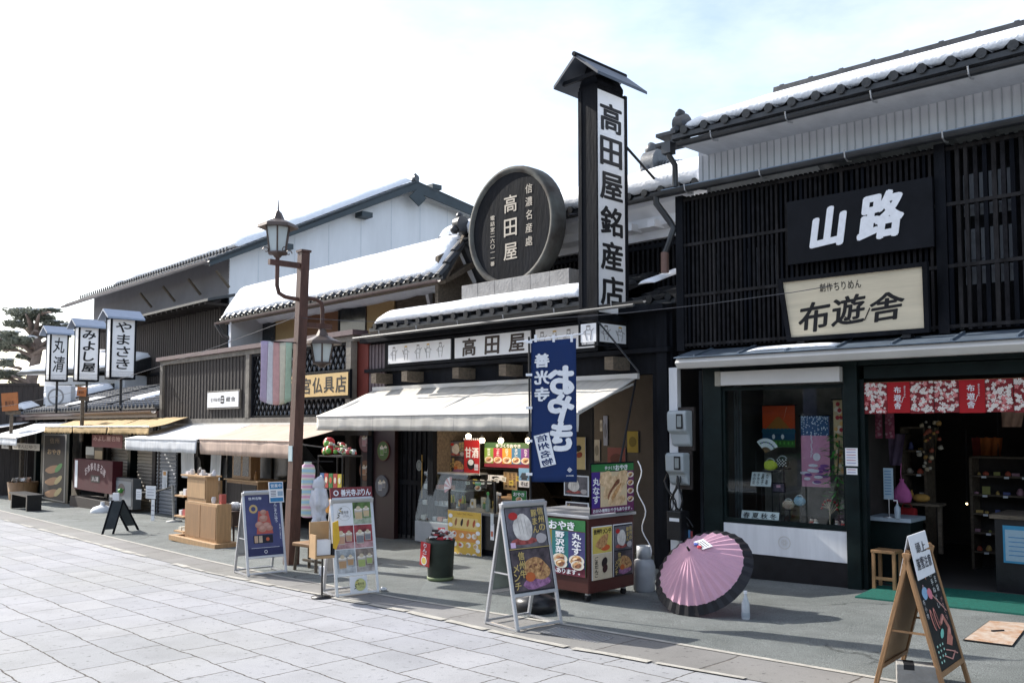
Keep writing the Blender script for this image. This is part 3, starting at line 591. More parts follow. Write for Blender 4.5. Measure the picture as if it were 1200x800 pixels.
# red berry twig ornament
x, z = wp(972, 585, .2); t = wthing('twig_ornament', 'pale branching twig with small red balls in the shop window', 'ornament', x, .2, .6); tw = mat('pale_twig', (.5,.38,.28), .7); mb = MB(); rb = MB(); rr = random.Random(1)
mb.tube([(0,0,0),(.005,0,.16),(-.01,0,.28)], .008, tw, 6)
for k in range(8):
    a = R(20+k*20); b_ = Vector((.1*cos(a), rr.uniform(-.03,.03), .18+.14*sin(a))); mb.tube([(0, 0, .14+.01*k), b_], .004, tw, 5); MB().blob((b_.x, b_.y, b_.z-.02), .016, flat(.3,.02,.02), k, 0, 8).build('red_ball', t)
mb.build('twig', t)
rr = random.Random(12)
for k, (px, c, nm) in enumerate(((951, (.5,.08,.06), 'red and white'), (957, (.65,.6,.55), 'white'), (981, (.45,.4,.38), 'grey and white'), (989, (.45,.06,.05), 'red'))):
    x, z = wp(px, 606, .16+.02*(k % 2)); t = wthing('doll', nm+' round cloth doll on the window shelf'+(' beside the twig' if px < 970 else ' at the right end'), 'doll', x, .16, .6, 'little dolls on the window shelf')
    MB().lathe([(.018,0),(.032,.015),(.034,.04),(.022,.06),(.012,.066)], mat('doll_cloth', c, .8), n=12).build('body', t); MB().blob((0,0,.08), .022, flat(.65,.5,.42), k, 0, 10).build('head', t); MB().lathe([(.023,0),(.02,.012),(.006,.02)], INK, (0,.003,.085), 10).build('hair', t)
t = wthing('moss_strip', 'low green artificial moss along the front of the window shelf', 'moss', wp(968, 606, .1)[0], .1, .603); mb = MB(); rr = random.Random(6)
for k in range(70):
    c = (rr.uniform(-.22,.22), rr.uniform(-.04,.04), .01); mb.blob(c, rr.uniform(.012,.022), LF, k, .4, 6)
mb.build('moss', t)
# notices on the post
for lab, p0, p1 in (('white printed calendar notice taped on the dark door post', (990.5, 524.5), (1005.5, 546)), ('small white slip taped under the calendar on the door post', (992, 548), (1005, 556))):
    x0, z1 = F.pix(*p0, -.075); x1, z0 = F.pix(*p1, -.075); t = wthing('notice', lab, 'notice', (x0+x1)/2, -.075, z0); W = (x1-x0)/2; H = z1-z0
    m = MB().box(-W, W, -.004, 0, 0, H, PAPER)
    for k in range(int(H/.03)): m.rect(-W*.8, W*.7, H-.02-k*.028, H-.012-k*.028, -.006, flat(.3,.3,.5) if k % 2 else flat(.45,.2,.25))
    m.build('sheet', t)
# entrance goods
ze = F.g(2.6, .4)+.03
xt, zt2 = F.pix(1038, 606, .3)
t = wthing('entrance_counter', 'dark green counter just inside the shop entrance', 'counter', xt, .45, ze); hh = zt2-ze
MB().box(-.24, .26, -.16, .3, hh-.04, hh, flat(.3,.36,.42)).build('top', t); MB().box(-.22, .24, -.12, .28, 0, hh-.042, DGRN).build('body', t)
t = wthing('notice_stand', 'small pale notice on a thin metal stand on the entrance counter', 'notice stand', F.X(1037, .3), .33, zt2)
MB().lathe([(.05,0),(.05,.008),(.01,.012)], ALU, n=14).tube([(0,0,0),(0,0,.2)], .006, ALU, 6).build('stand', t); m = MB().box(-.05, .05, -.004, .004, .19, .52, flat(.32,.42,.5)); 
for k in range(9): m.rect(-.038, .03, .48-k*.03, .49-k*.03, -.006, flat(.1,.2,.35))
m.build('sheet', t)
t = wthing('pump_bottle', 'clear pump bottle of hand sanitiser on the entrance counter', 'bottle', F.X(1047, .28), .3, zt2)
MB().lathe([(.03,0),(.032,.01),(.032,.11),(.014,.135),(.012,.15)], mat('clear_plastic', (.3,.36,.42), .15, .1), n=14).build('bottle', t); MB().tube([(0,0,.15),(0,0,.185),(-.035,-.01,.183)], .006, INKW, 6).build('pump', t)
x, z = F.pix(1057, 575, .75); t = wthing('drawstring_bag', 'pink drawstring bag hanging inside the dark entrance', 'bag', x, .75, z)
mb = MB(); mb.lathe([(.02,-.13),(.09,-.12),(.105,-.07),(.09,.0),(.05,.06),(.02,.10),(.028,.13)], mat('pink_crepe', (.42,.10,.28), .8, .15, 9, .4), n=18, sy=.6); mb.build('pouch', t); MB().tube([(0,0,.1),(-.01,0,.2),(.0,0,.3)], .005, flat(.4,.1,.25), 5).build('cord', t)
x, z = F.pix(1063, 602, .9); t = wthing('red_cloth_bag', 'red folded cloth bag behind the pink drawstring bag', 'bag', x, .9, z-.1); MB().box(-.1, .1, -.04, .05, 0, .17, mat('red_cloth', (.28,.012,.015), .8)).build('bag_body', t, bevel=.02); MB().tube([(.0+.05*cos(a), 0, .17+.05*sin(a)) for a in [pi*k/8 for k in range(9)]], .006, flat(.25,.02,.02), 5).build('handle', t)
x, z = F.pix(1076, 583, 1.1); t = wthing('stuffed_toy', 'yellow brown stuffed cat lying on a shelf inside the entrance', 'stuffed toy', x, 1.1, z); YB = mat('tan_plush', (.35,.2,.05), .9); MB().blob((.03,0,0), .07, YB, 1, .1, 12, (1.4,.7,.7)).blob((-.09,0,.03), .045, YB, 2, .05, 10).blob((-.11,0,.07), .014, YB).blob((-.07,0,.07), .014, YB).build('body', t)
MB().box(-.2, .25, -.1, .15, -.08, -.055, OLDW).box(-.19, -.15, .0, .04, -.6, -.08, OLDW).box(.2, .24, .0, .04, -.6, -.08, OLDW).build('shelf', wthing('wall_shelf', 'short dark wooden shelf carrying a stuffed toy in the entrance', 'shelf', x, 1.1, z))
# scarf hanger and trinkets on the left wall of the entrance
x, z = F.pix(1035, 490, .6); t = wthing('flower_scarf', 'pink flowered scarf hanging at the left of the entrance', 'scarf', x, .6, z)
mb = MB(); rr = random.Random(3)
for s_ in (-.06, .07):
    mb.box(s_-.05, s_+.045, 0, .01, -.22, .06, flat(.22,.05,.09))
    for k in range(22): flower(mb, s_+rr.uniform(-.04,.035), rr.uniform(-.2,.05), .016, -.004-.0001*k, rr.choice((flat(.4,.2,.25), flat(.35,.1,.15))))
mb.build('cloth', t); MB().tube([(-.14,0,.06),(.15,0,.06)], .008, BLACKP, 6).build('rail', t)
rr = random.Random(9)
for (cpx, yl_, zz0, zz1, wpx, lab) in ((1068, 1.6, 500, 560, 30, 'dark stand of small pale hanging charms deep in the entrance'), (1170, 1.9, 535, 640, 75, 'dark tiered shelf of small trinkets at the right of the entrance')):
    xa = F.X(cpx-wpx/2, yl_); xb = F.X(cpx+wpx/2, yl_); za = F.Z(cpx, zz0, yl_); zb3 = ze
    t = wthing('display_shelf', lab, 'display shelf', (xa+xb)/2, yl_, zb3); W = (xb-xa)/2; H = za-zb3
    mb = MB().box(-W, W, .3, .33, 0, H, DARKR); 
    n4 = 6; 
    for k in range(n4): mb.box(-W, W, 0, .29, H*(k+1)/n4-.02, H*(k+1)/n4, OLDW)
    mb.box(-W, -W+.03, 0, .3, 0, H, OLDW); mb.box(W-.03, W, 0, .3, 0, H, OLDW); mb.build('rack', t)
    for k in range(1, n4):
        cnt = int(W*2/.11)
        for q in range(cnt):
            xx = -W+.07+q*(2*W-.14)/max(1, cnt-1); c = rr.choice(((.45,.1,.06), (.5,.35,.12), (.55,.5,.45), (.1,.12,.3), (.35,.2,.25), (.3,.3,.1)))
            m5 = MB(); s_ = rr.uniform(.018, .045); xx += rr.uniform(-.02,.02); hq = rr.uniform(.8,2.6); (m5.lathe([(s_*.8,0),(s_,s_*.6),(s_*.5,s_*1.5*hq*.6),(.004,s_*hq)], flat(*c), (xx, rr.uniform(.05,.14), H*k/n4), 9) if rr.random() < .6 else m5.box(xx-s_, xx+s_, .05, .07, H*k/n4, H*k/n4+s_*hq, flat(*c)))
            if q % 2: m5.box(xx-.025, xx+.025, -.006, -.002, H*k/n4-.03, H*k/n4-.006, INKW)
            m5.build('trinket', loc=t.location, rot=t.rotation_euler, label='tiny colourful cloth trinket on the '+('dark stand deep in' if wpx == 30 else 'tiered shelf at the right of')+' the entrance', category='trinket', group='trinkets on the '+('dark stand' if wpx == 30 else 'tiered shelf'))
for k, (px, p0, p1, yl_, c, nm) in enumerate(((1162, 512, 560, 2.6, (.45,.13,.03), 'orange'), (1152, 512, 556, 2.7, (.30,.05,.04), 'dark red'), (1188, 470, 500, 1.4, (.35,.22,.16), 'dull pink patterned'), (1088, 500, 545, 2.5, (.35,.3,.2), 'beige'), (1048, 508, 545, 1.0, (.10,.07,.12), 'dark purple'))):
    x, z1 = F.pix(px, p0, yl_); z0 = F.Z(px, p1, yl_); t = wthing('hanging_cloth', nm+' cloth garment hanging in the dark shop interior', 'cloth', x, yl_, z0); H = z1-z0; cm = mat('hanging_cloth_dye', c, .8, .3, 7); mb = MB(); vs = []
    for j in range(6):
        for i in range(9): vs.append((-.13+.26*i/8*(1-.05*j)+.0, .025*sin(i*2.1+j*.4), H*(1-j/5)))
    mb.add(vs, [(j*9+i, j*9+i+1, (j+1)*9+i+1, (j+1)*9+i) for j in range(5) for i in range(8)], cm, True); mb.build('cloth', t); MB().tube([(-.15,0,H),(.15,0,H)], .008, BLACKP, 5).build('hanger', t)
rr = random.Random(14)
for k in range(26):
    px = 1078+rr.uniform(0, 24); py = 488+rr.uniform(0, 62); x, z = F.pix(px, py, 1.5+rr.random()*.3); tt = MB().blob((0,0,0), rr.uniform(.014,.034), flat(*rr.choice(((.6,.5,.35), (.5,.3,.1), (.55,.52,.45), (.4,.12,.08)))), k, .3, 8).tube([(0,0,.03),(0,0,.2)], .002, INK, 4).build('hanging_charm', loc=F.w(x, 1.6, z)); tag(tt, 'small pale cloth charm hanging on a thread in the dark entrance', 'charm', 'cloth charms hanging in the entrance')
# blue notice + bench + lamp spots
x0, z1 = F.pix(1175, 615, .5); x1, z0 = F.pix(1215, 662, .5); t = wthing('blue_notice', 'pale blue printed notice on the front of a dark counter at the right edge', 'notice', (x0+x1)/2, .5, z0); W = (x1-x0)/2; H = z1-z0
m = MB().box(-W, W, -.006, 0, 0, H, flat(.05,.25,.42)).rect(-W+.02, W-.02, .02, H-.04, -.008, flat(.3,.42,.5))
for k in range(5): m.rect(-W+.05, W-.05, H*.2+k*H*.12, H*.2+k*H*.12+.008, -.010, flat(.05,.2,.4))
m.build('sheet', t)
t = wthing('sales_counter', 'black sales counter deep in the shop behind the blue notice', 'counter', (x0+x1)/2+.2, .75, ze); MB().box(-.42, 1.4, -.24, .4, 0, z1-ze+.06, BLACKP).build('body', t); MB().box(-.46, 1.44, -.27, .43, z1-ze+.062, z1-ze+.1, OLDW).build('top', t)
x0 = F.X(1024, .12); x1 = F.X(1052, .12); t = wthing('low_stool', 'low brown wooden stool beside the entrance counter', 'stool', (x0+x1)/2, .02, F.g(2.5,0)); h = .42; Wq = (x1-x0)/2
MB().box(-Wq, Wq, -.1, .12, h-.03, h, OAK).build('seat', t, bevel=.004)
for sx in (-1, 1):
    for sy in (-.08, .1): MB().box(sx*(Wq-.02)-.015, sx*(Wq-.02)+.015, sy-.015, sy+.015, 0, h-.03, OAK).build('leg', t)
MB().box(-Wq+.03, Wq-.03, -.09, -.07, .12, .15, OAK).build('stretcher', t)
# floor mat
c = [G(*p) for p in ((1020,706),(1200,730),(1260,716),(1048,690))]
GM = mat('green_turf_mat', (.0,.10,.075), .85, .3, 40, .6, bscale=300); a = YF.loc(Vector(c[0])); x0, y0 = YF.X(1018, 0), -.38
o = MB(); 
def yg(x, y, dz): return (x, y, F.g(x, y)+dz)
o.quad([yg(2.38,-.55,.016), yg(4.9,-.55,.016), yg(4.9,.3,.044), yg(2.38,.3,.044)], GM); o.quad([yg(2.38,-.551,0), yg(4.9,-.551,0), yg(4.9,-.55,.016), yg(2.38,-.55,.016)], GM); tt = o.build('door_mat', loc=F.w(0,0,0), rot=(0,0,-F.th)); tag(tt, 'green turf mat lying on the pavement in front of the dark shop entrance', 'mat')
# rusty plate
pc = [G(*p) for p in ((1130,750),(1186,757),(1206,731),(1160,728))]; RP = mat('rusty_white_plate', (.55,.5,.44), .6, .1, 9, .4, col2=(.3,.15,.07), detail=8)
mb = MB(); cc = sum(pc, Vector())/4; mb.quad([tuple(p-cc+Vector((0,0,.010))) for p in pc], RP); mb.quad([tuple((p-cc)*1.06+Vector((0,0,.006))) for p in pc], BLACKP); mb.tube([(-.06,0,.014),(.05,.02,.014)], .008, INK, 5)
tag(mb.build('access_cover', loc=cc), 'pale rusty square metal cover plate set in the pavement', 'access cover')
# meters on the corner trim
def meter(label, px0, py0, px1, py1):
    yl = -.12; x0, z1 = TF.pix(px0, py0, yl); x1, z0 = TF.pix(px1, py1, yl); t = fthing('electricity_meter', label, 'electricity meter', TF, (x0+x1)/2, 0, z0, 'electricity meters on the corner'); W = (x1-x0)/2*.9; H = z1-z0
    MG = mat('meter_grey', (.38,.42,.44), .45, .06, 4); MB().prismx([(-.04, 0), (-.10, H*.08), (-.13, H*.35), (-.19, H*.45), (-.20, H*.93), (-.17, H), (-.04, H)], -W, W, MG).build('case', t, bevel=.02); MB().rect(W*.05, W*.75, H*.5, H*.9, -.203, INK).rect(W*.15, W*.6, H*.55, H*.85, -.205, flat(.25,.28,.28)).build('window', t)
    MB().box(-W*1.1, W*1.1, -.035, -.0, -.04, H+.04, BRN).build('backboard', t)
meter('grey electricity meter on the corner, the upper of two', 784, 481, 809, 524)
meter('grey electricity meter on the corner, the lower of two', 782, 530, 806, 570)
t = fthing('meter_cables', 'black cables looping down below the two grey meters', 'cables', TF, 0, -.05, .7); mb = MB(); rr = random.Random(4)
for k in range(6):
    x = .02+k*.025; a0, a1, a2 = rr.uniform(-.05,.05), rr.uniform(-.08,.08), rr.uniform(-.08,.14); mb.tube([(x+a0*sin(q*.5)+a1*sin(q*.9)+a2*(q/9)**2, -.05-.05*sin(q*.35), .50-.075*q) for q in range(10)], rr.choice((.007,.010,.013)), BLACKP, 6)
mb.build('cable', t); m = MB(); m.v=[]
t = fthing('mail_box', 'black letter box with a white slot label under the meters', 'letter box', TF, TF.X(790,-.2), -.12, TF.Z(790, 632, -.2)); MB().box(-.1, .1, -.12, .06, 0, .34, BLACKP).build('box', t, bevel=.01); MB().rect(-.06, .08, .22, .26, -.123, PAPER).build('label', t)
t = fthing('hanging_tags', 'blue and red plastic tags hanging below the meters', 'tags', TF, TF.X(804,-.15), -.1, TF.Z(804, 638, -.15)); MB().rect(-.03, .0, .0, .17, 0, flat(.12,.3,.55)).rect(.005, .035, .04, .16, -.003, flat(.4,.08,.08)).box(-.04, .045, .0, .004, .17, .18, BLACKP).build('tag_sheet', t)
# warm little spots of light deep inside the shop
WL = mat('warm_spot', (1,.75,.4), .5, .02, 2, emit=6)
for k, (px, py, yl) in enumerate(((1133, 590, 2.4), (1170, 545, 2.6))):
    x, z = F.pix(px, py, yl); t = wthing('small_lamp', ('left' if k == 0 else 'right')+' one of two tiny warm lamps deep in the dark shop', 'lamp', x, yl, z, 'tiny warm lamps'); MB().blob((0,0,0), .012, WL, 1, 0, 8).build('bulb', t); MB().tube([(0,0,.02),(0,.05,.9)], .006, BLACKP, 5).build('cord', t)
# ================================================================== middle shop: long established sweet shop with the tower sign
F = TF
tb = fthing('sweet_shop_house', 'black and white townhouse carrying the tower sign and round sign above the long cream awning', 'shop building', F)
XL = F.X(432); gb = -.32
yb_ = -.12                                         # fascia plane
mb = MB()
mb.box(XL, -.02, .0, .14, 2.36, 3.22, BLK); mb.box(XL, -.02, -.10, 0, 2.62, 2.68, BLK); mb.box(XL, -.02, -.2, 0, 3.12, 3.2, BLK)
for p in (436, 507, 676, 772): x = F.X(p, .05); mb.box(x-.06, x+.08, .0, .16, gb, 2.36, BLK)
mb.box(-.22, -.06, -.06, .0, gb, 3.2, BLK)
mb.build('front_frame', tb, bevel=.005)
for p in (440, 476, 536, 591, 716): x = F.X(p, -.3); MB().box(x-.07, x+.07, -.34, .0, 2.42, 2.58, OLDW).build('beam_end', tb)
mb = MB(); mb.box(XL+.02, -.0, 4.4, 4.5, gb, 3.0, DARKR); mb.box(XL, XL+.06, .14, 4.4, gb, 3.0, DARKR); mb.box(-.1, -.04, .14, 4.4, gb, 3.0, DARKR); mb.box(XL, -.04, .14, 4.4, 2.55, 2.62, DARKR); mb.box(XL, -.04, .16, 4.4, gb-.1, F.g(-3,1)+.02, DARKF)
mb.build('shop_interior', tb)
# dark sliding door at the left, round pictures stuck on it
xa, xb = F.X(436,.1)+.05, F.X(507,.1)
mb = MB(); mb.box(xa, xb, .16, .2, gb, 2.36, BLK2); 
for k in range(12): x = xa+.1+(xb-xa-.2)*k/11; mb.box(x, x+.02, .14, .16, gb+.2, 2.3, BLK)
mb.box(xa, xb, .13, .16, .75, .83, BLK); d = mb.build('sliding_door', tb); MB().tube([(xb-.28, .12, .55), (xb-.28, .12, 1.25)], .012, mat('brass_handle', (.4,.25,.08), .3, metal=.8), 6).build('handle', d)
def cupart(m, x, z, s_, y, c):                      # a glass of pudding seen in a print
    m.prism([(x-s_*.5, z-s_*.8), (x+s_*.5, z-s_*.8), (x+s_*.6, z+s_*.5), (x-s_*.6, z+s_*.5)], y-.001, y, flat(.5,.45,.4)); m.prism([(x-s_*.46, z-s_*.7), (x+s_*.46, z-s_*.7), (x+s_*.52, z+s_*.2), (x-s_*.52, z+s_*.2)], y-.002, y-.0015, flat(*c)); m.ell(x, z+s_*.55, s_*.6, s_*.2, y-.003, flat(.75,.7,.62)); m.ell(x, z+s_*.75, s_*.3, s_*.26, y-.004, flat(.6,.5,.35))
for k, (px, py, r, c, dd) in enumerate(((428, 517, .19, (.55,.3,.3), 'pink'), (449, 528, .17, (.15,.25,.08), 'green'), (428, 551, .18, (.4,.2,.12), 'brown'), (447, 569, .18, (.25,.25,.28), 'grey'), (430, 594, .16, (.12,.1,.09), 'dim lowest'))):
    x, z = F.pix(px, py, .02); t = fthing('round_picture', dd+' round photo of a drink glass on the dark wall of the sweet shop', 'picture', F, x, .02, z, 'round drink photos on the dark wall')
    m = MB(); m.tube([(0, .015, 0), (0, 0, 0)], r, flat(.12,.03,.03) if k != 3 else flat(.1,.1,.12), 26); m.ell(0, 0, r*.93, r*.93, -.002, flat(*[v*.5 for v in c]), 26); cupart(m, -.03, 0, r*.55, -.004, c); cupart(m, .08, .03, r*.4, -.01, [v*.8 for v in c]); m.build('print', t)
x, z = F.pix(430, 507, .03)
# wall strip on which the round pictures hang
MB().box(XL-.25, F.X(463,.04), .04, .12, gb, 2.36, mat('maroon_black_wall', (.03,.012,.014), .5)).build('dark_side_wall', tb)
# fascia boards with writing
zb0 = F.Z(500, 425, yb_)-.005; zt0 = F.Z(500, 397, yb_)
zb0 = 2.74; zt0 = 3.05
def fboard(p0, p1): return F.X(p0, yb_), F.X(p1, yb_)
FIG = flat(.25,.23,.22); FIY = flat(.65,.42,.1)
fr = MB(); fr.box(F.X(450,yb_), F.X(700,yb_), yb_+.01, 0, zb0-.05, zt0+.05, BLK); fo = fr.build('sign_frame', tb)
BF_ = mat('white_sign_panel', (.80,.80,.81), .45, .03, 3)
def figures(m, xs, y, H, zc):
    rr = random.Random(len(xs)*7)
    for i, x in enumerate(xs):
        for sgn in (-1, 1): m.tube([(x+sgn*.03, y, zc-H*.45), (x+sgn*.045, y, zc-H*.1), (x+sgn*.05, y, zc+H*.1), (x+sgn*.02, y, zc+H*.25)], .0035, FIG, 4)
        m.ring(x, zc+H*.30, .026, .034, y, FIG, 14); m.tube([(x-.05, y, zc+H*.12), (x-.09, y, zc+H*(.0+.2*(i % 2))), (x-.05, y, zc-H*.1)], .0035, FIG, 4); m.tube([(x+.05, y, zc+H*.12), (x+.09, y, zc+H*(.25-.2*(i % 2)))], .0035, FIG, 4)
        m.tube([(x-.03, y, zc-H*.05), (x+.03, y, zc-H*.09)], .003, FIG, 4); m.ell(x, zc+H*.42, .04, .012, y-.001, FIY if i % 2 else FIG, 8)
for k, (p0, p1) in enumerate(((455, 528), (533, 622), (628, 697))):
    a, b = fboard(p0, p1); m = MB().box(a, b, yb_-.006, yb_+.009, zb0, zt0, BF_)
    po = m.build('sign_panel', tb); m = MB()
    if k == 1:
        for c, p in zip('高田屋', (550, 577, 606)): m.ch(c, F.X(p, yb_), (zb0+zt0)/2, .30, .255, yb_-.009, mat('dark_brown_ink', (.035,.02,.015), .5), .035, shear=.05)
    else: figures(m, [a+(b-a)*q for q in ((.1,.3,.5,.66,.85) if k == 0 else (.12,.34,.58,.85))], yb_-.008, .25, (zb0+zt0)/2)
    m.build('lettering' if k == 1 else 'line_drawing', po)
# lower roof, thick snow, gutter
ye = -.52; ze2 = F.Z(560, 372, ye); xs0 = F.X(432, ye); xs1 = F.X(800, ye)
roof_tiles(tb, xs0, F.X(690,ye), (ye, ze2+.02), (1.0, ze2+.55), TILED, .27, .27); roof_tiles(tb, F.X(690,ye)+.003, -.05, (.12, ze2+.02), (1.0, ze2+.33), TILED, .27, .27, name='right_roof_tiles')
MB().prismx([(ye+.05, ze2-.06), (ye+.02, ze2-.01), (.2, ze2+.22), (.2, 3.15)], xs0, F.X(690,ye), BLK).build('eaves', tb)
gutter(tb, xs0-.1, -.02, ye-.04, ze2-.05, GUT, .04)
MB().tube([(xs0-.25, ye-.14, ze2-.11), (-.1, ye-.14, ze2-.11)], .02, mat('dull_pipe', (.1,.1,.1), .5), 6).build('pipe_rail', tb)
snow(tb, xs0+.15, F.X(683, ye), (ye+.04, ze2+.11), (-.26, ze2+.24), .13, 5, over=.07, lump=.16, step=.05)
snow(tb, F.X(745, -.3), F.X(765, -.3), (ye+.3, ze2+.2), (.5, ze2+.45), .05, 6, over=.03, lump=.5, endl=.15, endr=.15, step=.04)
# upper floor
yu = .95; xuL = F.X(516, yu)
zw0 = F.Z(540, 322, yu); zw1 = F.Z(540, 284, yu); zd0 = F.Z(640, 362, yu)
mb = MB(); mb.box(xuL, -.05, yu+.05, yu+.12, 3.2, zw0, BLK2); 
x = xuL+.03
while x < -.05: mb.box(x, x+.035, yu-.02, yu+.03, 3.35, zw0-.02, BLK2); x += .085
mb.box(xuL, -.05, yu-.03, yu+.04, zw0-.12, zw0-.06, BLK); mb.box(xuL, -.05, yu-.03, yu+.04, 3.55, 3.6, BLK)
mb.build('upper_lattice', tb)
z4 = zw0; ee = yu-.45; zee = F.Z(540, 279, ee)
MB().prismx([(yu+.1, z4), (yu-.05, z4), (yu-.08, z4+.10), (yu-.2, z4+.14), (yu-.22, z4+.26), (ee+.06, zee-.12), (ee+.06, zee-.03), (yu+.1, zee+.05)], xuL+.02, -.05, WHITE).build('plaster_cornice', tb)
for p in (745, 772): x = F.X(p, yu-.2); MB().box(x-.06, x+.06, yu-.34, yu-.1, z4+.1, z4+.2, WHITE).build('cornice_bracket', tb)
xe0 = F.X(508, ee)
rt_ = (2.9, F.Z(780, 204, 2.9)-.12)
roof_tiles(tb, xe0, .1, (ee, zee), rt_, TILED, .27, .27, name='upper_roof_tiles')
snow(tb, xe0+.12, .1, (ee+.05, zee+.05), (rt_[0]-.2, rt_[1]-.02), .20, 9, over=.07, lump=.22, step=.06, name='upper_snow')
gutter(tb, xe0-.08, .05, ee-.05, zee-.04, GUT, .045, name='upper_gutter', hang=False)
MB().prismx([(ee+.1, zee), (rt_[0], rt_[1]-.05), (2*rt_[0]-ee, zee), (2*rt_[0]-ee, -.3), (.2, -.3), (.2, 3.2), (yu+.1, 3.2)], XL+.02+.5, XL+.6, WHITE).build('side_wall', tb)
roof_tiles(tb, xe0, .1, (2*rt_[0]-ee, zee), rt_, TILED, .5, .5, name='rear_roof_tiles', caps=False)
mb = MB(); x = F.X(519, ee-.05); mb.box(x-.07, x+.07, ee-.12, ee+.04, zee-.12, zee+.0, GUT); mb.tube([(x, ee-.05, zee-.1), (x, ee-.05, F.Z(519, 357, ee))], .035, GUT, 8); mb.build('downpipe', tb)
# roof ridge ornament right
x, z = F.pix(760, 195, 2.6); tile_end(tb, x, 2.7, z-.12, 1.5, TILE, 'onigawara')
mb = MB()
for k in range(9): mb.tube([(x+.2+k*.06, 2.7, z-.02-.012*k), (x+.235+k*.06, 2.7, z-.022-.012*k)], .10, TILE, 10)
mb.build('ridge_tiles', tb)
# awning
AX0, AX1 = F.X(440), F.X(748); zA = F.Z(440, 457)
yfr = -1.15; zfA = F.Z(372, 487, yfr); zvA = F.Z(372, 504, yfr)
an = fthing('shop_awning', 'long cream canvas awning with a deep straight valance over the sweet shop front', 'awning', F, 0, 0, 0)
def canvas(parent, x0, x1, yb, zb, yf, zf, zv, m, folds=6, seed=0, name='canvas', scal=0):
    mb = MB(); nx = max(12, int((x1-x0)*14)); vs = []; fs = []; ny = 9
    for i in range(nx+1):
        x = x0+(x1-x0)*i/nx; u = (x-x0)/(x1-x0)
        for j in range(ny+1):
            v = j/ny; sag = -.035*sin(pi*v)*(.6+.4*abs(sin(u*folds*pi)))+.016*noise.noise(Vector((x*3.1+seed+v*.8, v*2.2, 0)))+.006*noise.noise(Vector((x*13+v*5, v*4, seed)))
            vs.append((x, yb+(yf-yb)*v, zb+(zf-zb)*v+sag))
        h = zf-zv; sc = scal*abs(sin(x*pi/.22))
        for j in range(1, 4): vs.append((x, yf-.006+.03*noise.noise(Vector((x*4.5, j*.5, seed)))*j/3, zf-h*j/3+(sc if j == 3 else 0)))
    W = ny+4
    for i in range(nx):
        for j in range(W-1): fs.append((i*W+j, i*W+j+1, (i+1)*W+j+1, (i+1)*W+j))
    mb.add(vs, fs, m, True); o = mb.build(name, parent); so_ = o.modifiers.new('s', 'SOLIDIFY'); so_.thickness = .004
    return o
canvas(an, AX0, AX1, -.03, zA, yfr, zfA, zvA, CANV, 7, 1)
mb = MB(); mb.tube([(AX0, yfr, zfA-.01), (AX1, yfr, zfA-.01)], .016, CREAM, 8); mb.build('front_bar', an)
for x in (AX0+.15, (AX0+AX1)/2, AX1-.05): MB().tube([(x, -.02, zA-.08), (x+.02, -.5, zA-.22), (x, yfr+.03, zfA-.03)], .018, CREAM, 7).build('arm', an)
MB().box(AX0-.02, AX1+.02, -.05, -.0, zA-.02, zA+.05, CREAM).build('rear_bar', an)
for x in (AX1-.6,): MB().tube([(x+.58, -.02, zA-.02), (x+1.0, -.9, 1.25)], .014, BLACKP, 6).build('stay', an)
# tower sign
y0t = -.60; x1t = F.X(701, y0t)
def soly(px, x):                                   # depth at which a line along the street-crossing axis meets a column of the photo
    k = (px-600)/FPX; k /= cos(PITCH); o = F.o+F.u*x; return -(o.x-k*o.y)/(F.n.x-k*F.n.y)
y1t = soly(734, x1t); x0t = F.X(680, y0t); zt0_ = F.Z(701, 100, y0t); zt1_ = F.Z(690, 368, y0t)
tw_ = fthing('tower_sign', 'tall black sign tower with a small gabled roof, white side panel of six black characters', 'sign tower', F, x1t, y0t, 0)
W = x1t-x0t; D = y1t-y0t
print('tower', W, D, zt0_, zt1_)
mb = MB(); mb.box(-W, -.02, .0, D, zt1_, zt0_+.05, BLK)
for a, b in ((-W-.01, -W+.05), (-.07, -.0)): mb.box(a, b, -.012, .03, zt1_, zt0_, BLK)
mb.box(-W-.01, 0, -.012, .03, zt1_-.0, zt1_+.08, BLK); mb.box(-.019, .012, -.014, .010, zt1_-.05, zt0_+.02, BLK); mb.box(-.019, .012, D-.008, D+.05, zt1_-.05, zt0_+.02, BLK)
mb.build('tower_body', tw_, bevel=.004)
pz0, pz1 = zt1_+.02, zt0_-.03
pn = MB(); pn.box(-.018, .003, .012, D-.01, pz0, pz1, BF_); pno = pn.build('white_panel', tw_)
m = MB(); hh = (pz1-pz0); yc = D/2
m.vtext('高田屋銘産店', 0, pz1-.10, pz0+.06, (D-.02)*.80, 0, INK, .034, .80); lo = m.build('lettering', pno, loc=(.006, D/2, 0), rot=(0,0,R(90)))
zr = zt0_+.09; sh_ = .25
for nm, sx in (('roof_slope', 1), ('roof_slope', -1)):
    xo = (-W/2)+sx*(W/2+.22); mb = MB(); mb.prism([(-W/2, zr+sh_), (xo, zr-.06), (xo, zr-.02), (-W/2, zr+sh_+.045)] if sx > 0 else [(-W/2, zr+sh_), (-W/2, zr+sh_+.045), (xo, zr-.02), (xo, zr-.06)], -.24, D+.20, STEEL if 0 else mat('dark_slate_roofing', (.05,.06,.08), .45, .2, 5))
    mb.build(nm, tw_)
mb = MB(); mb.tube([(-W/2, -.27, zr+sh_+.04), (-W/2, D+.22, zr+sh_+.04)], .03, BLK, 6); mb.build('ridge_bar', tw_)
MB().prism([(-W, zt0_+.04), (0, zt0_+.04), (0, zr), (-W/2, zr+sh_-.01), (-W, zr)], .02, D-.02, BLK).box(-W-.14, .14, -.16, -.12, zr-.02, zr+.03, BLK).build('gable', tw_)
mb = MB()
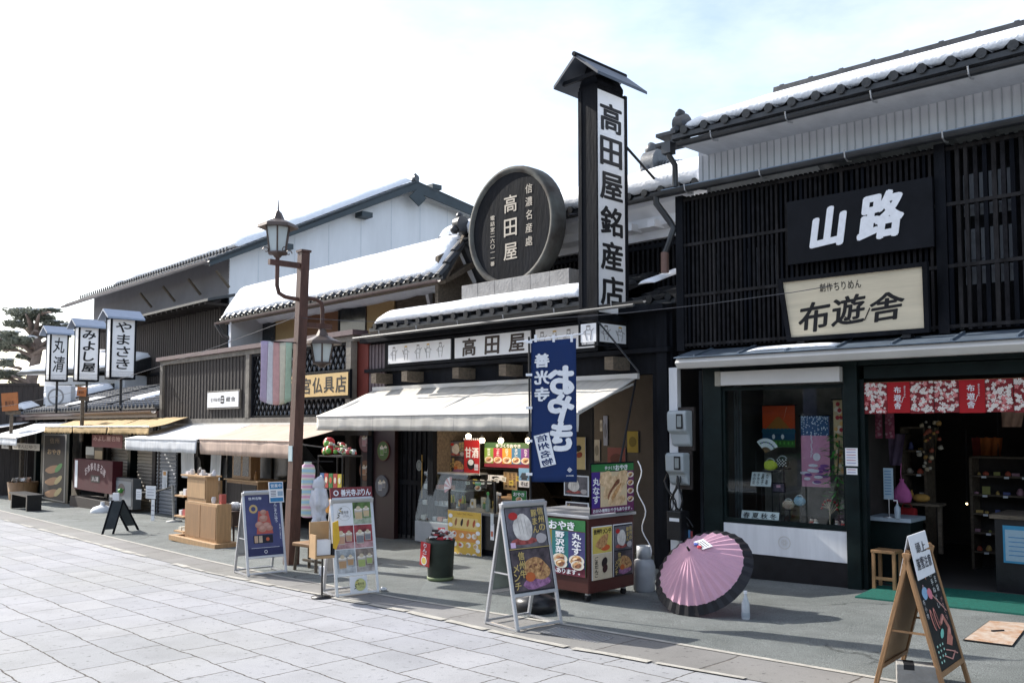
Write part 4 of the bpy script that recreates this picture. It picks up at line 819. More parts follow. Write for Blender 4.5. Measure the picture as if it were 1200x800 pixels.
mb.tube([(-.01, D, zt0_-.62), (.20, D+.9, zt0_-1.3)], .018, BLACKP, 6); mb.build('tie_rod', tw_); MB().tube([(-W, D-.05, zt0_-1.35), (-W-.35, D+.6, zt0_-2.05)], .016, BLACKP, 6).build('tie_rod', tw_)
# bracket and boxed panels under the tower
zbx0 = zb0-.03; xbx = x1t
mb = MB(); mb.box(-W-.02, .02, -.02, D+.02, zt1_-.08, zt1_-.0, BLK)
for x in (-W, 0):
    for y in (0, D): mb.box(x-.015, x+.015, y-.015, y+.015, zt1_-.38, zt1_-.08, BLK)
mb.box(-W-.015, .015, -.015, .015, zt1_-.40, zt1_-.38, BLK).box(-W-.015, .015, D-.015, D+.015, zt1_-.40, zt1_-.38, BLK).box(-.015, .015, .015, D-.015, zt1_-.40, zt1_-.38, BLK)
mb.tube([(-.0, .0, zt1_-.1), (.55, .1, zt1_-.75)], .012, BLACKP, 5); mb.build('steel_bracket', tw_)
m = MB().box(-W+.02, -.02, -.010, -.004, zt1_-.35, zt1_-.12, BF_); figures(m, [-W/2], -.013, .2, zt1_-.235); m.build('small_panel', tw_)
m = MB().box(.02, D-.02, -.006, 0, zt1_-.35, zt1_-.12, BF_); figures(m, [.14, D-.14], -.009, .2, zt1_-.235); m.build('small_panel', tw_, loc=(.008, 0, 0), rot=(0,0,R(90)))
# round sign on its stone base
yr = -.10; xc, zc = F.pix(599, 266, yr); r_ = (F.Z(598, 195, yr)-F.Z(598, 337, yr))/2
rs = fthing('round_sign', 'big round black sign with thick bronze rim and pale characters on the snowy lower roof', 'sign', F, xc, yr, zc-r_)
BRZ = mat('weathered_bronze', (.075,.058,.05), .7, .35, 2.5, .15, metal=.0, spec=.15, col2=(.10,.105,.098)); cz = r_
mb = MB(); n = 48; vs = []; pr = [(r_*.88, .0), (r_*.895, -.03), (r_*.94, -.05), (r_*.985, -.04), (r_, .02), (r_, .20), (r_*.95, .24), (0.01, .24)]
M_ = Matrix.Translation((0,0,cz)) @ Matrix.Rotation(R(-90), 4, 'X')
mb.lathe([(a, b) for a, b in pr], BRZ, n=n, M=M_); rim = mb.build('bronze_rim', rs)
for k in range(16):
    a = 2*pi*k/16+.1; 
mb = MB(); mb.tube([(0, .05, cz), (0, -.012, cz)], r_*.89, BLK, 48); fa = mb.build('black_face', rs)
m = MB(); GB = mat('pale_carved_gilt', (.50,.44,.36), .6, .12, 9); yy = -.016
m.vtext('高田屋', 0.0, cz+r_*.58, cz-r_*.60, r_*.30, yy, GB, .016, .72); m.vtext('信濃名産處', r_*.42, cz+r_*.66, cz-r_*.40, r_*.15, yy, GB, .01, .72); m.vtext('電話室二六〇一一番', -r_*.42, cz+r_*.26, cz-r_*.60, r_*.10, yy, GB, .02, .78); m.build('lettering', fa)
for s_ in (-1, 1): MB().blob((s_*r_*.55, .07, .10), .10, BRZ, s_, .3, 10, (1,.9,.7)).build('bracket', rs)
xq0, xq1 = F.X(541, yr-.15), F.X(668, yr-.15); zq = F.Z(600, 332, yr-.1)
mb = MB(); k = 6
for i in range(k): mb.box(xq0+(xq1-xq0)*i/k+.003, xq0+(xq1-xq0)*(i+1)/k-.003, yr-.16, yr+.35, zq-.34, zq+.07, STONE)
pl = fthing('sign_plinth', 'low grey block plinth carrying the round sign', 'plinth', F, 0, 0, 0); mb.build('blocks', pl, bevel=.006)
MB().tube([(xc+r_*.9, .25, zc+.1), (xc+r_*1.1, yu, zc+.2)], .02, BLACKP, 6).build('stay', rs, loc=(-xc, -yr, -(zc-r_)))

# ------------------------------------------------------------------ shop goods under the awning
def ft(name, lab, cat, px, py, yl, grp=None): x, z = F.pix(px, py, yl); return fthing(name, lab, cat, F, x, yl, z, grp)
def panel(name, lab, cat, p0, p1, yl, fn, back=None, th=.006, grp=None):
    x0, z1 = F.pix(*p0, yl); x1, z0 = F.pix(*p1, yl); t = fthing(name, lab, cat, F, (x0+x1)/2, yl, z0, grp); W = (x1-x0)/2; H = z1-z0
    m = MB().box(-W, W, 0, th, 0, H, back or PAPER); fn(m, W, H, -.002); m.build('sheet', t); return t, W, H
FC = [(.45,.22,.09), (.55,.35,.16), (.30,.13,.06), (.62,.48,.30)]
_pf = {}
def foto(c, c2, sc=14, var=.35):                   # uneven printed photograph tone
    k = (c, c2, sc)
    if k not in _pf: _pf[k] = mat('printed_photo_%d' % len(_pf), c, .4, var, sc, col2=c2, spec=.3, detail=6)
    return _pf[k]
BUNW = foto((.50,.46,.43), (.78,.75,.70), 9, .12); CRUST = foto((.22,.08,.03), (.60,.36,.16), 28, .3); FILL = foto((.05,.02,.015), (.30,.13,.07), 40, .4); DARKBG = foto((.012,.012,.018), (.10,.08,.09), 6, .5); SMOKE = foto((.03,.03,.04), (.16,.15,.17), 5, .4)
def food(m, x, z, s_, y, k=0, dark=False):          # a split bun / cutlet on its plate, as printed
    c = FC[k % 4]; m.ell(x, z, s_*1.15, s_*.62, y, flat(.10,.07,.05) if dark else flat(.7,.66,.58), 16); m.ell(x-.08*s_, z+.05*s_, s_*.85, s_*.48, y-.001, CRUST if k % 2 else foto((.35,.2,.1), (.68,.5,.3), 22), 14, .25, .06); m.ell(x+.12*s_, z-.06*s_, s_*.6, s_*.26, y-.002, FILL, 12, .35, .1); m.ell(x-.25*s_, z+.18*s_, s_*.38, s_*.12, y-.003, flat(min(1,c[0]*1.5), min(1,c[1]*1.5), min(1,c[2]*1.6)), 9, .3, .1)
def ph_bun(m, x0, x1, z0, z1, y):                   # white steamed bun photograph
    m.rect(x0, x1, z0, z1, y, SMOKE); cx, cz = (x0+x1)/2-.1*(x1-x0), (z0+z1)/2; w_, h_ = x1-x0, z1-z0
    m.ell(cx, z0+h_*.16, w_*.34, h_*.09, y-.001, foto((.10,.02,.02), (.42,.10,.09), 14), 16); m.ell(cx, cz, w_*.25, h_*.34, y-.002, BUNW, 20, .1, .04); m.ell(cx+w_*.05, cz, w_*.1, h_*.3, y-.003, BUNW, 12, .1, .05)
    for q in range(3): m.ell(cx-w_*.1+q*w_*.09, cz+h_*.03, w_*.008, h_*.24, y-.0036, flat(.42,.38,.35), 8, .12)
    m.ell(x1-w_*.16, z0+h_*.2, w_*.14, h_*.13, y-.0042, flat(.45,.42,.42), 12, 0, .05); m.ell(x0+w_*.18, z1-h_*.2, w_*.12, h_*.1, y-.0042, flat(.45,.03,.03), 10)
def ph_cut(m, x0, x1, z0, z1, y):                   # fried cutlet photograph
    w_, h_ = x1-x0, z1-z0; cx, cz = x0+w_*.62, z0+h_*.5; m.rect(x0, x1, z0, z1, y, DARKBG); m.ell(cx-w_*.05, z0+h_*.16, w_*.36, h_*.14, y-.001, foto((.10,.03,.10), (.40,.2,.36), 16), 14, .05, .08)
    m.ell(cx, cz, w_*.34, h_*.27, y-.002, CRUST, 22, -.25, .06)
    rr = random.Random(int(abs(x0)*100)+3)
    for q in range(12): m.ell(cx+rr.uniform(-.2,.2)*w_, cz+rr.uniform(-.14,.14)*h_, w_*.055, h_*.032, y-.003-.0002*q, CRUST if q % 2 else FILL, 9, rr.random()*3, .15)
    m.ell(x0+w_*.42, z0+h_*.32, w_*.13, h_*.12, y-.0058, flat(.5,.13,.04), 10)
def duo(m, W, H, y, txt=True):
    GT = flat(.55,.42,.16); m.rect(-W, W, 0, H, y, flat(.02,.02,.025)); ph_bun(m, -W*.95, W*.95, H*.51, H*.975, y-.001); ph_cut(m, -W*.95, W*.95, H*.02, H*.485, y-.001)
    if txt: m.vtext('信州の', W*.75, H*.97, H*.68, W*.30, y-.008, GT, .03); m.vtext('豚まん', W*.42, H*.95, H*.66, W*.28, y-.008, GT, .03); m.vtext('信州牛', -W*.48, H*.47, H*.16, W*.30, y-.0085, GT, .03); m.vtext('メンチ', -W*.80, H*.33, H*.03, W*.28, y-.0085, GT, .03)
# posters behind the counter
yq = .35
panel('poster', 'dark poster of a white bun and a cutlet hanging left of the counter', 'poster', (527, 516), (545, 555), yq, lambda m, W, H, y: duo(m, W, H, y))
def amz(m, W, H, y):
    m.rect(-W, W, 0, H, y, flat(.45,.02,.025)); m.htext('甘酒', -W*.9, W*.9, H*.62, H*.30, y-.002, INKW, .04); m.ell(-W*.1, H*.28, W*.5, H*.17, y-.002, INK, 16); m.ell(-W*.1, H*.33, W*.36, H*.09, y-.003, INKW, 14); m.rect(W*.35, W*.85, H*.1, H*.28, y-.003, flat(.6,.6,.7))
    for k in range(9):
        for zz in (H*1.02, -H*.02): m.ell(-W+2*W*k/8, zz, W*.10, H*.035, y-.001, INKW, 8)
panel('hanging_sign', 'red hanging sign for sweet sake with a black cup and white lettering', 'sign', (544, 515), (562, 555), .30, amz)
def oyk(m, W, H, y):
    cols = [(.18,.3,.05), (.35,.02,.05), (.5,.25,.03), (.04,.15,.3), (.15,.04,.25)]
    m.rect(-W, W, 0, H, y, flat(.05,.12,.05)); m.htext('手づくりおやき', -W*.5, W*.6, H*.87, H*.14, y-.002, INKW, .03)
    for k in range(5):
        a = -W+2*W*k/5; m.rect(a, a+2*W/5, H*.16, H*.78, y-.002, flat(*cols[k])); m.vtext(['野沢菜','つぶあん','かぼちゃ','きりぼし','丸なす'][k], a+W/5, H*.76, H*.46, W*.13, y-.003, INKW, .02); food(m, a+W/5, H*.3, W*.16, y-.004, k)
    m.rect(-W, W, 0, H*.15, y-.003, flat(.2,.02,.04))
panel('poster', 'wide colourful poster of five stuffed buns hanging over the counter', 'poster', (568, 518), (622, 549), yq, oyk)
def castle(m, W, H, y):
    m.rect(-W, W, H*.35, H, y, flat(.2,.4,.65)); m.rect(-W, W, 0, H*.35, y, INKW); m.quad([(-W*.8,y-.002,H*.5),(W*.8,y-.002,H*.5),(W*.4,y-.002,H*.75),(-W*.4,y-.002,H*.75)], flat(.05,.07,.1)); m.rect(-W*.5, W*.5, H*.38, H*.5, y-.002, flat(.04,.05,.07)); m.htext('そば', -W*.7, W*.7, H*.17, H*.2, y-.002, INK, .02)
panel('poster', 'small white and blue poster of a temple roof beside the banner pole', 'poster', (608, 548), (621, 571), .1, castle)
# bulbs
BUL = mat('warm_bulb_glass', (1,.82,.55), .3, .02, 2, emit=9); 
for k, (px, py) in enumerate(((549, 511), (565, 516), (587, 516), (619, 516))):
    t = ft('bulb_lamp', 'round warm light bulb hanging under the awning, %s from the left of four' % ('first','second','third','fourth')[k], 'lamp', px, py, -.1, 'round bulbs over the counter'); MB().blob((0,0,0), .042, BUL, k, 0, 12).build('bulb', t); MB().tube([(0,0,.04),(0,0,.09)], .02, BLACKP, 8).tube([(0,0,.09),(0,.02,.35)], .004, BLACKP, 5).build('socket', t)
    ld = bpy.data.lights.new('bulb_light', 'POINT'); ld.energy = 4.5; ld.color = (1,.80,.58); ld.shadow_soft_size = .05; lo2 = bpy.data.objects.new('bulb_light', ld); COL.objects.link(lo2); lo2.parent = t; lo2.location = (0, 0, -.06)
# display fridge
GLASS2 = glass_mat('dim_case_glass', (.86,.9,.9), 0, .3)
x0, y0_ = F.loc(G(489, 640)); gy = F.g(-3.3, -.2)
xf0 = F.X(490, -.05); xf1 = F.X(541, -.05)
t = fthing('display_fridge', 'glass fronted refrigerated display case standing in the shop front', 'display fridge', F, (xf0+xf1)/2, .1, gy); W = (xf1-xf0)/2; zf = F.Z(515, 556, -.05)-gy; zf2 = F.Z(515, 612, -.05)-gy
MG2 = mat('fridge_grey', (.36,.38,.40), .4, .08, 4); MB().box(-W, W, -.2, .4, .0, zf2, MG2).box(-W, W, .36, .4, zf2, zf, DARKR).box(-W, W, -.02, .4, zf, zf+.03, MG2).build('cabinet', t, bevel=.008)
mb = MB()
for k in (1, 2): mb.box(-W+.02, W-.02, -.1+.04*k, .35, zf2+(zf-zf2)*k/3, zf2+(zf-zf2)*k/3+.01, ALU)
mb.build('shelf', t); MB().prismx([(-.2, zf2), (-.02, zf), (-.014, zf), (-.194, zf2)], -W, W, GLASS2).build('glass_front', t)
for s_ in (-1, 1): MB().prismx([(-.2, zf2), (-.02, zf), (.36, zf), (.36, zf2)], s_*W-.004, s_*W+.004, GLASS2).build('glass_side', t)
rr = random.Random(2)
for k in range(3):
    for q in range(5):
        tt = fthing('sweet_box', 'small pale box of sweets in the display case', 'box', F, (xf0+xf1)/2-W+.08+q*.135, .05+.03*k, gy+zf2+(zf-zf2)*k/3+.012, 'sweets boxes in the display case'); MB().box(-.05, .05, -.05, .05, 0, rr.uniform(.03,.07), flat(*rr.choice(((.5,.45,.4), (.45,.2,.15), (.3,.3,.32))))).build('carton', tt)
t = ft('price_stand', 'white framed card standing on top of the display case', 'card', 503, 556, .1); MB().box(-.07, .07, 0, .01, 0, .17, PAPER).rect(-.05, .05, .03, .14, -.002, flat(.4,.12,.1)).build('card', t, rot=(-.2,0,0))
# white heart/ellipse emblem on door glass
t = ft('round_emblem', 'pale round emblem on the dark sliding door', 'emblem', 491, 545, .12); m = MB(); m.ell(0,0,.07,.09,0,flat(.2,.22,.22),24); m.ring(0,0,.05,.065,-.002,flat(.08,.1,.1),20,.8); m.build('disc', t)
# counter with yellow menu
cA = F.loc(G(530, 690)); cx0 = F.X(524, -.55); cx1 = F.X(623, -.55); gy = F.g(-2.2, -.5)
zc_ = F.Z(560, 600, -.55)
t = fthing('serving_counter', 'black serving counter with glass guard behind the yellow menu', 'counter', F, (cx0+cx1)/2, -.3, gy); W = (cx1-cx0)/2; H = zc_-gy
MB().box(-W, W, -.22, .3, .08, H-.04, BLACKP).box(-W+.05, W-.05, -.18, .26, 0, .08, BLK).build('body', t); MB().box(-W-.02, W+.02, -.25, .33, H-.038, H, flat(.12,.12,.12)).build('top', t, bevel=.004)
MB().box(-W, W*.1, -.2, -.19, H+.002, H+.42, GLASS2).build('glass_guard', t); MB().box(-W-.015, -W+.01, -.21, -.18, H+.0, H+.44, BLACKP).box(W*.1, W*.1+.025, -.21, -.18, H, H+.44, BLACKP).box(-W+.01, W*.1, -.21, -.18, H+.42, H+.44, BLACKP).build('guard_frame', t)
def menu(m, W, H, y):
    m.rect(-W, W, 0, H, y, flat(.62,.40,.07)); m.htext('Take Out Menu', -W*.45, W*.5, H*.95, H*.045, y-.001, flat(.25,.1,.02), .01, 1.3); rr = random.Random(5)
    m.rect(-W*.72, W*.8, H*.68, H*.88, y-.001, flat(.66,.5,.2)); m.rect(-W*.8, W*.8, H*.44, H*.64, y-.001, flat(.6,.25,.06))
    for k in range(4): m.ell(-W*.5+k*W*.36, H*.79, W*.07, H*.075, y-.002, flat(*((.3,.12,.05), (.03,.02,.02), (.35,.1,.04), (.4,.08,.03))[k]), 12, -.3, .05)
    for r in range(3):
        for k in range(4): m.ell(-W*.62+k*W*.42+rr.uniform(-.02,.02), H*(.56-r*.19)+rr.uniform(-.01,.01), W*.15, H*.05, y-.003, flat(.72,.7,.66), 14); m.ell(-W*.62+k*W*.42+rr.uniform(-.02,.02), H*(.56-r*.19), W*.10, H*.033, y-.004, flat(*rr.choice(FC+[(.03,.03,.03), (.2,.25,.08), (.45,.1,.05)])), 10, rr.random(), .1)
    for k in range(5): m.ell(-W*.82, H*(.9-k*.17), W*.13, H*.04, y-.005, PAPER, 12); m.ell(W*.82, H*(.78-k*.16), W*.13, H*.04, y-.005, PAPER, 12)
panel('menu_poster', 'yellow take out menu sheet with many round food pictures on the counter front', 'menu', (525, 597), (564, 665), -.56, menu)
rr = random.Random(11)
# things on the counter
def onc(px, yl): return F.X(px, yl)
BOT = (('sauce_bottle', 'green capped clear bottle on the counter', 572, (.3,.35,.32), (.1,.4,.12)), ('sauce_bottle', 'dark bottle with a white cap on the counter', 583, (.1,.06,.04), (.7,.7,.7)), ('sauce_bottle', 'pale bottle with a white cap on the counter', 577, (.45,.42,.4), (.7,.7,.7)))
for k, (nm, lab, px, c1, c2) in enumerate(BOT):
    t = fthing(nm, lab, 'bottle', F, onc(px, -.35), -.35+.05*k, zc_+.001, 'bottles on the counter'); b_ = MB().lathe([(.032,0),(.035,.01),(.035,.15),(.015,.2),(.014,.23)], mat('bottle_plastic', c1, .2, .1), n=14).build('bottle', t); MB().lathe([(.02,0),(.02,.03),(.012,.04)], flat(*c2), (0,0,.23), 12).build('cap', t)
for k, px in enumerate((532, 545)):
    t = fthing('squeeze_tubes', ('left' if k == 0 else 'right')+' pot of yellow tipped squeeze bottles on the counter', 'condiment pot', F, onc(px, -.4), -.42, zc_+.001, 'condiment pots on the counter'); MB().lathe([(.05,0),(.055,.09),(.05,.09),(.045,.01)], BLACKP, n=14).build('pot', t)
    for q in range(4): MB().lathe([(.014,.02),(.016,.12),(.006,.2)], flat(.5,.42,.08) if q % 2 else flat(.12,.2,.05), (.022*cos(q*1.6), .022*sin(q*1.6), 0), 8).build('squeeze_bottle', t)
t = fthing('tag_on_cord', 'white tag and paper slips hanging down the counter corner', 'tags', F, onc(577, -.6), -.6, zc_-.35); MB().box(-.035, .035, 0, .004, .0, .22, PAPER).box(-.03, .03, -.004, -.001, .2, .36, flat(.55,.58,.6)).rect(-.02, .02, .05, .12, -.006, flat(.5,.15,.1)).build('slip', t)
t = ft('paper_cone', 'white and pink paper fan ornament on the counter glass', 'ornament', 527, 566, -.52); m = MB()
for k in range(7): a = R(60+k*18); m.quad([(0,.002*(k%2),-.07),(.16*cos(a),.004,-.07+.16*sin(a)),(.16*cos(a+.31),0,-.07+.16*sin(a+.31))], PAPER if k % 2 else flat(.6,.4,.42))
m.build('paper', t, rot=(0,R(-25),0))
t = ft('green_tag', 'green printed price tag hanging at the counter glass', 'tag', 560, 565, -.5); MB().box(-.06, .06, 0, .004, -.04, .03, flat(.12,.4,.15)).htext('かぼちゃ', -.055, .055, -.0, .03, -.002, INKW, .02).build('tag', t); m = MB(); food(m, 0, -.08, .06, 0, 1); m.build('picture', t)
t = ft('noodle_cup', 'white tin with red and yellow label on the counter end', 'tin', 612, 591, -.4); MB().lathe([(.06,-.05),(.065,.05),(.06,.055)], PAPER, n=18).build('tin', t); MB().rect(-.05, .0, -.03, .03, -.067, flat(.55,.05,.04)).rect(.0, .045, -.03, .03, -.067, flat(.6,.45,.05)).build('label', t)
# string of little cards, packs and jars crowding the counter
rr = random.Random(77)
for k in range(13):
    px = 527+k*6.6; x = F.X(px, -.15); c = rr.choice(((.6,.57,.5), (.55,.4,.1), (.45,.06,.05), (.1,.25,.1), (.7,.68,.66), (.12,.1,.1))); hh = rr.uniform(.06,.17)
    t = fthing('counter_pack' if k % 3 else 'counter_jar', 'small packet or jar standing in the row on the serving counter', 'packet' if k % 3 else 'jar', F, x, -.12+.09*(k % 2), zc_+.001, 'packets and jars on the serving counter')
    if k % 3: MB().box(-.035, .035, -.02, .02, 0, hh, flat(*c)).rect(-.022, .022, hh*.3, hh*.7, -.022, flat(*rr.choice(((.7,.68,.6), (.08,.05,.04), (.5,.3,.05))))).build('pack', t)
    else: MB().lathe([(.03,0),(.035,.01),(.035,hh*.8),(.024,hh)], flat(*c), n=12).lathe([(.03,hh),(.03,hh+.015)], flat(.5,.4,.1), n=12).build('jar', t)
for k in range(9):
    x, z = F.pix(548+8.5*k, rr.uniform(556, 566), .15); t = fthing('price_card', 'small price card hanging in the row behind the counter', 'card', F, x, .15, z, 'price cards behind the counter'); c = rr.choice(((.7,.7,.68), (.65,.5,.1), (.5,.08,.06), (.7,.68,.6)))
    MB().box(-.045, .045, 0, .004, -.035, .035, flat(*c)).rect(-.03, .03, -.012, -.004, -.002, INK).rect(-.03, .02, .008, .016, -.002, INK).tube([(0,.002,.035),(0,.002,.12)], .002, INK, 4).build('card', t, rot=(0, rr.uniform(-.1,.1), 0))
x0 = F.X(545,.16); x1 = F.X(622,.16); z = F.Z(580, 549, .16); MB().tube([(x0,0,z),(x1,0,z)], .004, BLACKP, 4).build('card_rail', fthing('card_rail', 'thin black rail carrying the price cards behind the counter', 'rail', F, 0, .155, 0))
# basket barrel with red notice
p = G(516, 679); t = thing('goods_barrel', 'dark round barrel heaped with red and white packets and a red notice on its front', 'barrel', p, -F.th); h = .47; BRL = mat('dark_green_barrel', (.03,.04,.03), .6, .3, 5)
MB().lathe([(.13,0),(.145,.02),(.165,h-.05),(.175,h),(.15,h),(.14,h-.04)], BRL, n=24).lathe([(.135,.0),(.155,.015),(.155,.04),(.14,.045)], flat(.16,.2,.1), n=24).build('barrel', t)
x0 = -.17; m = MB().box(-.11, .06, -.004, 0, -.0, .27, flat(.45,.03,.035)).rect(-.095, .045, .01, .11, -.006, flat(.55,.08,.06)); m.vtext('りんご', -.025, .26, .10, .07, -.008, INKW, .03); m.ell(-.03, .06, .045, .04, -.009, flat(.65,.5,.12), 12); m.ring(-.03,.06,.04,.05,-.010,INKW,16); m.build('notice', t, loc=(-.04,-.185,h-.30), rot=(0,R(5),0))
rr = random.Random(4)
for k in range(46):
    a = rr.uniform(0, 2*pi); r = rr.uniform(0, .175); c = rr.choice(((.7,.68,.66), (.5,.06,.07), (.7,.66,.6), (.55,.2,.2), (.06,.05,.05))); M = Matrix.Translation((r*cos(a), r*sin(a), h+.01+.12*(1-r/.2)*rr.random())) @ Matrix.Rotation(rr.uniform(0,3), 4, 'Z') @ Matrix.Rotation(rr.uniform(-.7,.7), 4, 'X')
    tt = MB().box(-.04, .04, -.025, .025, -.008, .008, flat(*c), M).build('sweet_packet', loc=t.location, rot=(0,0,0)); tag(tt, 'small wrapped sweet packet heaped in the dark barrel', 'sweet packet', 'sweet packets in the barrel')
# red brown cart
pc = G(690, 707); cart = thing('food_cart', 'red brown steaming cart on castors covered with bun posters, beside the gas cylinder', 'food cart', pc, -F.th); CW, CD = .95, .72; ztop = F.Z(690, 608, F.loc(pc)[1])-pc.z
CB = mat('red_brown_laminate', (.075,.022,.018), .4, .2, 2); MB().box(-CW, 0, 0, CD, .09, ztop, CB).build('cabinet', cart, bevel=.008); MB().box(-CW-.02, .02, -.02, CD+.02, ztop+.001, ztop+.03, ALU).build('worktop', cart, bevel=.003)
for x in (-CW+.08, -.08):
    for y in (.08, CD-.08): co = MB().tube([(x-.014, y, .035), (x+.014, y, .035)], .034, BLACKP, 12).box(x-.02, x+.02, y-.02, y+.02, .06, .09, ALU).build('castor', cart)
MB().box(-.3, 0, CD-.3, CD, ztop+.031, ztop+.32, mat('steel_steamer', (.3,.3,.31), .3, .1, 4, metal=.8)).build('steamer', cart)
PG = flat(.03,.17,.05)
def cp1(m, W, H, y):
    m.rect(-W, W, 0, H, y, flat(.16,.03,.05)); m.rect(-W, W, H*.80, H, y-.001, PG); m.htext('手づくり', -W*.85, -W*.1, H*.89, H*.09, y-.003, INKW, .03); m.htext('おやき', -W*.1, W*.72, H*.885, H*.145, y-.003, INKW, .045)
    cols = [(.28,.02,.04), (.22,.18,.03), (.02,.15,.16), (.05,.05,.16)]
    for k in range(4): a = -W+2*W*k/4; m.rect(a, a+W/2, H*.14, H*.79, y-.002, flat(*cols[k])); m.vtext(('つぶあん','かぼちゃ','野沢菜','丸なす')[k], a+W*.25, H*.78, H*.38, W*.26, y-.004, INKW, .04); food(m, a+W*.25, H*.28, W*.2, y-.005, k); food(m, a+W*.29, H*.2, W*.17, y-.010, k+1)
    m.htext('各種類おやきもあります。', -W*.95, W*.9, H*.07, H*.085, y-.003, INKW, .03)
W = .44; H = .55
po = MB().box(-W, W, 0, .006, 0, H, PG); cp1(po, W, H, -.002); po.build('front_poster', cart, loc=(-W-.03, -.012, ztop-H-.02), rot=(0,0,0))
def cp2(m, W, H, y):
    m.rect(-W, W, 0, H, y, flat(.14,.03,.10)); m.rect(-W, W, H*.85, H, y-.001, PG); m.htext('手づくり', -W*.4, W*.1, H*.92, H*.07, y-.003, INKW, .03); m.htext('おやき', W*.1, W*.72, H*.92, H*.11, y-.003, INKW, .045)
    m.rect(-W, -W*.62, H*.12, H*.84, y-.002, flat(.06,.03,.22)); m.vtext('丸なす', -W*.80, H*.74, H*.2, W*.3, y-.004, INKW, .04); m.rect(-W*.6, W*.66, H*.13, H*.84, y-.002, flat(.62,.5,.32)); 
    BB = foto((.42,.24,.10), (.78,.60,.38), 12, .2); m.ell(W*.45, H*.70, W*.3, H*.16, y-.003, BB, 18, .4, .04); m.ell(-W*.35, H*.70, W*.3, H*.15, y-.003, BB, 18, .4, .04); m.ell(-.12*W, H*.52, W*.44, H*.15, y-.004, BB, 22, .75, .04); m.ell(.02*W, H*.47, W*.40, H*.085, y-.005, FILL, 18, .8, .08); m.ell(W*.10, H*.38, W*.46, H*.12, y-.006, BB, 20, .75, .04); m.ell(W*.12, H*.42, W*.34, H*.05, y-.007, CRUST, 18, .8, .08); m.ell(W*.3, H*.24, W*.28, H*.09, y-.008, BB, 16, .3, .04)
    for k in range(4): food(m, W*.83, H*(.76-k*.17), W*.14, y-.004, k)
    m.htext('お好み種類おやきもあります。', -W*.95, W*.95, H*.06, H*.07, y-.003, INKW, .03)
D2 = CD*.96; pw = D2/2; ph = .50
po = MB().box(-pw, pw, 0, .012, 0, ph, BLK); cp2(po, pw*.97, ph*.97, -.003); po.build('side_poster', cart, loc=(.03, pw+.0, ztop+.045), rot=(0,0,R(90)))
def cp3(m, W, H, y):
    m.rect(-W, W, H*.5, H, y, flat(.62,.5,.12)); m.rect(-W, W, 0, H*.49, y, flat(.60,.52,.38)); m.htext('信州牛メンチ', -W*.9, W*.95, H*.92, H*.10, y-.002, INK, .035, .95); m.ell(0, H*.72, W*.7, H*.11, y-.003, CRUST, 16, .5, .1); m.ell(W*.3, H*.6, W*.5, H*.06, y-.002, flat(.6,.12,.04), 12)
    m.vtext('ごまだんご', -W*.62, H*.45, H*.05, W*.36, y-.002, INK, .03); m.ell(W*.2, H*.32, W*.35, H*.08, y-.003, flat(.03,.02,.02), 12, .9); m.ell(W*.25, H*.2, W*.3, H*.07, y-.004, flat(.05,.02,.02), 12, .9)
po = MB().box(-.155, .155, 0, .006, 0, .52, PAPER); cp3(po, .15, .51, -.002); po.build('side_sheet', cart, loc=(.012, CD*.27, ztop-.60), rot=(0,0,R(90)))
po = MB().box(-.155, .155, 0, .006, 0, .52, PAPER); duo(po, .15, .51, -.002); po.build('side_sheet', cart, loc=(.012, CD*.73, ztop-.60), rot=(0,0,R(90)))
MB().tube([(.06+.04*sin(q*.8), CD+.005*q+.1*(q/20)**2, ztop+.55-.052*q) for q in range(20)], .0055, INKW, 6).build('gas_hose', cart)
# posters on the post behind the cart
yq2 = .28
panel('poster', 'cream poster with two black sausages hanging right of the blue banner', 'poster', (671, 512), (686, 550), -.2, lambda m, W, H, y: (m.rect(-W, W, 0, H, y, flat(.55,.42,.2)), m.ell(-W*.1, H*.65, W*.55, H*.1, y-.002, INK, 12, .3), m.ell(W*.1, H*.45, W*.5, H*.09, y-.003, flat(.25,.05,.02), 12, .3)))
panel('poster', 'square dark photo poster of a white bun right under the blue banner', 'poster', (661, 556), (690, 582), -.25, lambda m, W, H, y: (m.rect(-W, W, 0, H, y, INKW), ph_bun(m, -W*.92, W*.92, H*.06, H*.94, y-.001)))
panel('poster', 'square dark photo poster of a fried cutlet above the cart front', 'poster', (663, 587), (690, 610), -.25, lambda m, W, H, y: (m.rect(-W, W, 0, H, y, INKW), ph_cut(m, -W*.92, W*.92, H*.06, H*.94, y-.001), m.vtext('メンチ', -W*.7, H*.9, H*.1, W*.3, y-.01, flat(.55,.4,.15), .03)))
xw = F.X(690, -.2)
MB().box(F.X(628,-.1), xw+.02, -.16, -.12, 1.0, 1.95, DARKR).build('poster_board', fthing('poster_stand', 'dark board carrying the photo posters behind the cart', 'board', F))
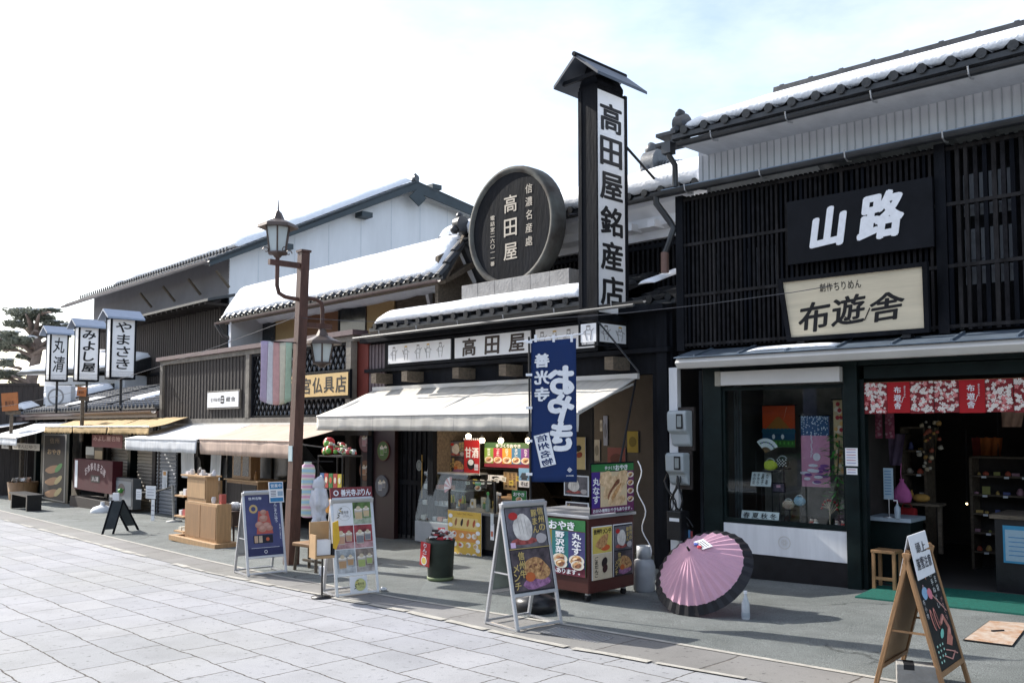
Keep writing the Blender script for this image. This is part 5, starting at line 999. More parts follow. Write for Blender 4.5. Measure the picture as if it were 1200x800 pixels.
# papers in the dim right end
for k, (p0, p1, c, dd) in enumerate((((696,515),(703,540),(.4,.4,.38),'narrow white'), ((707,487),(712,522),(.25,.3,.45),'tall blue'), ((712,524),(733,552),(.2,.06,.07),'dim red'), ((703,492),(706,505),(.45,.45,.45),'tiny white'), ((735,505),(748,530),(.35,.28,.05),'yellow round'))):
    panel('notice', dd+' notice on the dim wall at the right end under the awning', 'notice', p0, p1, 1.0, lambda m, W, H, y: (m.rect(-W, W, 0, H, y, flat(*c)), m.ell(0, H*.5, W*.7, H*.25, y-.002, flat(*[v*.5 for v in c]), 12)))
MB().box(F.X(690,1.02), -.1, 1.02, 1.06, gb, 2.5, mat('dim_grey_partition', (.10,.09,.085), .8, .2, 2)).build('partition', tb)
panel('poster', 'dark menu sheet of small dishes hanging left of the red sweet sake sign', 'poster', (503, 518), (524, 549), .5, lambda m, W, H, y: (m.rect(-W, W, 0, H, y, DARKBG), [food(m, (-.5+(k % 2))*W, H*(.2+.3*(k//2)), W*.3, y-.002, k) for k in range(6)]))
panel('poster', 'brown paper price list hanging inside right of the bun poster', 'poster', (590, 552), (606, 574), .45, lambda m, W, H, y: (m.rect(-W, W, 0, H, y, flat(.4,.28,.15)), [m.vtext('おやき一個', -W*.6+W*.6*k, H*.95, H*.1, W*.3, y-.002, INK, .01) for k in range(3)]))
panel('poster', 'green price sheet standing on the counter beside the banner pole', 'poster', (600, 574), (617, 590), -.3, lambda m, W, H, y: (m.rect(-W, W, 0, H, y, PG), m.htext('おやき', -W*.8, W*.8, H*.7, H*.3, y-.002, INKW, .03), food(m, 0, H*.3, W*.4, y-.002, 1)))
# goods and fittings inside the sweet shop
gy = F.g(-3, 1); rr = random.Random(31)
for k, (px0, px1, yl_, zt9) in enumerate(((548, 600, 2.2, 1.75), (600, 668, 2.6, 1.9))):
    a, b = F.X(px0, yl_), F.X(px1, yl_); t = fthing('goods_shelf', ('left' if k == 0 else 'right')+' wooden shelf of boxed sweets deep in the sweet shop', 'shelf', F, (a+b)/2, yl_, gy); W = (b-a)/2
    mb = MB().box(-W, W, .32, .36, 0, zt9-gy, BRN)
    for q in range(6): mb.box(-W, W, 0, .32, .25+.3*q, .275+.3*q, OLDW)
    mb.box(-W-.03, -W, 0, .36, 0, zt9-gy, OLDW); mb.box(W, W+.03, 0, .36, 0, zt9-gy, OLDW); mb.build('rack', t)
    for q in range(2, 6):
        for j in range(int(W*2/.16)):
            c = rr.choice(((.5,.1,.07), (.55,.45,.25), (.6,.57,.5), (.08,.2,.1), (.12,.1,.25), (.55,.3,.1))); hh = rr.uniform(.08,.2); oc = MB().box(-W+.03+.16*j, -W+.15+.16*j, .02, .15, .276+.3*q, .276+.3*q+hh, flat(*c)).rect(-W+.05+.16*j, -W+.13+.16*j, .29+.3*q, .276+.3*q+hh*.6, .018, flat(*rr.choice(((.65,.6,.5), (.1,.05,.04), (.5,.05,.05))))).build('sweet_carton', loc=t.location, rot=t.rotation_euler); tag(oc, 'boxed sweets on the '+('left' if k == 0 else 'right')+' wooden shelf deep in the sweet shop', 'carton', 'boxed sweets on the '+('left' if k == 0 else 'right')+' deep shelf')
for k, (p0, p1, yl_) in enumerate((((625,520),(655,548),1.4), ((572,556),(590,563),.32), ((656,470),(668,506),.9))):
    panel('notice', ('dim framed picture','small white price strip','narrow cream writing strip')[k]+' hanging inside the sweet shop', 'notice', p0, p1, yl_, lambda m, W, H, y: (m.rect(-W, W, 0, H, y, (DARKBG, PAPER, flat(.45,.4,.3))[k]), m.ell(0, H*.5, W*.5, H*.3, y-.002, (CRUST, INK, flat(.3,.05,.04))[k], 12)))
t = fthing('rice_steamer', 'round steel steamer with a wooden lid standing on the back of the serving counter', 'steamer', F, F.X(598, -.1), -.12, zc_+.001); MB().lathe([(.15,0),(.16,.02),(.16,.16),(.165,.17)], mat('steamer_steel', (.35,.35,.36), .3, .1, 4, metal=.8), n=24).build('pan', t); MB().lathe([(.165,.171),(.165,.2),(.03,.21),(.03,.24)], PINE_W, n=24).build('lid', t)
# gas cylinder
p = G(755, 692); t = thing('gas_cylinder', 'grey gas cylinder standing at the right end of the cart', 'gas cylinder', p); GC = mat('grey_cylinder_paint', (.33,.35,.37), .4, .08, 5, coat=.2)
MB().lathe([(.10,0),(.115,.02),(.118,.26),(.10,.32),(.05,.35),(.03,.36)], GC, n=24).build('tank', t); MB().lathe([(.07,.34),(.078,.345),(.078,.47),(.07,.47),(.068,.35)], GC, n=20).build('collar', t); MB().tube([(0,0,.35),(0,0,.43)], .018, flat(.3,.22,.08), 8).build('valve', t)
# nobori banner -------------------------------------------------------------
pb = G(627, 716); bn = thing('banner_flag', 'tall navy banner with mirrored white lettering on a thin pole beside the tower sign', 'banner', pb, 0)
H0 = at_depth(620, 397, pb.y).z-pb.z; xo = at_depth(620, 500, pb.y).x-pb.x; scale = pb.y/FPX
MB().tube([(xo+.02, 0, .12), (xo, 0, H0+.02)], .011, BLACKP, 8).build('pole', bn); MB().tube([(xo-.12, 0, H0-.03), (xo+.52, 0, H0+.05)], .008, INKW, 8).build('top_rod', bn)
zt_b = H0-.01; bw = 53*scale; bh = 166*scale
NAV = mat('navy_banner_cloth', (.008,.03,.125), .8, .08, 5, .1, bscale=120, trans=.12)
cl = bpy.data.objects.new('cloth_root_tmp', None) if 0 else None
mb = MB(); nx, nz2 = 14, 24; vs = []; fs = []
def bcurve(u, v): return .018*sin(u*3.3+v*1.5)*v+.01*sin(v*5)
for j in range(nz2+1):
    for i in range(nx+1):
        u, v = i/nx, j/nz2; vs.append((u*bw, bcurve(u, v), -v*bh+.035*(u-.5)*(1-v)))
for j in range(nz2):
    for i in range(nx): fs.append((j*(nx+1)+i, j*(nx+1)+i+1, (j+1)*(nx+1)+i+1, (j+1)*(nx+1)+i))
mb.add(vs, fs, NAV, True); c_ = mb.build('cloth', bn, loc=(xo+.02, 0, zt_b)); so2 = c_.modifiers.new('s', 'SOLIDIFY'); so2.thickness = .003; so2.offset = 1
m = MB()
def bz(v): return -v*bh
m.vtext('善光寺', bw*.24, bz(.08), bz(.44), bw*.31, 0, INKW, .05, .78, mirror=True); m.vtext('おやき', bw*.66, bz(.19), bz(.78), bw*.52, 0, INKW, .075, .96, mirror=True)
q = bw*.30; 
pl_ = [(-.17*bw,-.115*bh),(.17*bw,-.115*bh),(.17*bw,.115*bh),(-.17*bw,.115*bh)]; ro = .22
def rot2(x, z): return (q+x*cos(ro)-z*sin(ro), -.0006, bz(.775)+x*sin(ro)+z*cos(ro))
m.quad([rot2(*a) for a in pl_], INKW)
for k, c in enumerate('信州名物'):
    x, _, z = rot2(0, .115*bh*(.75-.5*k)); m.ch(c, x, z, bw*.24, bh*.046, -.0012, NAV, .03, rot=ro, mirror=True)
m.ring(bw*.84, bz(.915), .019, .024, 0, INKW, 4, 1.0); m.ch('屋', bw*.84, bz(.915), .028, .028, 0, INKW, .02, mirror=True); m.htext('高田屋', bw*.76, bw*.93, bz(.955), .012, 0, INKW, .01, mirror=True)
m.v = [(x, y-.008+bcurve(max(0,min(1,x/bw)), max(0,min(1,-z/bh))), z+.035*(x/bw-.5)*(1+z/bh)) for x, y, z in m.v]; m.build('lettering', c_)
for k in range(5): z = zt_b-.02-k*bh/4.3; MB().box(xo-.03, xo+.03, -.012, .012, z-.012, z+.012, INKW).build('strap', bn)
for k in (.1, .5, .9): MB().box(xo+.02+bw*k-.012, xo+.02+bw*k+.012, -.006, .006, zt_b-.02, zt_b+.05, INKW).build('strap', bn)
MB().lathe([(.18,.0),(.2,.03),(.2,.10),(.15,.14),(.06,.16),(.05,.27),(.025,.275)], BLACKP, n=28).build('water_base', bn)
# ================================================================== street things in front
def yfor(F, px, x, horiz=None):                    # local y at which the line (x, *) is seen in that column of the photo
    k = (px-600)/FPX/(cos(PITCH)); o = F.o+F.u*x; return -(o.x-k*o.y)/(F.n.x-k*F.n.y)
# ---- pink parasol
UP = mat('pink_oiled_paper', (.95,.58,.73), .5, .04, 5, .2, trans=.45); UB = mat('black_oiled_paper', (.012,.012,.016), .5, .3, 5)
g0 = G(826, 716); ax = Vector((-.50, -.52, .69)).normalized(); Rr = .485; Hc = .32
ctr = at_depth(824, 684, g0.y+.05); zlow = Rr*sqrt(1-ax.z**2); ctr.z = gz(ctr.x, ctr.y)+zlow+.005
q = ax.to_track_quat('Z', 'Y'); um = thing('paper_parasol', 'open pink paper parasol with a black border lying on the pavement before the shop window', 'parasol', (ctr.x, ctr.y, gz(ctr.x, ctr.y)))
Mu = Matrix.Translation((0,0,zlow+.005)) @ q.to_matrix().to_4x4()
def cone(rs0, rs1, m, off=0, n=30, steps=5, dip=.014, sc=.972):
    mb = MB(); vs = []; fs = []; 
    for i in range(steps+1):
        r = rs0+(rs1-rs0)*i/steps; h = Hc*(1-(r/Rr)**1.18)
        for k in range(n*2):
            rr_ = r*(1 if k % 2 == 0 else sc); vs.append(Mu @ Vector((rr_*cos(pi*k/n), rr_*sin(pi*k/n), h-(0 if k % 2 == 0 else dip*r/Rr)+off)))
    W = n*2
    for i in range(steps):
        for k in range(W): fs.append((i*W+k, i*W+(k+1) % W, (i+1)*W+(k+1) % W, (i+1)*W+k))
    mb.add(vs, fs, m); return mb
cone(.012, Rr*.86, UP).build('canopy', um); cone(Rr*.848, Rr, UB, -.003, steps=2, dip=.010, sc=.99).build('border', um)
mb = MB()
for k in range(30):
    a = 2*pi*k/30; mb.tube([Mu @ Vector((.02*cos(a), .02*sin(a), Hc-.012)), Mu @ Vector((Rr*.55*cos(a), Rr*.55*sin(a), Hc*(1-.55**1.18)-.014)), Mu @ Vector((Rr*.985*cos(a), Rr*.985*sin(a), -.006))], .003, OAK, 4)
mb.build('ribs', um); MB().tube([Mu @ Vector((0,0,Hc-.02)), Mu @ Vector((0,0,-.32))], .011, OAK, 8).build('handle', um)
MB().tube([Mu @ Vector((0,0,Hc-.01)), Mu @ Vector((0,0,Hc+.045))], [.012,.008], BLACKP, 8).build('tip', um)
t = thing('paper_tag', 'white written tag with a red and a blue dot lying on the pink parasol', 'tag', um.location)
al = R(62); Mt = Mu @ Matrix.Rotation(al, 4, 'Z') @ Matrix.Translation((.14, 0, Hc*(1-(.14/Rr)**1.18)+.008)) @ Matrix.Rotation(R(30), 4, 'Y')
e_ = Vector((0,0,1)); 
m = MB(); m.box(-.055, .055, -.075, .075, 0, .004, PAPER, Mt); 
for k in range(3): m.box(-.03+.025*k, -.022+.025*k, -.055, .05, .0045, .005, INK, Mt)
m.build('slip', t)
for k, c in enumerate(((.45,.03,.05), (.08,.12,.4))): MB().lathe([(.022,.0),(.022,.007),(.015,.01)], flat(*c), (-.06, -.03+.055*k, .002), 14, Mt).build('dot', t)
p = G(874, 725); t = thing('plastic_bottle', 'clear water bottle standing on the pavement right of the pink parasol', 'bottle', p)
CP = mat('clear_bottle', (.5,.54,.58), .15, .1, 9); MB().lathe([(.033,0),(.037,.01),(.036,.10),(.034,.14),(.013,.2),(.013,.225)], CP, n=16).build('bottle', t); MB().lathe([(.0375,.02),(.038,.03),(.038,.05),(.0375,.06)], flat(.35,.4,.45), n=16).build('water', t); MB().lathe([(.016,.222),(.016,.245)], INKW, n=12).build('cap', t)

# ---- sandwich boards
def aframe(label, pL, pR, Hpx, pback, frame, fw=.03, z0=.18, fill=None, paint=None, cat='sandwich board', back=None, flip=False, name='sandwich_board', square=False):
    L_, R_ = G(*pL), G(*pR); c = (L_+R_)/2; wv = (R_-L_); W = wv.length/2; rz = atan2(wv.y, wv.x); bd = (G(*pback)-L_); bv = Vector((-wv.y, wv.x, 0)).normalized(); s = bd.length*.97 if square else abs(bd.dot(bv)); 
    dep = c.y; Hh = (at_depth(pL[0], Hpx, dep).z-c.z)
    t = thing(name, label, cat, (c.x, c.y, c.z), rz); sl_ = sqrt(Hh*Hh+(s/2)**2); a = atan2(s/2, Hh)
    def side(nm, sg, content):
        mb = MB()
        for x in (-W, W-fw): mb.box(x, x+fw, -.0, fw*.8, 0, sl_, frame)
        mb.box(-W+fw, W-fw, 0, fw*.8, sl_-fw, sl_, frame); mb.box(-W+fw, W-fw, 0, fw*.8, z0-fw, z0, frame); mb.box(-W+fw, W-fw, .002, fw*.6, .02, .02+fw*.7, frame) if not square else None
        o = mb.build(nm, t, loc=(0, 0 if sg > 0 else s, 0), rot=(-a, 0, 0) if sg > 0 else (-a, 0, pi), bevel=.003)
        if content: 
            m = MB(); w2 = W-fw; m.box(-w2, w2, .006, .014, z0, sl_-fw, content[0])
            if content[1]: 
                q = MB(); content[1](q, w2, sl_-fw-z0, 0); q.v = [(x, y+.004, z+z0) for x, y, z in q.v]
                m.build('panel', o); q.build('print', o)
            else: m.build('panel', o)
        return o
    f = side('front_leaf', 1, (fill or flat(.05,.05,.05), paint)); side('rear_leaf', -1, (back or flat(.3,.31,.32), None))
    mb = MB()
    for x in (-W+.01, W-.02): mb.box(x, x+.012, s*.28, s*.72, Hh*.43, Hh*.43+.012, frame)
    mb.build('brace', t); MB().tube([(-W+.02, s/2, Hh-.0), (W-.02, s/2, Hh-.0)], .016, frame, 8).build('hinge', t)
    for x in (-W+.002, W-fw-.002): MB().box(x, x+fw, 0, s, .004, .02, frame).build('side_rail', t) if not square else None
    return t, W, sl_, a, f, s, Hh
def pmeat(m, W, H, y):
    duo(m, W, H, y); m.rect(-W*.92, -W*.68, H*.515, H*.575, y-.012, flat(.7,.5,.7)); m.rect(-W, W, H*.495, H*.505, y-.012, flat(.45,.35,.15))
aframe('large silver sandwich board with two dark meat bun photographs beside the black water weight', (606, 741), (660, 731), 590, (556, 733), ALU, fill=BLACKP, paint=pmeat, back=flat(.20,.24,.22), z0=.31)
def pbun(m, W, H, y):
    NV = mat('navy_poster', (.055,.06,.16), .35, .35, 1.5); m.rect(-W, W, 0, H, y, NV); m.quad([(-W*.45,y-.001,H*.35),(W*.5,y-.001,H*.35),(W*.28,y-.001,H*.72),(-W*.28,y-.001,H*.72)], flat(.45,.10,.08))
    for x, z, r in ((0,.70,.15),(-.02,.6,.2),(-.27,.5,.19),(.14,.48,.2),(-.1,.43,.19),(.3,.44,.16)): m.ell(x*W, z*H, r*W*1.25, r*W*.95, y-.002-.0004*(1-z), flat(.42,.22,.17), 16, .1, .03); m.ell(x*W-.02*W, z*H+.02*H, r*W*.8, r*W*.5, y-.0035, flat(.52,.31,.25), 12, .2, .05)
    m.ring(-W*.55, H*.76, W*.13, W*.24, y-.002, flat(.5,.36,.16), 22); m.htext('信州名物', -W*.8, -W*.05, H*.93, H*.045, y-.003, INKW, .02); m.vtext('りんごまんじゅう', W*.72, H*.88, H*.52, W*.17, y-.003, INKW, .02); m.vtext('長野土産に', W*.9, H*.5, H*.25, W*.07, y-.003, INKW, .01)
    m.rect(-W*.65, W*.45, H*.2, H*.33, y-.004, flat(.02,.02,.03)); m.rect(-W*.6, -W*.4, H*.21, H*.32, y-.005, flat(.5,.35,.25)); m.rect(-W*.35, -W*.15, H*.21, H*.32, y-.005, flat(.5,.4,.3)); m.ell(W*.15, H*.26, W*.1, H*.03, y-.005, flat(.5,.12,.06))
    m.rect(-W, W, 0, H*.12, y-.002, flat(.03,.035,.10)); m.ring(0, H*.06, W*.07, W*.10, y-.003, INKW, 6); m.rect(-W*.8, W*.8, H*.125, H*.13, y-.003, INKW)
bA = aframe('silver sandwich board with a navy poster of stacked brown buns beside the street lamp', (290, 676), (337, 671), 577, (273, 671), ALU, fill=BLACKP, paint=pbun, back=flat(.45,.46,.47), z0=.24)
# little printed notice clipped on top
t = thing('clip_notice', 'small blue and white notice standing on the top of the navy bun board', 'notice', bA[0].location, bA[0].rotation_euler[2]); W = bA[1]; zz = bA[6]
m = MB().box(W-.17, W+.02, -.002, .004, 0, .26, PAPER); m.rect(W-.16, W+.01, .17, .25, -.004, flat(.04,.2,.4)); m.rect(W-.16, W+.01, .01, .06, -.004, flat(.04,.2,.4)); m.rect(W-.06, W+.01, .08, .14, -.004, flat(.3,.4,.5)); m.htext('営業中', W-.15, W, .21, .045, -.006, INKW, .02)
for k in range(4): m.rect(W-.15, W-.08, .08+.02*k, .088+.02*k, -.004, flat(.1,.1,.15))
m.build('sheet', t, loc=(0, bA[5]/2-.05, zz-.14), rot=(-.2,0,0))
def pcups(m, W, H, y):
    m.rect(-W, W, 0, H, y, PAPER); cw = W; chh = H/3; cols = {(0,1):(.12,.2,.06), (1,0):(.3,.04,.05), (1,1):(.32,.05,.06), (2,0):(.35,.38,.4), (2,1):(.25,.2,.17)}
    for (r, c), cc in cols.items():
        x0 = -W+c*W+.004; x1 = x0+W-.008; z1 = H-r*chh-.004; z0 = z1-chh+.008; m.rect(x0, x1, z0, z1, y-.001, foto(tuple(v*.2 for v in cc), tuple(min(1, v*1.3) for v in cc), 7, .3)); m.rect(x0, x1, z0, z0+chh*.26, y-.0015, foto(tuple(v*.5+.1 for v in cc), tuple(v*.8+.3 for v in cc), 11, .2))
        pc = ((.35,.42,.15), (.55,.42,.25), (.5,.3,.2), (.2,.2,.22), (.45,.28,.15))[(r*2+c) % 5]
        cupart(m, x0+(x1-x0)*.30, z0+chh*.44, chh*.32, y-.003, pc); cupart(m, x0+(x1-x0)*.72, z0+chh*.50, chh*.25, y-.009, pc)
    logo(m, -W*.5, H-chh*.5, chh*.33, y-.003)
def logo(m, x, z, r, y):
    m.ring(x+r*.15, z, r*.9, r*.93, y, flat(.35,.35,.3), 26)
    for k in range(5): m.ell(x-r*.75+r*.12*k, z-r*.5+r*.28*k, r*.20, r*.07, y-.001, flat(.08,.08,.05) if k != 3 else flat(.6,.42,.08), 8, 2.4 if k % 2 else .3)
    m.htext('善光寺', x-r*.3, x+r*.75, z+r*.12, r*.45, y-.001, INK, .0); m.htext('ぷりん', x-r*.1, x+r*.8, z-r*.35, r*.28, y-.001, INK, .0)
cA_ = aframe('silver sandwich board with six photographs of pudding glasses under a red header', (394, 701), (445, 695), 585, (369, 696), ALU, fill=PAPER, paint=pcups, back=flat(.42,.42,.42), z0=.24)
tH, W, sl_, a_, fl_ = cA_[0], cA_[1], cA_[2], cA_[3], cA_[4]
HM = mat('maroon_header', (.16,.02,.025), .4, .1, 3); m = MB().box(-W*.98, W*.98, -.004, .012, sl_+.002, sl_+.12, HM); mh = m.build('header_board', fl_); m = MB(); m.htext('善光寺ぷりん', -W*.5, W*.9, sl_+.062, .07, -.006, INKW, .035, .95); m.ring(-W*.72, sl_+.062, .018, .03, -.006, INKW, 14); m.build('lettering', mh)
m = MB().box(-W*.35, W*.45, -.004, .0, .03, .205, PAPER); m.ell(.03, .115, .062, .062, -.006, flat(.6,.6,.25), 22); logo(m, .02, .115, .07, -.008); m.build('lower_card', fl_)
# leaflet box hooked on the left of it
p = cA_[0].location; t = thing('leaflet_box', 'brown cardboard leaflet holder with a yellow ribbon on the left of the pudding board', 'leaflet box', (p.x, p.y, p.z), cA_[0].rotation_euler[2]); CBM = mat('kraft_cardboard', (.42,.27,.14), .8, .12, 6)
MB().box(-W-.24, -W-.03, -.02, .16, .42, .445, CBM).box(-W-.24, -W-.225, -.02, .16, .445, .66, CBM).box(-W-.05, -W-.03, -.02, .16, .445, .56, INK).prismx([(.145,.445),(.16,.445),(.16,.78),(.145,.78)], -W-.24, -W-.03, CBM).build('box', t)
MB().box(-W-.22, -W-.06, .02, .12, .45, .60, PAPER).build('leaflets', t, rot=(0,R(0),0)); MB().prism([(-W-.02,.5),(-W-.05,.52),(-W-.06,.78),(-W+.0,.80),(-W+.02,.6)], -.03, -.02, flat(.65,.4,.04)).build('ribbon', t)
MB().tube([(-W-.1, .14, .0), (-W-.1, .14, .44)], .01, BLACKP, 6).lathe([(.11,0),(.11,.012),(.02,.02)], BLACKP, (-W-.1,.14,0), 18).build('stand', t)
# bench behind
p = G(366, 668); t = thing('wooden_bench', 'small old wooden bench between the lamp post and the pudding board', 'bench', p, R(-42)); MB().box(-.26, .26, -.13, .13, .30, .345, mat('worn_bench_seat', (.28,.16,.08), .6, .25, 4)).build('seat', t, bevel=.01)
for sx in (-1, 1):
    for sy in (-1, 1): MB().tube([(sx*.20, sy*.09, .30), (sx*.225, sy*.11, 0)], .022, OLDW, 6).build('leg', t)
MB().box(-.2, .2, -.012, .012, .1, .13, OLDW).build('stretcher', t)
t = thing('paper_pack', 'white paper pack lying on the ground under the bench', 'pack', G(383, 673), .4); MB().box(-.09, .09, -.06, .06, 0, .10, PAPER).build('pack', t, bevel=.006)
t = thing('crumpled_tissue', 'crumpled white tissue on the ground right of the pudding board', 'tissue', G(449, 692)); MB().blob((0,0,.018), .03, PAPER, 3, .9, 10, (1.3,1,.7)).build('tissue', t)
# toy rack
pr_ = G(397, 652); t = thing('toy_rack', 'black wire rack with printed packets below the bag of toy balls', 'display rack', pr_, R(-45)); 
zr1 = at_depth(395, 533, pr_.y).z-pr_.z
mb = MB()
for x in (-.3, .3):
    for y in (-.16, .16): mb.tube([(x, y, 0), (x, y, zr1)], .012, BLACKP, 6)
for z in (.25, .6, .95, zr1-.02): mb.box(-.31, .31, -.17, .17, z, z+.015, BLACKP)
mb.build('frame', t); rr = random.Random(21)
for z in (.62, .97):
    for k in range(5):
        c = rr.choice(((.4,.06,.05), (.5,.4,.05), (.05,.2,.06), (.5,.5,.5), (.1,.2,.4), (.5,.25,.05))); tt = thing('snack_packet', 'colourful snack packet standing on the black wire rack', 'packet', t.location+Vector((0,0,z)), t.rotation_euler[2], 'snack packets on the wire rack'); m = MB().box(-.27+.11*k, -.175+.11*k, -.15, -.12, 0.001, .20, flat(*c)); m.ell(-.222+.11*k, .11, .03, .045, -.152, flat(*rr.choice(((.7,.65,.5), (.6,.1,.05)))), 10); m.build('packet', tt)
ptop = pr_.z+zr1
t = thing('toy_ball_bag', 'clear bag of red and green toy balls heaped on top of the wire rack', 'toys', (pr_.x, pr_.y, ptop), R(-45)); BR = mat('red_ball', (.45,.03,.03), .35, .15, 9); BG = mat('green_ball', (.14,.38,.06), .35, .15, 9)
for k, (x, y, z, r) in enumerate(((-.20,-.05,.17,.085), (-.10,-.1,.075,.07), (-.24,-.07,.05,.065), (0,-.06,.06,.055), (-.02,.05,.13,.05))):
    b_ = MB().blob((x, y, z), r, BR, k, .05, 16).build('ball', t); MB().blob((x+.02, y-r*.45, z-.012), r*.68, BG, k+4, .05, 14).build('green_half', b_)
mb = MB(); mb2 = MB(); rr = random.Random(3)
for k in range(70): a = rr.uniform(0, .40); c = (-.12+a, rr.uniform(-.12,.1), .03+rr.random()*(.16-a*.35)); mb.blob(c, rr.uniform(.015,.035), rr.choice((flat(.5,.53,.5), flat(.3,.4,.2), flat(.5,.1,.1), flat(.6,.55,.4))), k, .5, 6)
mb.build('small_toys', t)
# pastel and white plush bags hanging at the left
PAS = bpy.data.materials.new('pastel_stripes'); PAS.use_nodes = True; N_ = PAS.node_tree.nodes; L_2 = PAS.node_tree.links; tc = N_.new('ShaderNodeTexCoord'); wv_ = N_.new('ShaderNodeTexWave'); wv_.bands_direction = 'Z'; wv_.inputs['Scale'].default_value = 2.2; wv_.inputs['Distortion'].default_value = 1.5; cr_ = N_.new('ShaderNodeValToRGB'); e = cr_.color_ramp.elements; e[0].color = (.7,.35,.5,1); e[1].color = (.35,.6,.75,1); e.new(.5).color = (.7,.68,.45,1); e.new(.25).color = (.75,.7,.75,1); L_2.new(tc.outputs['Object'], wv_.inputs[0]); L_2.new(wv_.outputs[0], cr_.inputs[0]); L_2.new(cr_.outputs[0], N_['Principled BSDF'].inputs['Base Color'])
def hang_at(px, pt_, pb_, dep): a = at_depth(px, pt_, dep); b = at_depth(px, pb_, dep); return a.x, a.z, b.z
x, z1, z0 = hang_at(361, 541, 606, pr_.y-.15); t = thing('striped_candy_bag', 'long pastel striped bag of cotton candy hanging beside the white plush toy', 'candy bag', (x, pr_.y-.15, z0)); H = z1-z0
MB().lathe([(.06,0),(.10,.03),(.105,H*.3),(.10,H*.6),(.105,H*.85),(.09,H*.93),(.05,H*.97),(.06,H)], PAS, n=11, sy=.6).build('bag', t); MB().box(-.06, .35, .0, .01, H+.0, H+.012, BLACKP).build('hook_bar', t)
x, z1, z0 = hang_at(374, 553, 625, pr_.y-.2); t = thing('plush_toy', 'white plush toy in a clear bag hanging in front of the wire rack', 'plush toy', (x, pr_.y-.2, z0)); H = z1-z0; PL = mat('white_plush', (.72,.74,.8), .8, .06, 14, .5)
MB().blob((0,0,H*.80), .09, PL, 5, .35, 18, (1,.8,1.2)).blob((.0,0,H*.47), .115, PL, 6, .75, 22, (.95,.75,1.9)).blob((.0,0,H*.16), .085, PL, 3, .8, 16, (1.1,.8,1.6)).build('plush', t)
# near chalk board, timber frame
BKC = mat('chalkboard', (.012,.014,.015), .55, .4, 3)
def pchalk(m, W, H, y):
    rr = random.Random(6)
    for k, (x, z, c, c2) in enumerate(((-.55,.86,(.30,.18,.42),(.2,.5,.42)), (-.5,.66,(.25,.42,.60),(.6,.2,.25)))):
        m.ell(x*W, z*H, W*.24, H*.055, y, flat(*c), 14, .2, .05); m.ell((x+.38)*W, (z-.02)*H, W*.2, H*.05, y-.001, flat(*c2), 14, -.2, .05); m.ring(x*W, z*H+H*.055, H*.014, H*.02, y-.001, flat(.6,.4,.45), 12)
    m.ell(-.12*W, .84*H, W*.05, H*.08, y-.002, flat(.6,.3,.2), 8)
    for k in range(2): m.ell((-.45+.3*k)*W, .42*H, W*.11, H*.10, y, flat(.55,.22,.18), 14, .15); m.ell((-.43+.3*k)*W, .41*H, W*.05, H*.08, y-.001, BKC, 12, .15)
    m.ell(-.05*W, .28*H, W*.2, H*.03, y-.001, flat(.2,.55,.45), 12, .4)
    for k in range(11): m.ell((-.75+.24*(k % 3)+.05*rr.random())*W, (.20-.045*(k//3))*H, W*.055, H*.012, y, flat(.35,.6,.5), 8)
    m.quad([(.1*W,y,.18*H),(.55*W,y,.30*H),(.75*W,y,.2*H),(.5*W,y,.14*H)], flat(.5,.2,.15)); m.tube([(.0,y,.36*H),(.35*W,y,.42*H),(.62*W,y,.30*H),(.55*W,y,.24*H)], .012, flat(.55,.25,.2), 5); m.tube([(-.1*W,y,.14*H),(.4*W,y,.10*H),(.75*W,y,.06*H)], .005, flat(.6,.3,.25), 4); m.tube([(-.35*W,y,.10*H),(.2*W,y,.04*H),(.6*W,y,.09*H)], .005, flat(.6,.3,.25), 4)
    m.vtext('春夏の手ぬぐい', .35*W, H*.97, H*.48, W*.22, y-.001, flat(.6,.62,.6), .0, .8); m.vtext('あづま袋', .68*W, H*.94, H*.62, W*.2, y-.001, flat(.6,.62,.6), .0, .8); m.vtext('がまぐち', .72*W, H*.58, H*.36, W*.16, y-.001, flat(.55,.3,.28), .0, .8); m.tube([(.05*W,y,.62*H),(.6*W,y,.50*H),(.85*W,y,.44*H)], .0035, flat(.6,.35,.3), 4)
    m.vtext('布小物', -.78*W, H*.62, H*.44, W*.14, y-.001, flat(.6,.6,.6), .0)
cB = aframe('timber framed chalkboard with coloured drawings and a white paper over its top, nearest the camera', (1112, 823), (1139, 801), 646, (1018, 822), OAK, fw=.032, z0=.17, fill=BKC, paint=pchalk, back=mat('plywood_back', (.36,.25,.15), .7, .12, 3), square=True)
t = thing('paper_notice', 'white paper warning notice folded over the top of the near chalkboard', 'notice', cB[0].location, cB[0].rotation_euler[2]); W = cB[1]; sl_, a_ = cB[2], cB[3]
sB, HB = cB[5], cB[6]; yb0 = (sl_-.17)*sin(a_)-.012; zb0_ = (sl_-.17)*cos(a_); dyy, dzz = sB/2-yb0, HB+.10-zb0_; a2_ = atan2(dyy, dzz); Ls = sqrt(dyy*dyy+dzz*dzz)
po = MB().box(-W+.01, W-.10, -.003, .0, 0, Ls, PAPER).build('sheet', t, loc=(0, yb0, zb0_), rot=(-a2_, 0, .04)); m = MB(); m.htext('頭上', -W+.10, W-.19, Ls*.68, .065, -.007, flat(.05,.05,.06), .01); m.htext('落雪注意', -W+.04, W-.13, Ls*.33, .07, -.007, flat(.05,.05,.06), .015); m.build('lettering', po)
MB().box(-W+.01, W-.10, .0, .003, .02, Ls, PAPER).build('rear_sheet', t, loc=(0, sB-yb0, zb0_), rot=(a2_, 0, .04))
t = thing('concrete_block', 'grey concrete block weight standing between the legs of the near chalkboard', 'concrete block', G(1078, 816), R(-20)); MB().box(-.13, .11, -.06, .06, 0, .20, mat('concrete', (.27,.26,.24), .9, .15, 9, .5)).build('block', t, bevel=.006)
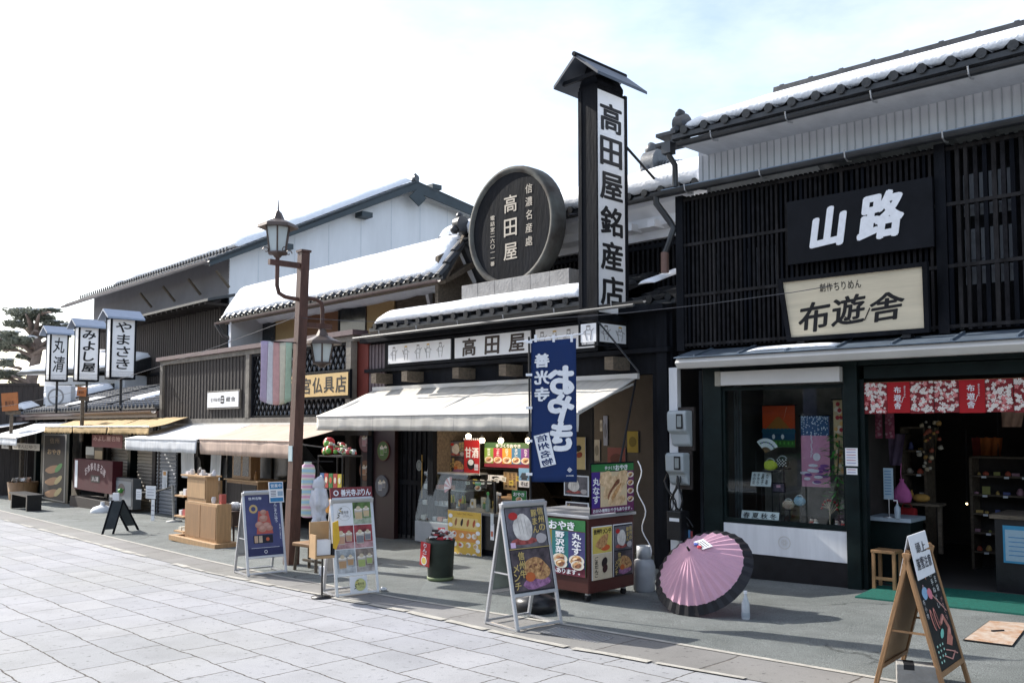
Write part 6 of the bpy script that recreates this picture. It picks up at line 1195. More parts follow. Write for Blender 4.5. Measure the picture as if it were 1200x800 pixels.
MB().box(-.09, -.03, -.061, .061, .17, .201, INK).build('slot', t)
# grating in the strip
c = (G(640,742)+G(712,748))/2; t_ = thing('drain_grate', 'flat steel drain grate set in the stone strip beside the meat bun board', 'drain grate', (c.x, c.y, c.z+.004), R(-40)); mb = MB().box(-.30, .30, -.12, .12, .002, .006, flat(.2,.2,.2))
for k in range(19): mb.box(-.29+.031*k, -.275+.031*k, -.115, .115, .0062, .010, ALU)
mb.build('grate', t_)
# ================================================================== street lamp
pL_ = G(341, 661); RZ = -BF.th; sl_p = thing('street_lamp', 'rust brown square lamp post carrying one upright and one hanging lantern', 'street lamp', pL_, RZ)
zt_p = at_depth(356, 296, pL_.y).z-pL_.z; lean = (at_depth(356, 296, pL_.y).x-pL_.x)
Mi = Matrix.Rotation(BF.th, 4, 'Z')
lv = Mi @ Vector((lean, 0, 0)); S_ = pL_.y/FPX
def on(z): return Vector((lv.x*z/zt_p, lv.y*z/zt_p, z))
def zpx(py): return at_depth(350, py, pL_.y).z-pL_.z
mb = MB(); 
for (za, zb_2, ra, rb) in ((0, 1.0, .115, .108), (1.0, zt_p, .10, .088)):
    a = on(za); b = on(zb_2); vs = []
    for c_, r in ((a, ra), (b, rb)): vs += [c_+Vector((sx*r*.7, sy*r*.7, 0)) for sx, sy in ((-1,-1),(1,-1),(1,1),(-1,1))]
    mb.add(vs, [(3,2,1,0),(4,5,6,7),(0,1,5,4),(1,2,6,5),(2,3,7,6),(3,0,4,7)], RUST)
mb.build('post', sl_p, bevel=.006)
c_ = on(zt_p); MB().box(c_.x-.075, c_.x+.075, c_.y-.075, c_.y+.075, c_.z, c_.z+.03, RUST).build('post_cap', sl_p)
def ysh(px, z_):                                  # local y on the lamp's cross-street axis for a photo column
    c = on(z_); Fz = Fr(pL_.x, pL_.y, 47.3); return yfor(Fz, px, c.x)
za1 = zpx(312); yA = ysh(323, za1); c_ = on(za1)
mb = MB(); mb.box(c_.x-.03, c_.x+.03, yA-.12, c_.y, za1-.035, za1+.035, RUST); zb1 = zpx(350); mb.tube([(c_.x, c_.y, zb1-.02), (c_.x, yA+.12, zb1), (c_.x, yA+.03, zb1+.04), (c_.x, yA, zb1+.14), (c_.x, yA, za1+.10)], .028, RUST, 10); mb.build('upper_arm', sl_p)
za2 = zpx(380); c2 = on(za2); yB = ysh(377, za2); mb = MB(); mb.box(c2.x-.03, c2.x+.03, c2.y, yB+.14, za2-.035, za2+.035, RUST); zb2_ = zpx(348); mb.tube([(c2.x, c2.y, zb2_), (c2.x, yB-.10, zb2_-.01), (c2.x, yB-.02, zb2_-.05), (c2.x, yB, zb2_-.14), (c2.x, yB, za2-.10)], .028, RUST, 10); mb.build('lower_arm', sl_p)
LG = mat('frosted_lamp_glass', (.55,.6,.6), .35, .06, 3); LM = mat('dark_bronze_metal', (.10,.075,.065), .45, .25, 6, metal=.3)
def lantern(x, y, zb_, h, scroll):
    n = 6; ra, rb = .115, .17; o = MB()
    def pt(r, k, z): return Vector((x+r*cos(pi/6+k*pi/3), y+r*sin(pi/6+k*pi/3), z))
    for k in range(n): o.tube([pt(ra, k, zb_), pt(rb, k, zb_+h)], .012, LM, 5)
    for r, z in ((ra+.01, zb_), (rb+.01, zb_+h)): o.tube([pt(r, k, z) for k in range(n+1)], .016, LM, 5)
    o.lathe([(.04,-.06),(.06,-.03),(ra,-.01),(ra,.0)], LM, (x, y, zb_), 12); lo_ = o.build('lantern_frame', sl_p)
    g_ = MB(); vs = [pt(ra-.006, k, zb_+.01) for k in range(n)]+[pt(rb-.006, k, zb_+h-.01) for k in range(n)]; g_.add(vs, [(k, (k+1) % n, n+(k+1) % n, n+k) for k in range(n)], LG); g_.build('lantern_glass', lo_)
    c = MB(); pr = [(rb+.10, zb_+h-.02), (rb+.09, zb_+h+.02), (rb*.5, zb_+h+.10), (.045, zb_+h+.19), (.02, zb_+h+.21), (.012, zb_+h+.23), (.004, zb_+h+.36)]; c.lathe(pr, LM, (x, y, 0), 6, smooth=False); c.build('lantern_roof', lo_)
    if scroll:
        s_ = MB()
        for sg in (-1, 1):
            for ax_ in (0, 1):
                pts = []
                for q in range(9): a = q*.7; rr_ = .05*(1-q/11); d = ra+.05+rr_*cos(a); pts.append((x+(sg*d if ax_ else 0), y+(0 if ax_ else sg*d), zb_+.02+rr_*sin(a)))
                s_.tube(pts, .007, LM, 5)
        s_.build('scroll', lo_)
zu = zpx(303); lantern(c_.x, yA, zpx(301), (zpx(263)-zpx(300))*.82, True)
lantern(c2.x, yB, zpx(424)+.0, zpx(400)-zpx(424)+.0, False)
MB().box(on(zpx(517)).x-.05, on(zpx(517)).x+.05, on(1.6).y-.085, on(1.6).y-.075, zpx(540), zpx(522), flat(.4,.5,.52)).build('number_plate', sl_p)
# striped flag hanging from the post over the street
FS = [flat(.50,.40,.54), flat(.68,.67,.70), flat(.64,.36,.34), flat(.68,.62,.48), flat(.44,.56,.42)]
zf1, zf0 = zpx(404), zpx(474); y1 = ysh(342, zf1); y0f = ysh(305, zf1); cc = on(zf1)
fl = thing('striped_flag', 'faded flag of five vertical pastel stripes hanging on the lamp post', 'flag', pL_, RZ); mb = MB(); n = 30; vs = []
bnd = [0, .22, .40, .60, .78, 1.0]
for s_ in range(5):
    vs = []; fs = []; nz3 = 12; n = 5
    for j in range(nz3+1):
        for i in range(n+1):
            u = bnd[s_]+(bnd[s_+1]-bnd[s_])*i/n; v = j/nz3; vs.append((cc.x+.012*sin(u*9+v*3), y0f+(y1-y0f)*u-.0, zf1+(zf0-zf1)*v*(1-.04*(abs(2*u-1))**2)+.02*u+(.02*(1-u) if 1 else 0)-.03*v*sin(pi*u)))
    for j in range(nz3):
        for i in range(n): fs.append((j*(n+1)+i, j*(n+1)+i+1, (j+1)*(n+1)+i+1, (j+1)*(n+1)+i))
    mb.add(vs, fs, FS[s_], True)
c0 = mb.build('cloth', fl); so3 = c0.modifiers.new('s', 'SOLIDIFY'); so3.thickness = .003
MB().tube([(cc.x, y0f, zf1+.02), (cc.x, cc.y, zf1+.025)], .009, BLACKP, 6).build('rod', fl)
# wires
def wire(lab, pts, r=.0045):
    a = Vector(pts[0]); t = thing('overhead_wire', lab, 'wire', a); ps = []
    for (p, q_, sag) in zip(pts[:-1], pts[1:], [.35]*9):
        for k in range(10): u = k/10; v = Vector(p).lerp(Vector(q_), u); v.z -= sag*4*u*(1-u); ps.append(v-a)
    ps.append(Vector(pts[-1])-a); MB().tube(ps, r, mat('wire_grey', (.10,.10,.11), .7, spec=.1), 5).build('wire', t)
wp0 = pL_+Vector((0,0,zpx(372))); wire('thin overhead wire from the lamp post to the right past the slatted shop front', [wp0, tuple(at_depth(1290, 272, 8.3))])
wire('thin overhead wire from the lamp post down to the left over the low tiled roof', [wp0, tuple(at_depth(-60, 480, 30))])
# a house row across the street (seen only in the window reflections, and from other viewpoints)
for k, (ox, oy, Wd, Hh, nm) in enumerate(((-13.5, -3.6, 9, 5.0, 'grey plastered'), (-6.4, -9.8, 8.5, 5.8, 'dark boarded'), (-.2, -15.6, 9, 5.2, 'cream plastered'), (-20.3, 2.5, 9, 5.9, 'tall dark boarded'), (-27.2, 8.7, 9, 5.3, 'wide grey plastered'), (-34.2, 15, 9, 5.8, 'cream and brown'))):
    t = thing('townhouse', nm+' townhouse across the street behind the viewpoint', 'house', (ox, oy, gz(ox, oy)-.05), R(-42)); m1 = (mat('grey_render', (.28,.28,.28), .9), BRN, mat('cream_render', (.45,.42,.36), .9))[(0,1,2,1,0,2)[k]]
    MB().box(0, Wd-.15, -7, 0, 0, Hh, m1).build('wall', t); MB().prismx([(.9, Hh-.2), (.9, Hh-.1), (-3.5, Hh+1.7), (-8, Hh-.1), (-8, Hh-.2)], -.2, Wd, TILED).build('roof', t); MB().prismx([(.95, 2.5), (.0, 2.8), (0, 2.6), (.95, 2.42)], .2, Wd-.3, TILED).build('lower_roof', t)
    for q in range(3): f_ = MB().box(.6+q*2.7, 2.8+q*2.7, 0.001, .05, .3, 2.2, DGRN).build('shopfront', t); w_ = MB().box(.9+q*2.7, 2.5+q*2.7, .001, .06, 3.2, 4.3, BLK).build('window', t)
# ================================================================== altar goods shop (B)
F = BF
sb = fthing('altar_goods_shop', 'old wooden shop with boarded balcony, diamond lattice and a thick snow covered roof', 'shop building', F)
z0b, z1b = 1.78, 3.30; xa, xl, xr_ = F.X(190), F.X(293), F.X(415)
mb = MB(); mb.box(xa+.05, xl-.07, -.0, .06, z0b+.1, z1b-.1, GREYB)
x = xa+.1
while x < xl-.1: mb.box(x, x+.018, -.012, .0, z0b+.1, z1b-.1, GREYB); x += .16
mb.build('board_wall', sb)
mb = MB(); mb.box(xa-.02, xr_+.05, -.05, .08, z0b-.02, z0b+.10, GREYW); mb.box(xa-.02, xr_+.05, -.05, .08, z1b-.12, z1b-.02, GREYW)
for x in (xa, xl-.09, xr_-.18): mb.box(x, x+.16, -.06, .07, z0b+.102, z1b-.122, GREYW)
mb.build('balcony_frame', sb, bevel=.004); MB().box(xa-.12, xr_+.12, -.12, .2, z1b-.018, z1b+.07, mat('purple_brown_coping', (.12,.08,.085), .5)).build('coping', sb)
# lattice
mb = MB(); L0, L1, Z0, Z1 = xl+.09, xr_-.20, z0b+.10, z1b-.12; MB().rect(L0, L1, Z0, Z1, .06, mat('pale_shoji', (.50,.53,.57), .8)).build('shoji', sb)
def clipseg(a, c, sg):                             # diagonal x-sg*z=c inside the rectangle
    pts = []
    for z in (Z0, Z1):
        x = c+sg*z
        if L0 <= x <= L1: pts.append((x, z))
    for x in (L0, L1):
        z = (x-c)/sg
        if Z0 < z < Z1: pts.append((x, z))
    return pts
sp = .165
for sg in (.72, -.72):
    c = L0-abs(sg)*Z1-2
    while c < L1+abs(sg)*Z1+2:
        p = clipseg(0, c, sg)
        if len(p) >= 2: mb.tube([(p[0][0], .02 if sg > 0 else .035, p[0][1]), (p[1][0], .02 if sg > 0 else .035, p[1][1])], .021, BLK, 4)
        c += sp
mb.build('diamond_lattice', sb); mb = MB(); mb.box(L0, L0+.05, -.02, .05, Z0, Z1, BLK).box(L1-.05, L1, -.02, .05, Z0, Z1, BLK).box(L0, L1, -.021, .05, Z0, Z0+.05, BLK).box(L0, L1, -.021, .05, Z1-.05, Z1, BLK); mb.build('lattice_border', sb)
YG = mat('golden_sign_board', (.55,.38,.16), .5, .08, 3)
a, b = F.X(338, -.1), F.X(410, -.1); zc = F.Z(380, 451, -.1); t = fthing('shop_sign', 'golden wooden sign with black brushed characters fixed on the diamond lattice', 'sign', F, (a+b)/2, -.1, zc-.25); W = (b-a)/2
MB().box(-W, W, 0, .05, 0, .50, BLK).build('frame', t, bevel=.006); fo = MB().box(-W+.05, W-.05, -.008, -.001, .05, .45, YG).build('face_board', t); MB().htext('雨宮仏具店', -W+.09, W-.08, .25, .29, -.011, INK, .022, .84).build('lettering', fo)
a, b = F.X(243, -.05), F.X(281, -.05); z1_, z0_ = F.Z(262, 457, -.05), F.Z(262, 479, -.05); t = fthing('shop_sign', 'small white framed sign with a black crest on the weathered black board wall', 'sign', F, (a+b)/2, -.05, z0_); W = (b-a)/2; H = z1_-z0_
MB().box(-W, W, 0, .04, 0, H, GREYW).build('frame', t); fo = MB().box(-W+.04, W-.04, -.008, -.001, .04, H-.04, BF_).build('face_board', t); m = MB(); m.htext('信州味噌', -W*.75, -W*.15, H/2, .09, -.011, INK, .0); m.ch('三', -W*.0, H/2, .16, .16, -.011, INK, .08); m.ring(0, H/2, .07, .10, -.0112, INK, 6); m.htext('蔵舎', W*.2, W*.8, H/2, .10, -.011, INK, .01); m.build('lettering', fo)
# ground floor
gB = -.75; mb = MB()
for p in (193, 236, 262, 345, 412): x = F.X(p, .2); MB().box(x-.06, x+.08, .12, .26, gB, 1.55, (BRN, OLDW)[p % 2]).build('post', sb)
mb.box(xa, xr_+.3, .1, .28, 1.551, 1.77, BRN); mb.build('lintel', sb)
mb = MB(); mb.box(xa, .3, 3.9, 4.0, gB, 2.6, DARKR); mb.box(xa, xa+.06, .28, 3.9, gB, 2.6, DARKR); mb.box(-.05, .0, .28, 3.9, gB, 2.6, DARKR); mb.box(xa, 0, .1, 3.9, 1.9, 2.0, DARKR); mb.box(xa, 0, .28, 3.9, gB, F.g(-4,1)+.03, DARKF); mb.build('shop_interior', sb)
wn = MB(); a, b = F.X(262,.3), F.X(345,.3); wn.box(a+.1, b-.1, .3, .34, -.1, 1.5, mat('dim_window', (.05,.055,.06), .15, .3)); 
for k in range(5): x = a+.1+(b-a-.2)*k/4; wn.box(x-.02, x+.02, .27, .299, -.1, 1.5, BRN)
wn.build('window', sb)
# awnings B
def small_awning(label, F, pxf0, pxf1, pxt0, ztop, zf, zv, m, group=None, folds=3, scal=0, y_t=-.06):
    xw0 = F.X(pxt0, y_t); yf = yfor(F, pxf0, xw0); yf = max(-2.2, yf); xw1 = F.X(pxf1, yf); t = fthing('shop_awning', label, 'awning', F, (xw0+xw1)/2, 0, 0, group); h = (xw1-xw0)/2
    canvas(t, -h, h, y_t, ztop, yf, zf(yf), zv(yf), m, folds, xw0, scal=scal); MB().tube([(-h, yf, zf(yf)-.012), (h, yf, zf(yf)-.012)], .018, m, 8).build('front_bar', t)
    for sx in (-1, 1): MB().tube([(sx*(h-.1), y_t+.02, ztop-.45), (sx*(h-.06), yf+.04, zf(yf)-.04)], .014, ALU, 6).build('arm', t)
    MB().box(-h-.02, h+.02, y_t, y_t+.06, ztop-.03, ztop+.04, ALU).build('rear_bar', t); return yf, xw0, xw1
r1 = small_awning('beige canvas awning under the diamond lattice beside the street lamp', F, 236, 345, 296, 1.74, lambda y: F.Z(240, 514, y), lambda y: F.Z(240, 532, y), CANB)
r2 = small_awning('white canvas awning under the weathered black board wall', F, 149, 232, 206, 1.74, lambda y: F.Z(152, 513, y), lambda y: F.Z(152, 527, y), CANW)
print('awn', r1, r2)
# upper floor and roof
y2f = 1.1; ze = F.Z(390, 352, .25); xe0, xe1 = F.X(258, .25), F.X(520, .25); yrB = yfor(F, 283, xe0+.1); zrB = F.Z(283, 347, yrB)+.20; print('Broof', xe0, xe1, ze, yrB, zrB, F.pix(553, 262, yrB))
mb = MB(); mb.box(xe0+.4, xe1-.1, y2f, y2f+.1, 3.2, ze+.55, OLDW); mb.build('upper_wall', sb)
BLD = mat('bamboo_blind', (.45,.30,.14), .8, .15, 40, .3, stretch=(.2,1,6)); DKW = mat('dark_pane', (.035,.04,.045), .15, .3)
for p0, p1, mm, nm in ((303, 321, DKW, 'upper_window'), (322, 349, BLD, 'bamboo_blind'), (352, 396, mat('brown_blind', (.22,.10,.05), .8, .2, 30, stretch=(.2,1,6)), 'bamboo_blind'), (397, 428, DKW, 'upper_window'), (429, 461, BLD, 'bamboo_blind')):
    a, b = F.X(p0, y2f-.05), F.X(p1, y2f-.05); MB().box(a, b, y2f-.05, y2f-.02, 3.3, ze+.35, mm).box(a-.03, a, y2f-.07, y2f-.01, 3.3, ze+.4, BRN).build(nm, sb)
MB().box(F.X(281,y2f-.04), F.X(302,y2f-.04), y2f-.04, y2f-.01, 3.3, ze+.4, mat('green_grey_panel', (.10,.12,.10), .8)).build('side_panel', sb)
MB().prismx([(.32, ze-.06), (.30, ze+.0), (y2f+.1, ze+.55), (y2f+.1, ze+.42)], xe0+.05, xe1-.05, OLDW).build('soffit', sb)
sll = (zrB-ze)/(yrB-.25)
roof_tiles(sb, xe0, xe1, (.22, ze+.03), (yrB, zrB-.14), TILED, .27, .27); roof_tiles(sb, xe0, xe1, (2*yrB-.22, ze+.03), (yrB, zrB-.14), TILED, .5, .5, name='rear_roof_tiles', caps=False)
snow(sb, xe0+.02, xe1-.12, (.34, ze+.12), (yrB+.05, zrB-.08), .16, 12, over=.08, lump=.22, step=.05)
snow(sb, xe0+.1, xe1-.1, (2*yrB-.3, ze+.11), (yrB+.0, zrB-.1), .22, 13, over=.09, lump=.3, step=.2, name='rear_snow')
gutter(sb, xe0-.05, xe1, .14, ze-.02, GUTB, .045, hang=False)
MB().prismx([(.3, ze-.05), (.3, ze+.12), (yrB, zrB-.02), (yrB, zrB-.2)], xe1-.1, xe1-.02, OLDW).build('barge_board', sb); MB().prismx([(y2f, 2.5), (y2f, ze+.4), (yrB, zrB-.2), (2*yrB-y2f, ze+.4), (2*yrB-y2f, -.8), (4, -.8)], xe1-.3, xe1-.22, OLDW).build('gable', sb); MB().prismx([(y2f, 2.5), (y2f, ze+.4), (yrB, zrB-.2), (2*yrB-y2f, ze+.4), (2*yrB-y2f, -.8), (4, -.8)], xe0+.3, xe0+.38, WBOARD).build('gable', sb)
mb = MB(); mb.tube([(xe0-.02, .14, ze-.05), (xe0+.0, .3, ze-.3), (xe0+.1, .8, ze-.5), (xe0+.3, y2f-.1, ze-.55)], .045, GUT, 8); mb.build('downpipe', sb); tile_end(sb, xe1-.05, yrB-.1, zrB+.02, .8, TILED)
# link strip between this shop and the sweet shop
mb = MB(); mb.box(TF.X(415,-.05), TF.X(432,-.05)-.02, -.05, .1, 1.9, 3.25, mat('red_ochre_board', (.17,.035,.025), .7, .2, 3)); mb.build('red_board_end', tb); mb = MB(); mb.box(TF.X(432,-.02), TF.X(452,-.02), -.03, .0, 2.3, 3.1, mat('mauve_sheet', (.12,.09,.10), .6))
for k in range(5): x = TF.X(434+4*k, -.03); mb.box(x, x+.03, -.045, -.03, 2.3, 3.1, mat('mauve_sheet2', (.13,.10,.11), .6))
mb.build('mauve_sheet_wall', tb)
# noren strips, counters, shelf ---------------------------------------------------
for k, (p0, p1, q) in enumerate(((214, 230, 560), (249, 262, 566))):
    a = F.X(p0, -.3); b = F.X(p1, -.3); za = F.Z((p0+p1)/2, 525, -.3); zb__ = F.Z((p0+p1)/2, q, -.3); t = fthing('white_curtain', ('left' if k == 0 else 'right')+' white cloth strip with a dark round crest hanging under the awnings', 'curtain', F, (a+b)/2, -.3, zb__, 'white cloth strips under the awnings'); W = (b-a)/2; H = za-zb__
    mb = MB(); vs = []; 
    for j in range(7):
        for i in range(7): vs.append((-W+2*W*i/6+.12*(j/6)**2*(1 if k == 0 else -1)*.5, .02*sin(i*1.9), H-H*j/6))
    mb.add(vs, [(j*7+i, j*7+i+1, (j+1)*7+i+1, (j+1)*7+i) for j in range(6) for i in range(6)], CANW, True); mb.build('cloth', t); MB().ell(W*1.2, H*.45, W*.5, H*.3, .03, INK, 14).build('crest', t)
    MB().tube([(-W-.1, 0, H), (W+.1, 0, H)], .01, BLACKP, 5).build('rod', t)
# slim wooden display tower
def wbox(mb, px0, px1, F, y0, y1, z0, z1, m): mb.box(F.X(px0, y0), F.X(px1, y0), y0, y1, z0, z1, m)
pb = G(224, 636); lx, ly = F.loc(pb); gy = F.g(lx, ly); t = fthing('display_tower', 'light timber display tower with small side shelves of goods under the beige awning', 'display stand', F, lx, ly, gy)
zt_ = F.Z(235, 558, ly)-gy; zh = F.Z(235, 588, ly)-gy; w1 = F.X(262, ly)-lx; w0 = F.X(222, ly)-lx; wt = F.X(245, ly)-lx
MB().box(w0-.48, w1+.02, -.10, .30, .0, .09, PINE_W).build('plinth', t, bevel=.006); MB().box(w0, wt-.02, 0, .2, zh+.002, zt_, PINE_W).build('upper_cabinet', t, bevel=.005); MB().box(w0-.02, w1-.10, -.02, .22, .092, zh, PINE_W).build('lower_cabinet', t, bevel=.005)
MB().box(w0+.02, wt-.04, -.008, .0, zh+.05, zt_-.05, OAK).box(w0+.03, wt-.05, -.012, -.008, zh+.06, zt_-.06, PINE_W).build('panel_door', t); MB().box(w0+.02, (w0+w1-.1)/2-.01, -.028, -.02, .13, zh-.04, OAK).box((w0+w1-.1)/2+.01, w1-.13, -.028, -.02, .13, zh-.04, OAK).build('panel_door', t)
for q in range(6): tt = fthing('boxed_good', 'small boxed or bottled good on the light timber display tower', 'goods', F, lx+w0+.06+q*(w1-w0-.25)/5*1.0, ly+.06+.05*(q % 2), gy+(zt_ if w0+.06+q*(w1-w0-.25)/5 < wt-.06 else zh)+.001, 'goods on the timber display tower'); (MB().box(-.045, .045, -.04, .04, 0, .05+.05*(q % 3), flat(*((.6,.58,.55), (.10,.08,.08), (.45,.1,.08))[q % 3])) if q % 2 else MB().lathe([(.03,0),(.04,.06),(.03,.1)], flat(.62,.6,.58), n=12)).build('pack', tt)
rr = random.Random(5)
zs = [F.Z(215, 629, ly)-gy, F.Z(215, 606, ly)-gy, F.Z(215, 582, ly)-gy, F.Z(225, 560, ly)-gy+.03]
for k, z in enumerate(zs):
    if z < .1: z = .14
    x0 = w0-.36 if k < 3 else w0-.12; x1 = w0-.032 if k < 3 else wt+.02; MB().box(x0-.06, x1, -.04, .24, z, z+.025, PINE_W).build('shelf', t)
    for q in range(4):
        c = rr.choice(((.65,.64,.66), (.6,.6,.62), (.08,.07,.07), (.4,.08,.07), (.6,.58,.5))); xx = x0+.05+(x1-x0-.1)*q/3; hh = rr.uniform(.05,.16); tt = fthing('boxed_good', 'small boxed or bottled good on the light timber display tower', 'goods', F, lx+xx, ly+.08+.05*(q % 2), gy+z+.026, 'goods on the timber display tower')
        (MB().lathe([(.035,0),(.04,hh*.6),(.02,hh),(.018,hh+.02)], flat(*c), n=10) if q % 2 else MB().box(-.05, .05, -.06, .05, 0, hh*.7, flat(*c))).build('box' if q % 2 == 0 else 'jar', tt)
# second timber counter with dresser
xa2, xb2 = F.X(268, -.5), F.X(304, -.5); gy = F.g((xa2+xb2)/2, -.4); zt2_ = F.Z(286, 562, -.5)-gy; t = fthing('timber_counter', 'light timber cabinet with a small glazed dresser behind the brown table', 'cabinet', F, xa2, -.5, gy); W = xb2-xa2
MB().box(0, W, 0, .5, 0, zt2_-.03, OAK).build('cabinet', t, bevel=.005); MB().box(.03, W/2-.01, -.01, -.001, .08, zt2_-.08, BRN).box(W/2+.01, W-.03, -.01, -.001, .08, zt2_-.08, BRN).build('door_panel', t); MB().box(-.06, W+.1, -.04, .54, zt2_-.028, zt2_, PINE_W).build('top', t, bevel=.004); zt3 = F.Z(286, 534, -.3)-gy
db = MB().box(.02, W*.62, .1, .3, zt2_+.001, zt3+.15, OAK).build('dresser', t); MB().rect(.08, W*.3, zt2_+.06, zt3+.1, .097, DKW).rect(W*.36, W*.56, zt2_+.06, zt3+.1, .097, DKW).build('dresser_pane', db)
tt = fthing('pump_bottle', 'small amber pump bottle on the light timber cabinet', 'bottle', F, xa2+W*.8, -.4, gy+zt2_); MB().lathe([(.035,0),(.037,.1),(.012,.13),(.012,.17)], flat(.3,.15,.05), n=12).build('bottle', tt); MB().tube([(0,0,.17),(-.04,0,.175)], .007, INK, 5).build('pump', tt)
tt = fthing('leaflet_rack', 'narrow rack of white and pink leaflets at the left of the timber cabinet', 'leaflet rack', F, xa2-.12, -.6, gy); MB().box(-.05, .05, 0, .04, 0, zt2_*.95, PINE_W).build('stand', tt)
for k in range(3): MB().box(-.10, .06, -.07, -.05, zt2_*(.45+.18*k), zt2_*(.60+.18*k), (PAPER, flat(.5,.35,.32), PAPER)[k]).build('leaflet', tt, rot=(0,0,0))
# small dark table with bowl
pb = G(275, 634); lx, ly = F.loc(pb); t = fthing('side_table', 'small dark brown table with thin legs holding a white bowl', 'table', F, lx, ly, pb.z); zt_ = F.Z(275, 597, ly)-pb.z; TB = mat('walnut_brown', (.06,.035,.028), .5, .2, 4)
MB().box(-.23, .23, -.15, .2, zt_-.24, zt_-.02, TB).build('apron', t); MB().box(-.25, .25, -.17, .22, zt_-.018, zt_, TB).build('top', t, bevel=.004)
for sx in (-1, 1):
    for y in (-.12, .16): MB().tube([(sx*.2, y, zt_-.24), (sx*.215, y, 0)], [.022,.014], TB, 6).build('leg', t)
tt = fthing('bowl', 'white bowl on the small dark brown table', 'bowl', F, lx, ly, pb.z+zt_+.001); MB().lathe([(.05,0),(.1,.04),(.13,.10),(.12,.10),(.09,.045),(.02,.02)], PAPER, n=18).build('bowl', tt); MB().blob((0,0,.10), .06, PAPER, 4, .4, 10, (1.2,1.2,.5)).build('contents', tt)
MB().box(-.2, -.1, -.12, .0, 0, .05, flat(.3,.5,.6)).build('packet_body', fthing('blue_packets', 'pale blue packets beside the white bowl', 'packet', F, lx, ly, pb.z+zt_+.001))
# far chalk board A shape
def stick_aframe(label, pL, pR, pT, m):
    a = G(*pL); b = G(*pR); c = (a+b)/2; top = at_depth(pT[0], pT[1], c.y); t = thing('sandwich_board', label, 'sandwich board', c); d = (b-a)/2; wv = Vector((.13, .15, 0)); tz = Vector((top.x-c.x, 0, top.z-c.z))
    for nm, q in (('front_leaf', -d), ('rear_leaf', d)):
        mb = MB(); o = Vector((q.x, q.y, 0)); s1 = tz-wv*.5; s2 = tz+wv*.5
        for sgn in (-.5, .5): mb.tube([o+wv*sgn, tz+wv*sgn], .022, BLK, 4)
        lo = .16; hi = .97; P = [(o-wv*.5).lerp(s1, lo), (o+wv*.5).lerp(s2, lo), (o+wv*.5).lerp(s2, hi), (o-wv*.5).lerp(s1, hi)]; nrm = (P[1]-P[0]).cross(P[3]-P[0]).normalized()*.012
        mb.add([p-nrm for p in P]+[p+nrm for p in P], [(0,1,2,3),(7,6,5,4),(0,1,5,4),(1,2,6,5),(2,3,7,6),(3,0,4,7)], m); mb.build(nm, t)
    MB().tube([-d*.45+tz*.5-wv*.45, d*.45+tz*.5-wv*.45], .01, ALU, 5).build('brace', t)
    MB().box(tz.x-.09, tz.x+.03, -.02, .02, tz.z-.0, tz.z+.14, PAPER).box(tz.x-.14, tz.x-.06, -.03, .0, tz.z-.16, tz.z-.02, PAPER).build('clipped_card', t); MB().blob((tz.x+.05, 0, tz.z+.18), .05, LF, 2, .8, 8).build('leaf_ornament', t)
stick_aframe('narrow black chalkboard with clipped white cards standing alone on the far pavement', (126, 626), (156, 621), (138, 586), mat('far_chalkboard', (.04,.05,.055), .5))
# rope stand and cards
p = G(204, 611); t = thing('rope_stand', 'grey pole stand with a black belt on the far pavement', 'rope stand', p); hz_ = at_depth(204, 568, p.y).z-p.z; MB().lathe([(.16,0),(.16,.02),(.04,.04)], flat(.4,.4,.38), n=18).build('base', t); MB().tube([(0,0,.03),(-.05,0,hz_)], .028, mat('grey_post', (.35,.33,.3), .5), 8).build('pole', t); p2 = at_depth(160, 577, p.y+1.4)-p; MB().tube([(-.05,0,hz_-.04), p2*.5+Vector((0,0,hz_*.5-.06)), tuple(p2)], .022, INK, 5).build('belt', t)
for k, (px0, px1, py0, py1, pg, lab) in enumerate(((158, 167, 573, 585, 609, 'small white card hanging on the black belt'), (168, 185, 569, 584, 609, 'wide white card with grey print hanging on the black belt'), (176.5, 181.5, 585, 610, 610, 'narrow white upright sign standing below the belt'))):
    g_ = G(px0, pg); a = at_depth(px0, py0, g_.y); b = at_depth(px1, py1, g_.y); t = thing('hanging_card', lab, 'card', ((a.x+b.x)/2, g_.y, b.z)); W = (b.x-a.x)/2; m = MB().box(-W, W, 0, .01, 0, a.z-b.z, PAPER)
    for q in range(3): m.rect(-W*.7, W*.7, (a.z-b.z)*(.25+.22*q), (a.z-b.z)*(.3+.22*q), -.004, flat(.35,.35,.4))
    m.build('card', t, rot=(R(0),0,R(-30)))
p = G(120, 600); t = thing('parasol_base', 'white domed parasol base with a short stub on the far pavement', 'parasol base', p); MB().lathe([(.27,0),(.28,.04),(.22,.12),(.08,.17),(.05,.18),(.045,.26)], PAPER, n=24).build('dome', t)
# ================================================================== low tiled shop (C)
sc = fthing('low_tiled_shop', 'low shop with a grey pantiled roof and brown fascia below three lantern signs', 'shop building', F)
xc0, xc1 = F.X(34), F.X(190)-.03; zf_ = F.Z(110, 487, 0)
yT = 3.2; zT = F.Z(185, 452, yT)
roof_tiles(sc, xc0, xc1, (-.15, zf_+.16), (yT, zT), TILE, .27, .28)
gutter(sc, xc0, xc1, -.18, zf_+.09, GUTB, .08, hang=False); MB().box(xc0, xc1, -.1, .0, zf_-.08, zf_+.08, GUTB).build('fascia', sc)
mb = MB()
for q in (.36, .66): a = xc0+(xc1-xc0)*q; mb.prismx([(.0, zf_+.28), (.0, zf_+.32), (yT, zT+.12), (yT, zT+.05)], a, a+.09, TILED)
mb.build('roof_batten', sc)
xq = F.X(158, .9); snow(sc, F.X(160,.9), F.X(178,.9), (.7, zf_+.16+.85*(zT-zf_-.16)/3.35+.03), (1.5, zf_+.16+1.65*(zT-zf_-.16)/3.35+.03), .09, 2, over=.1, lump=.7, endl=.5, endr=.4)
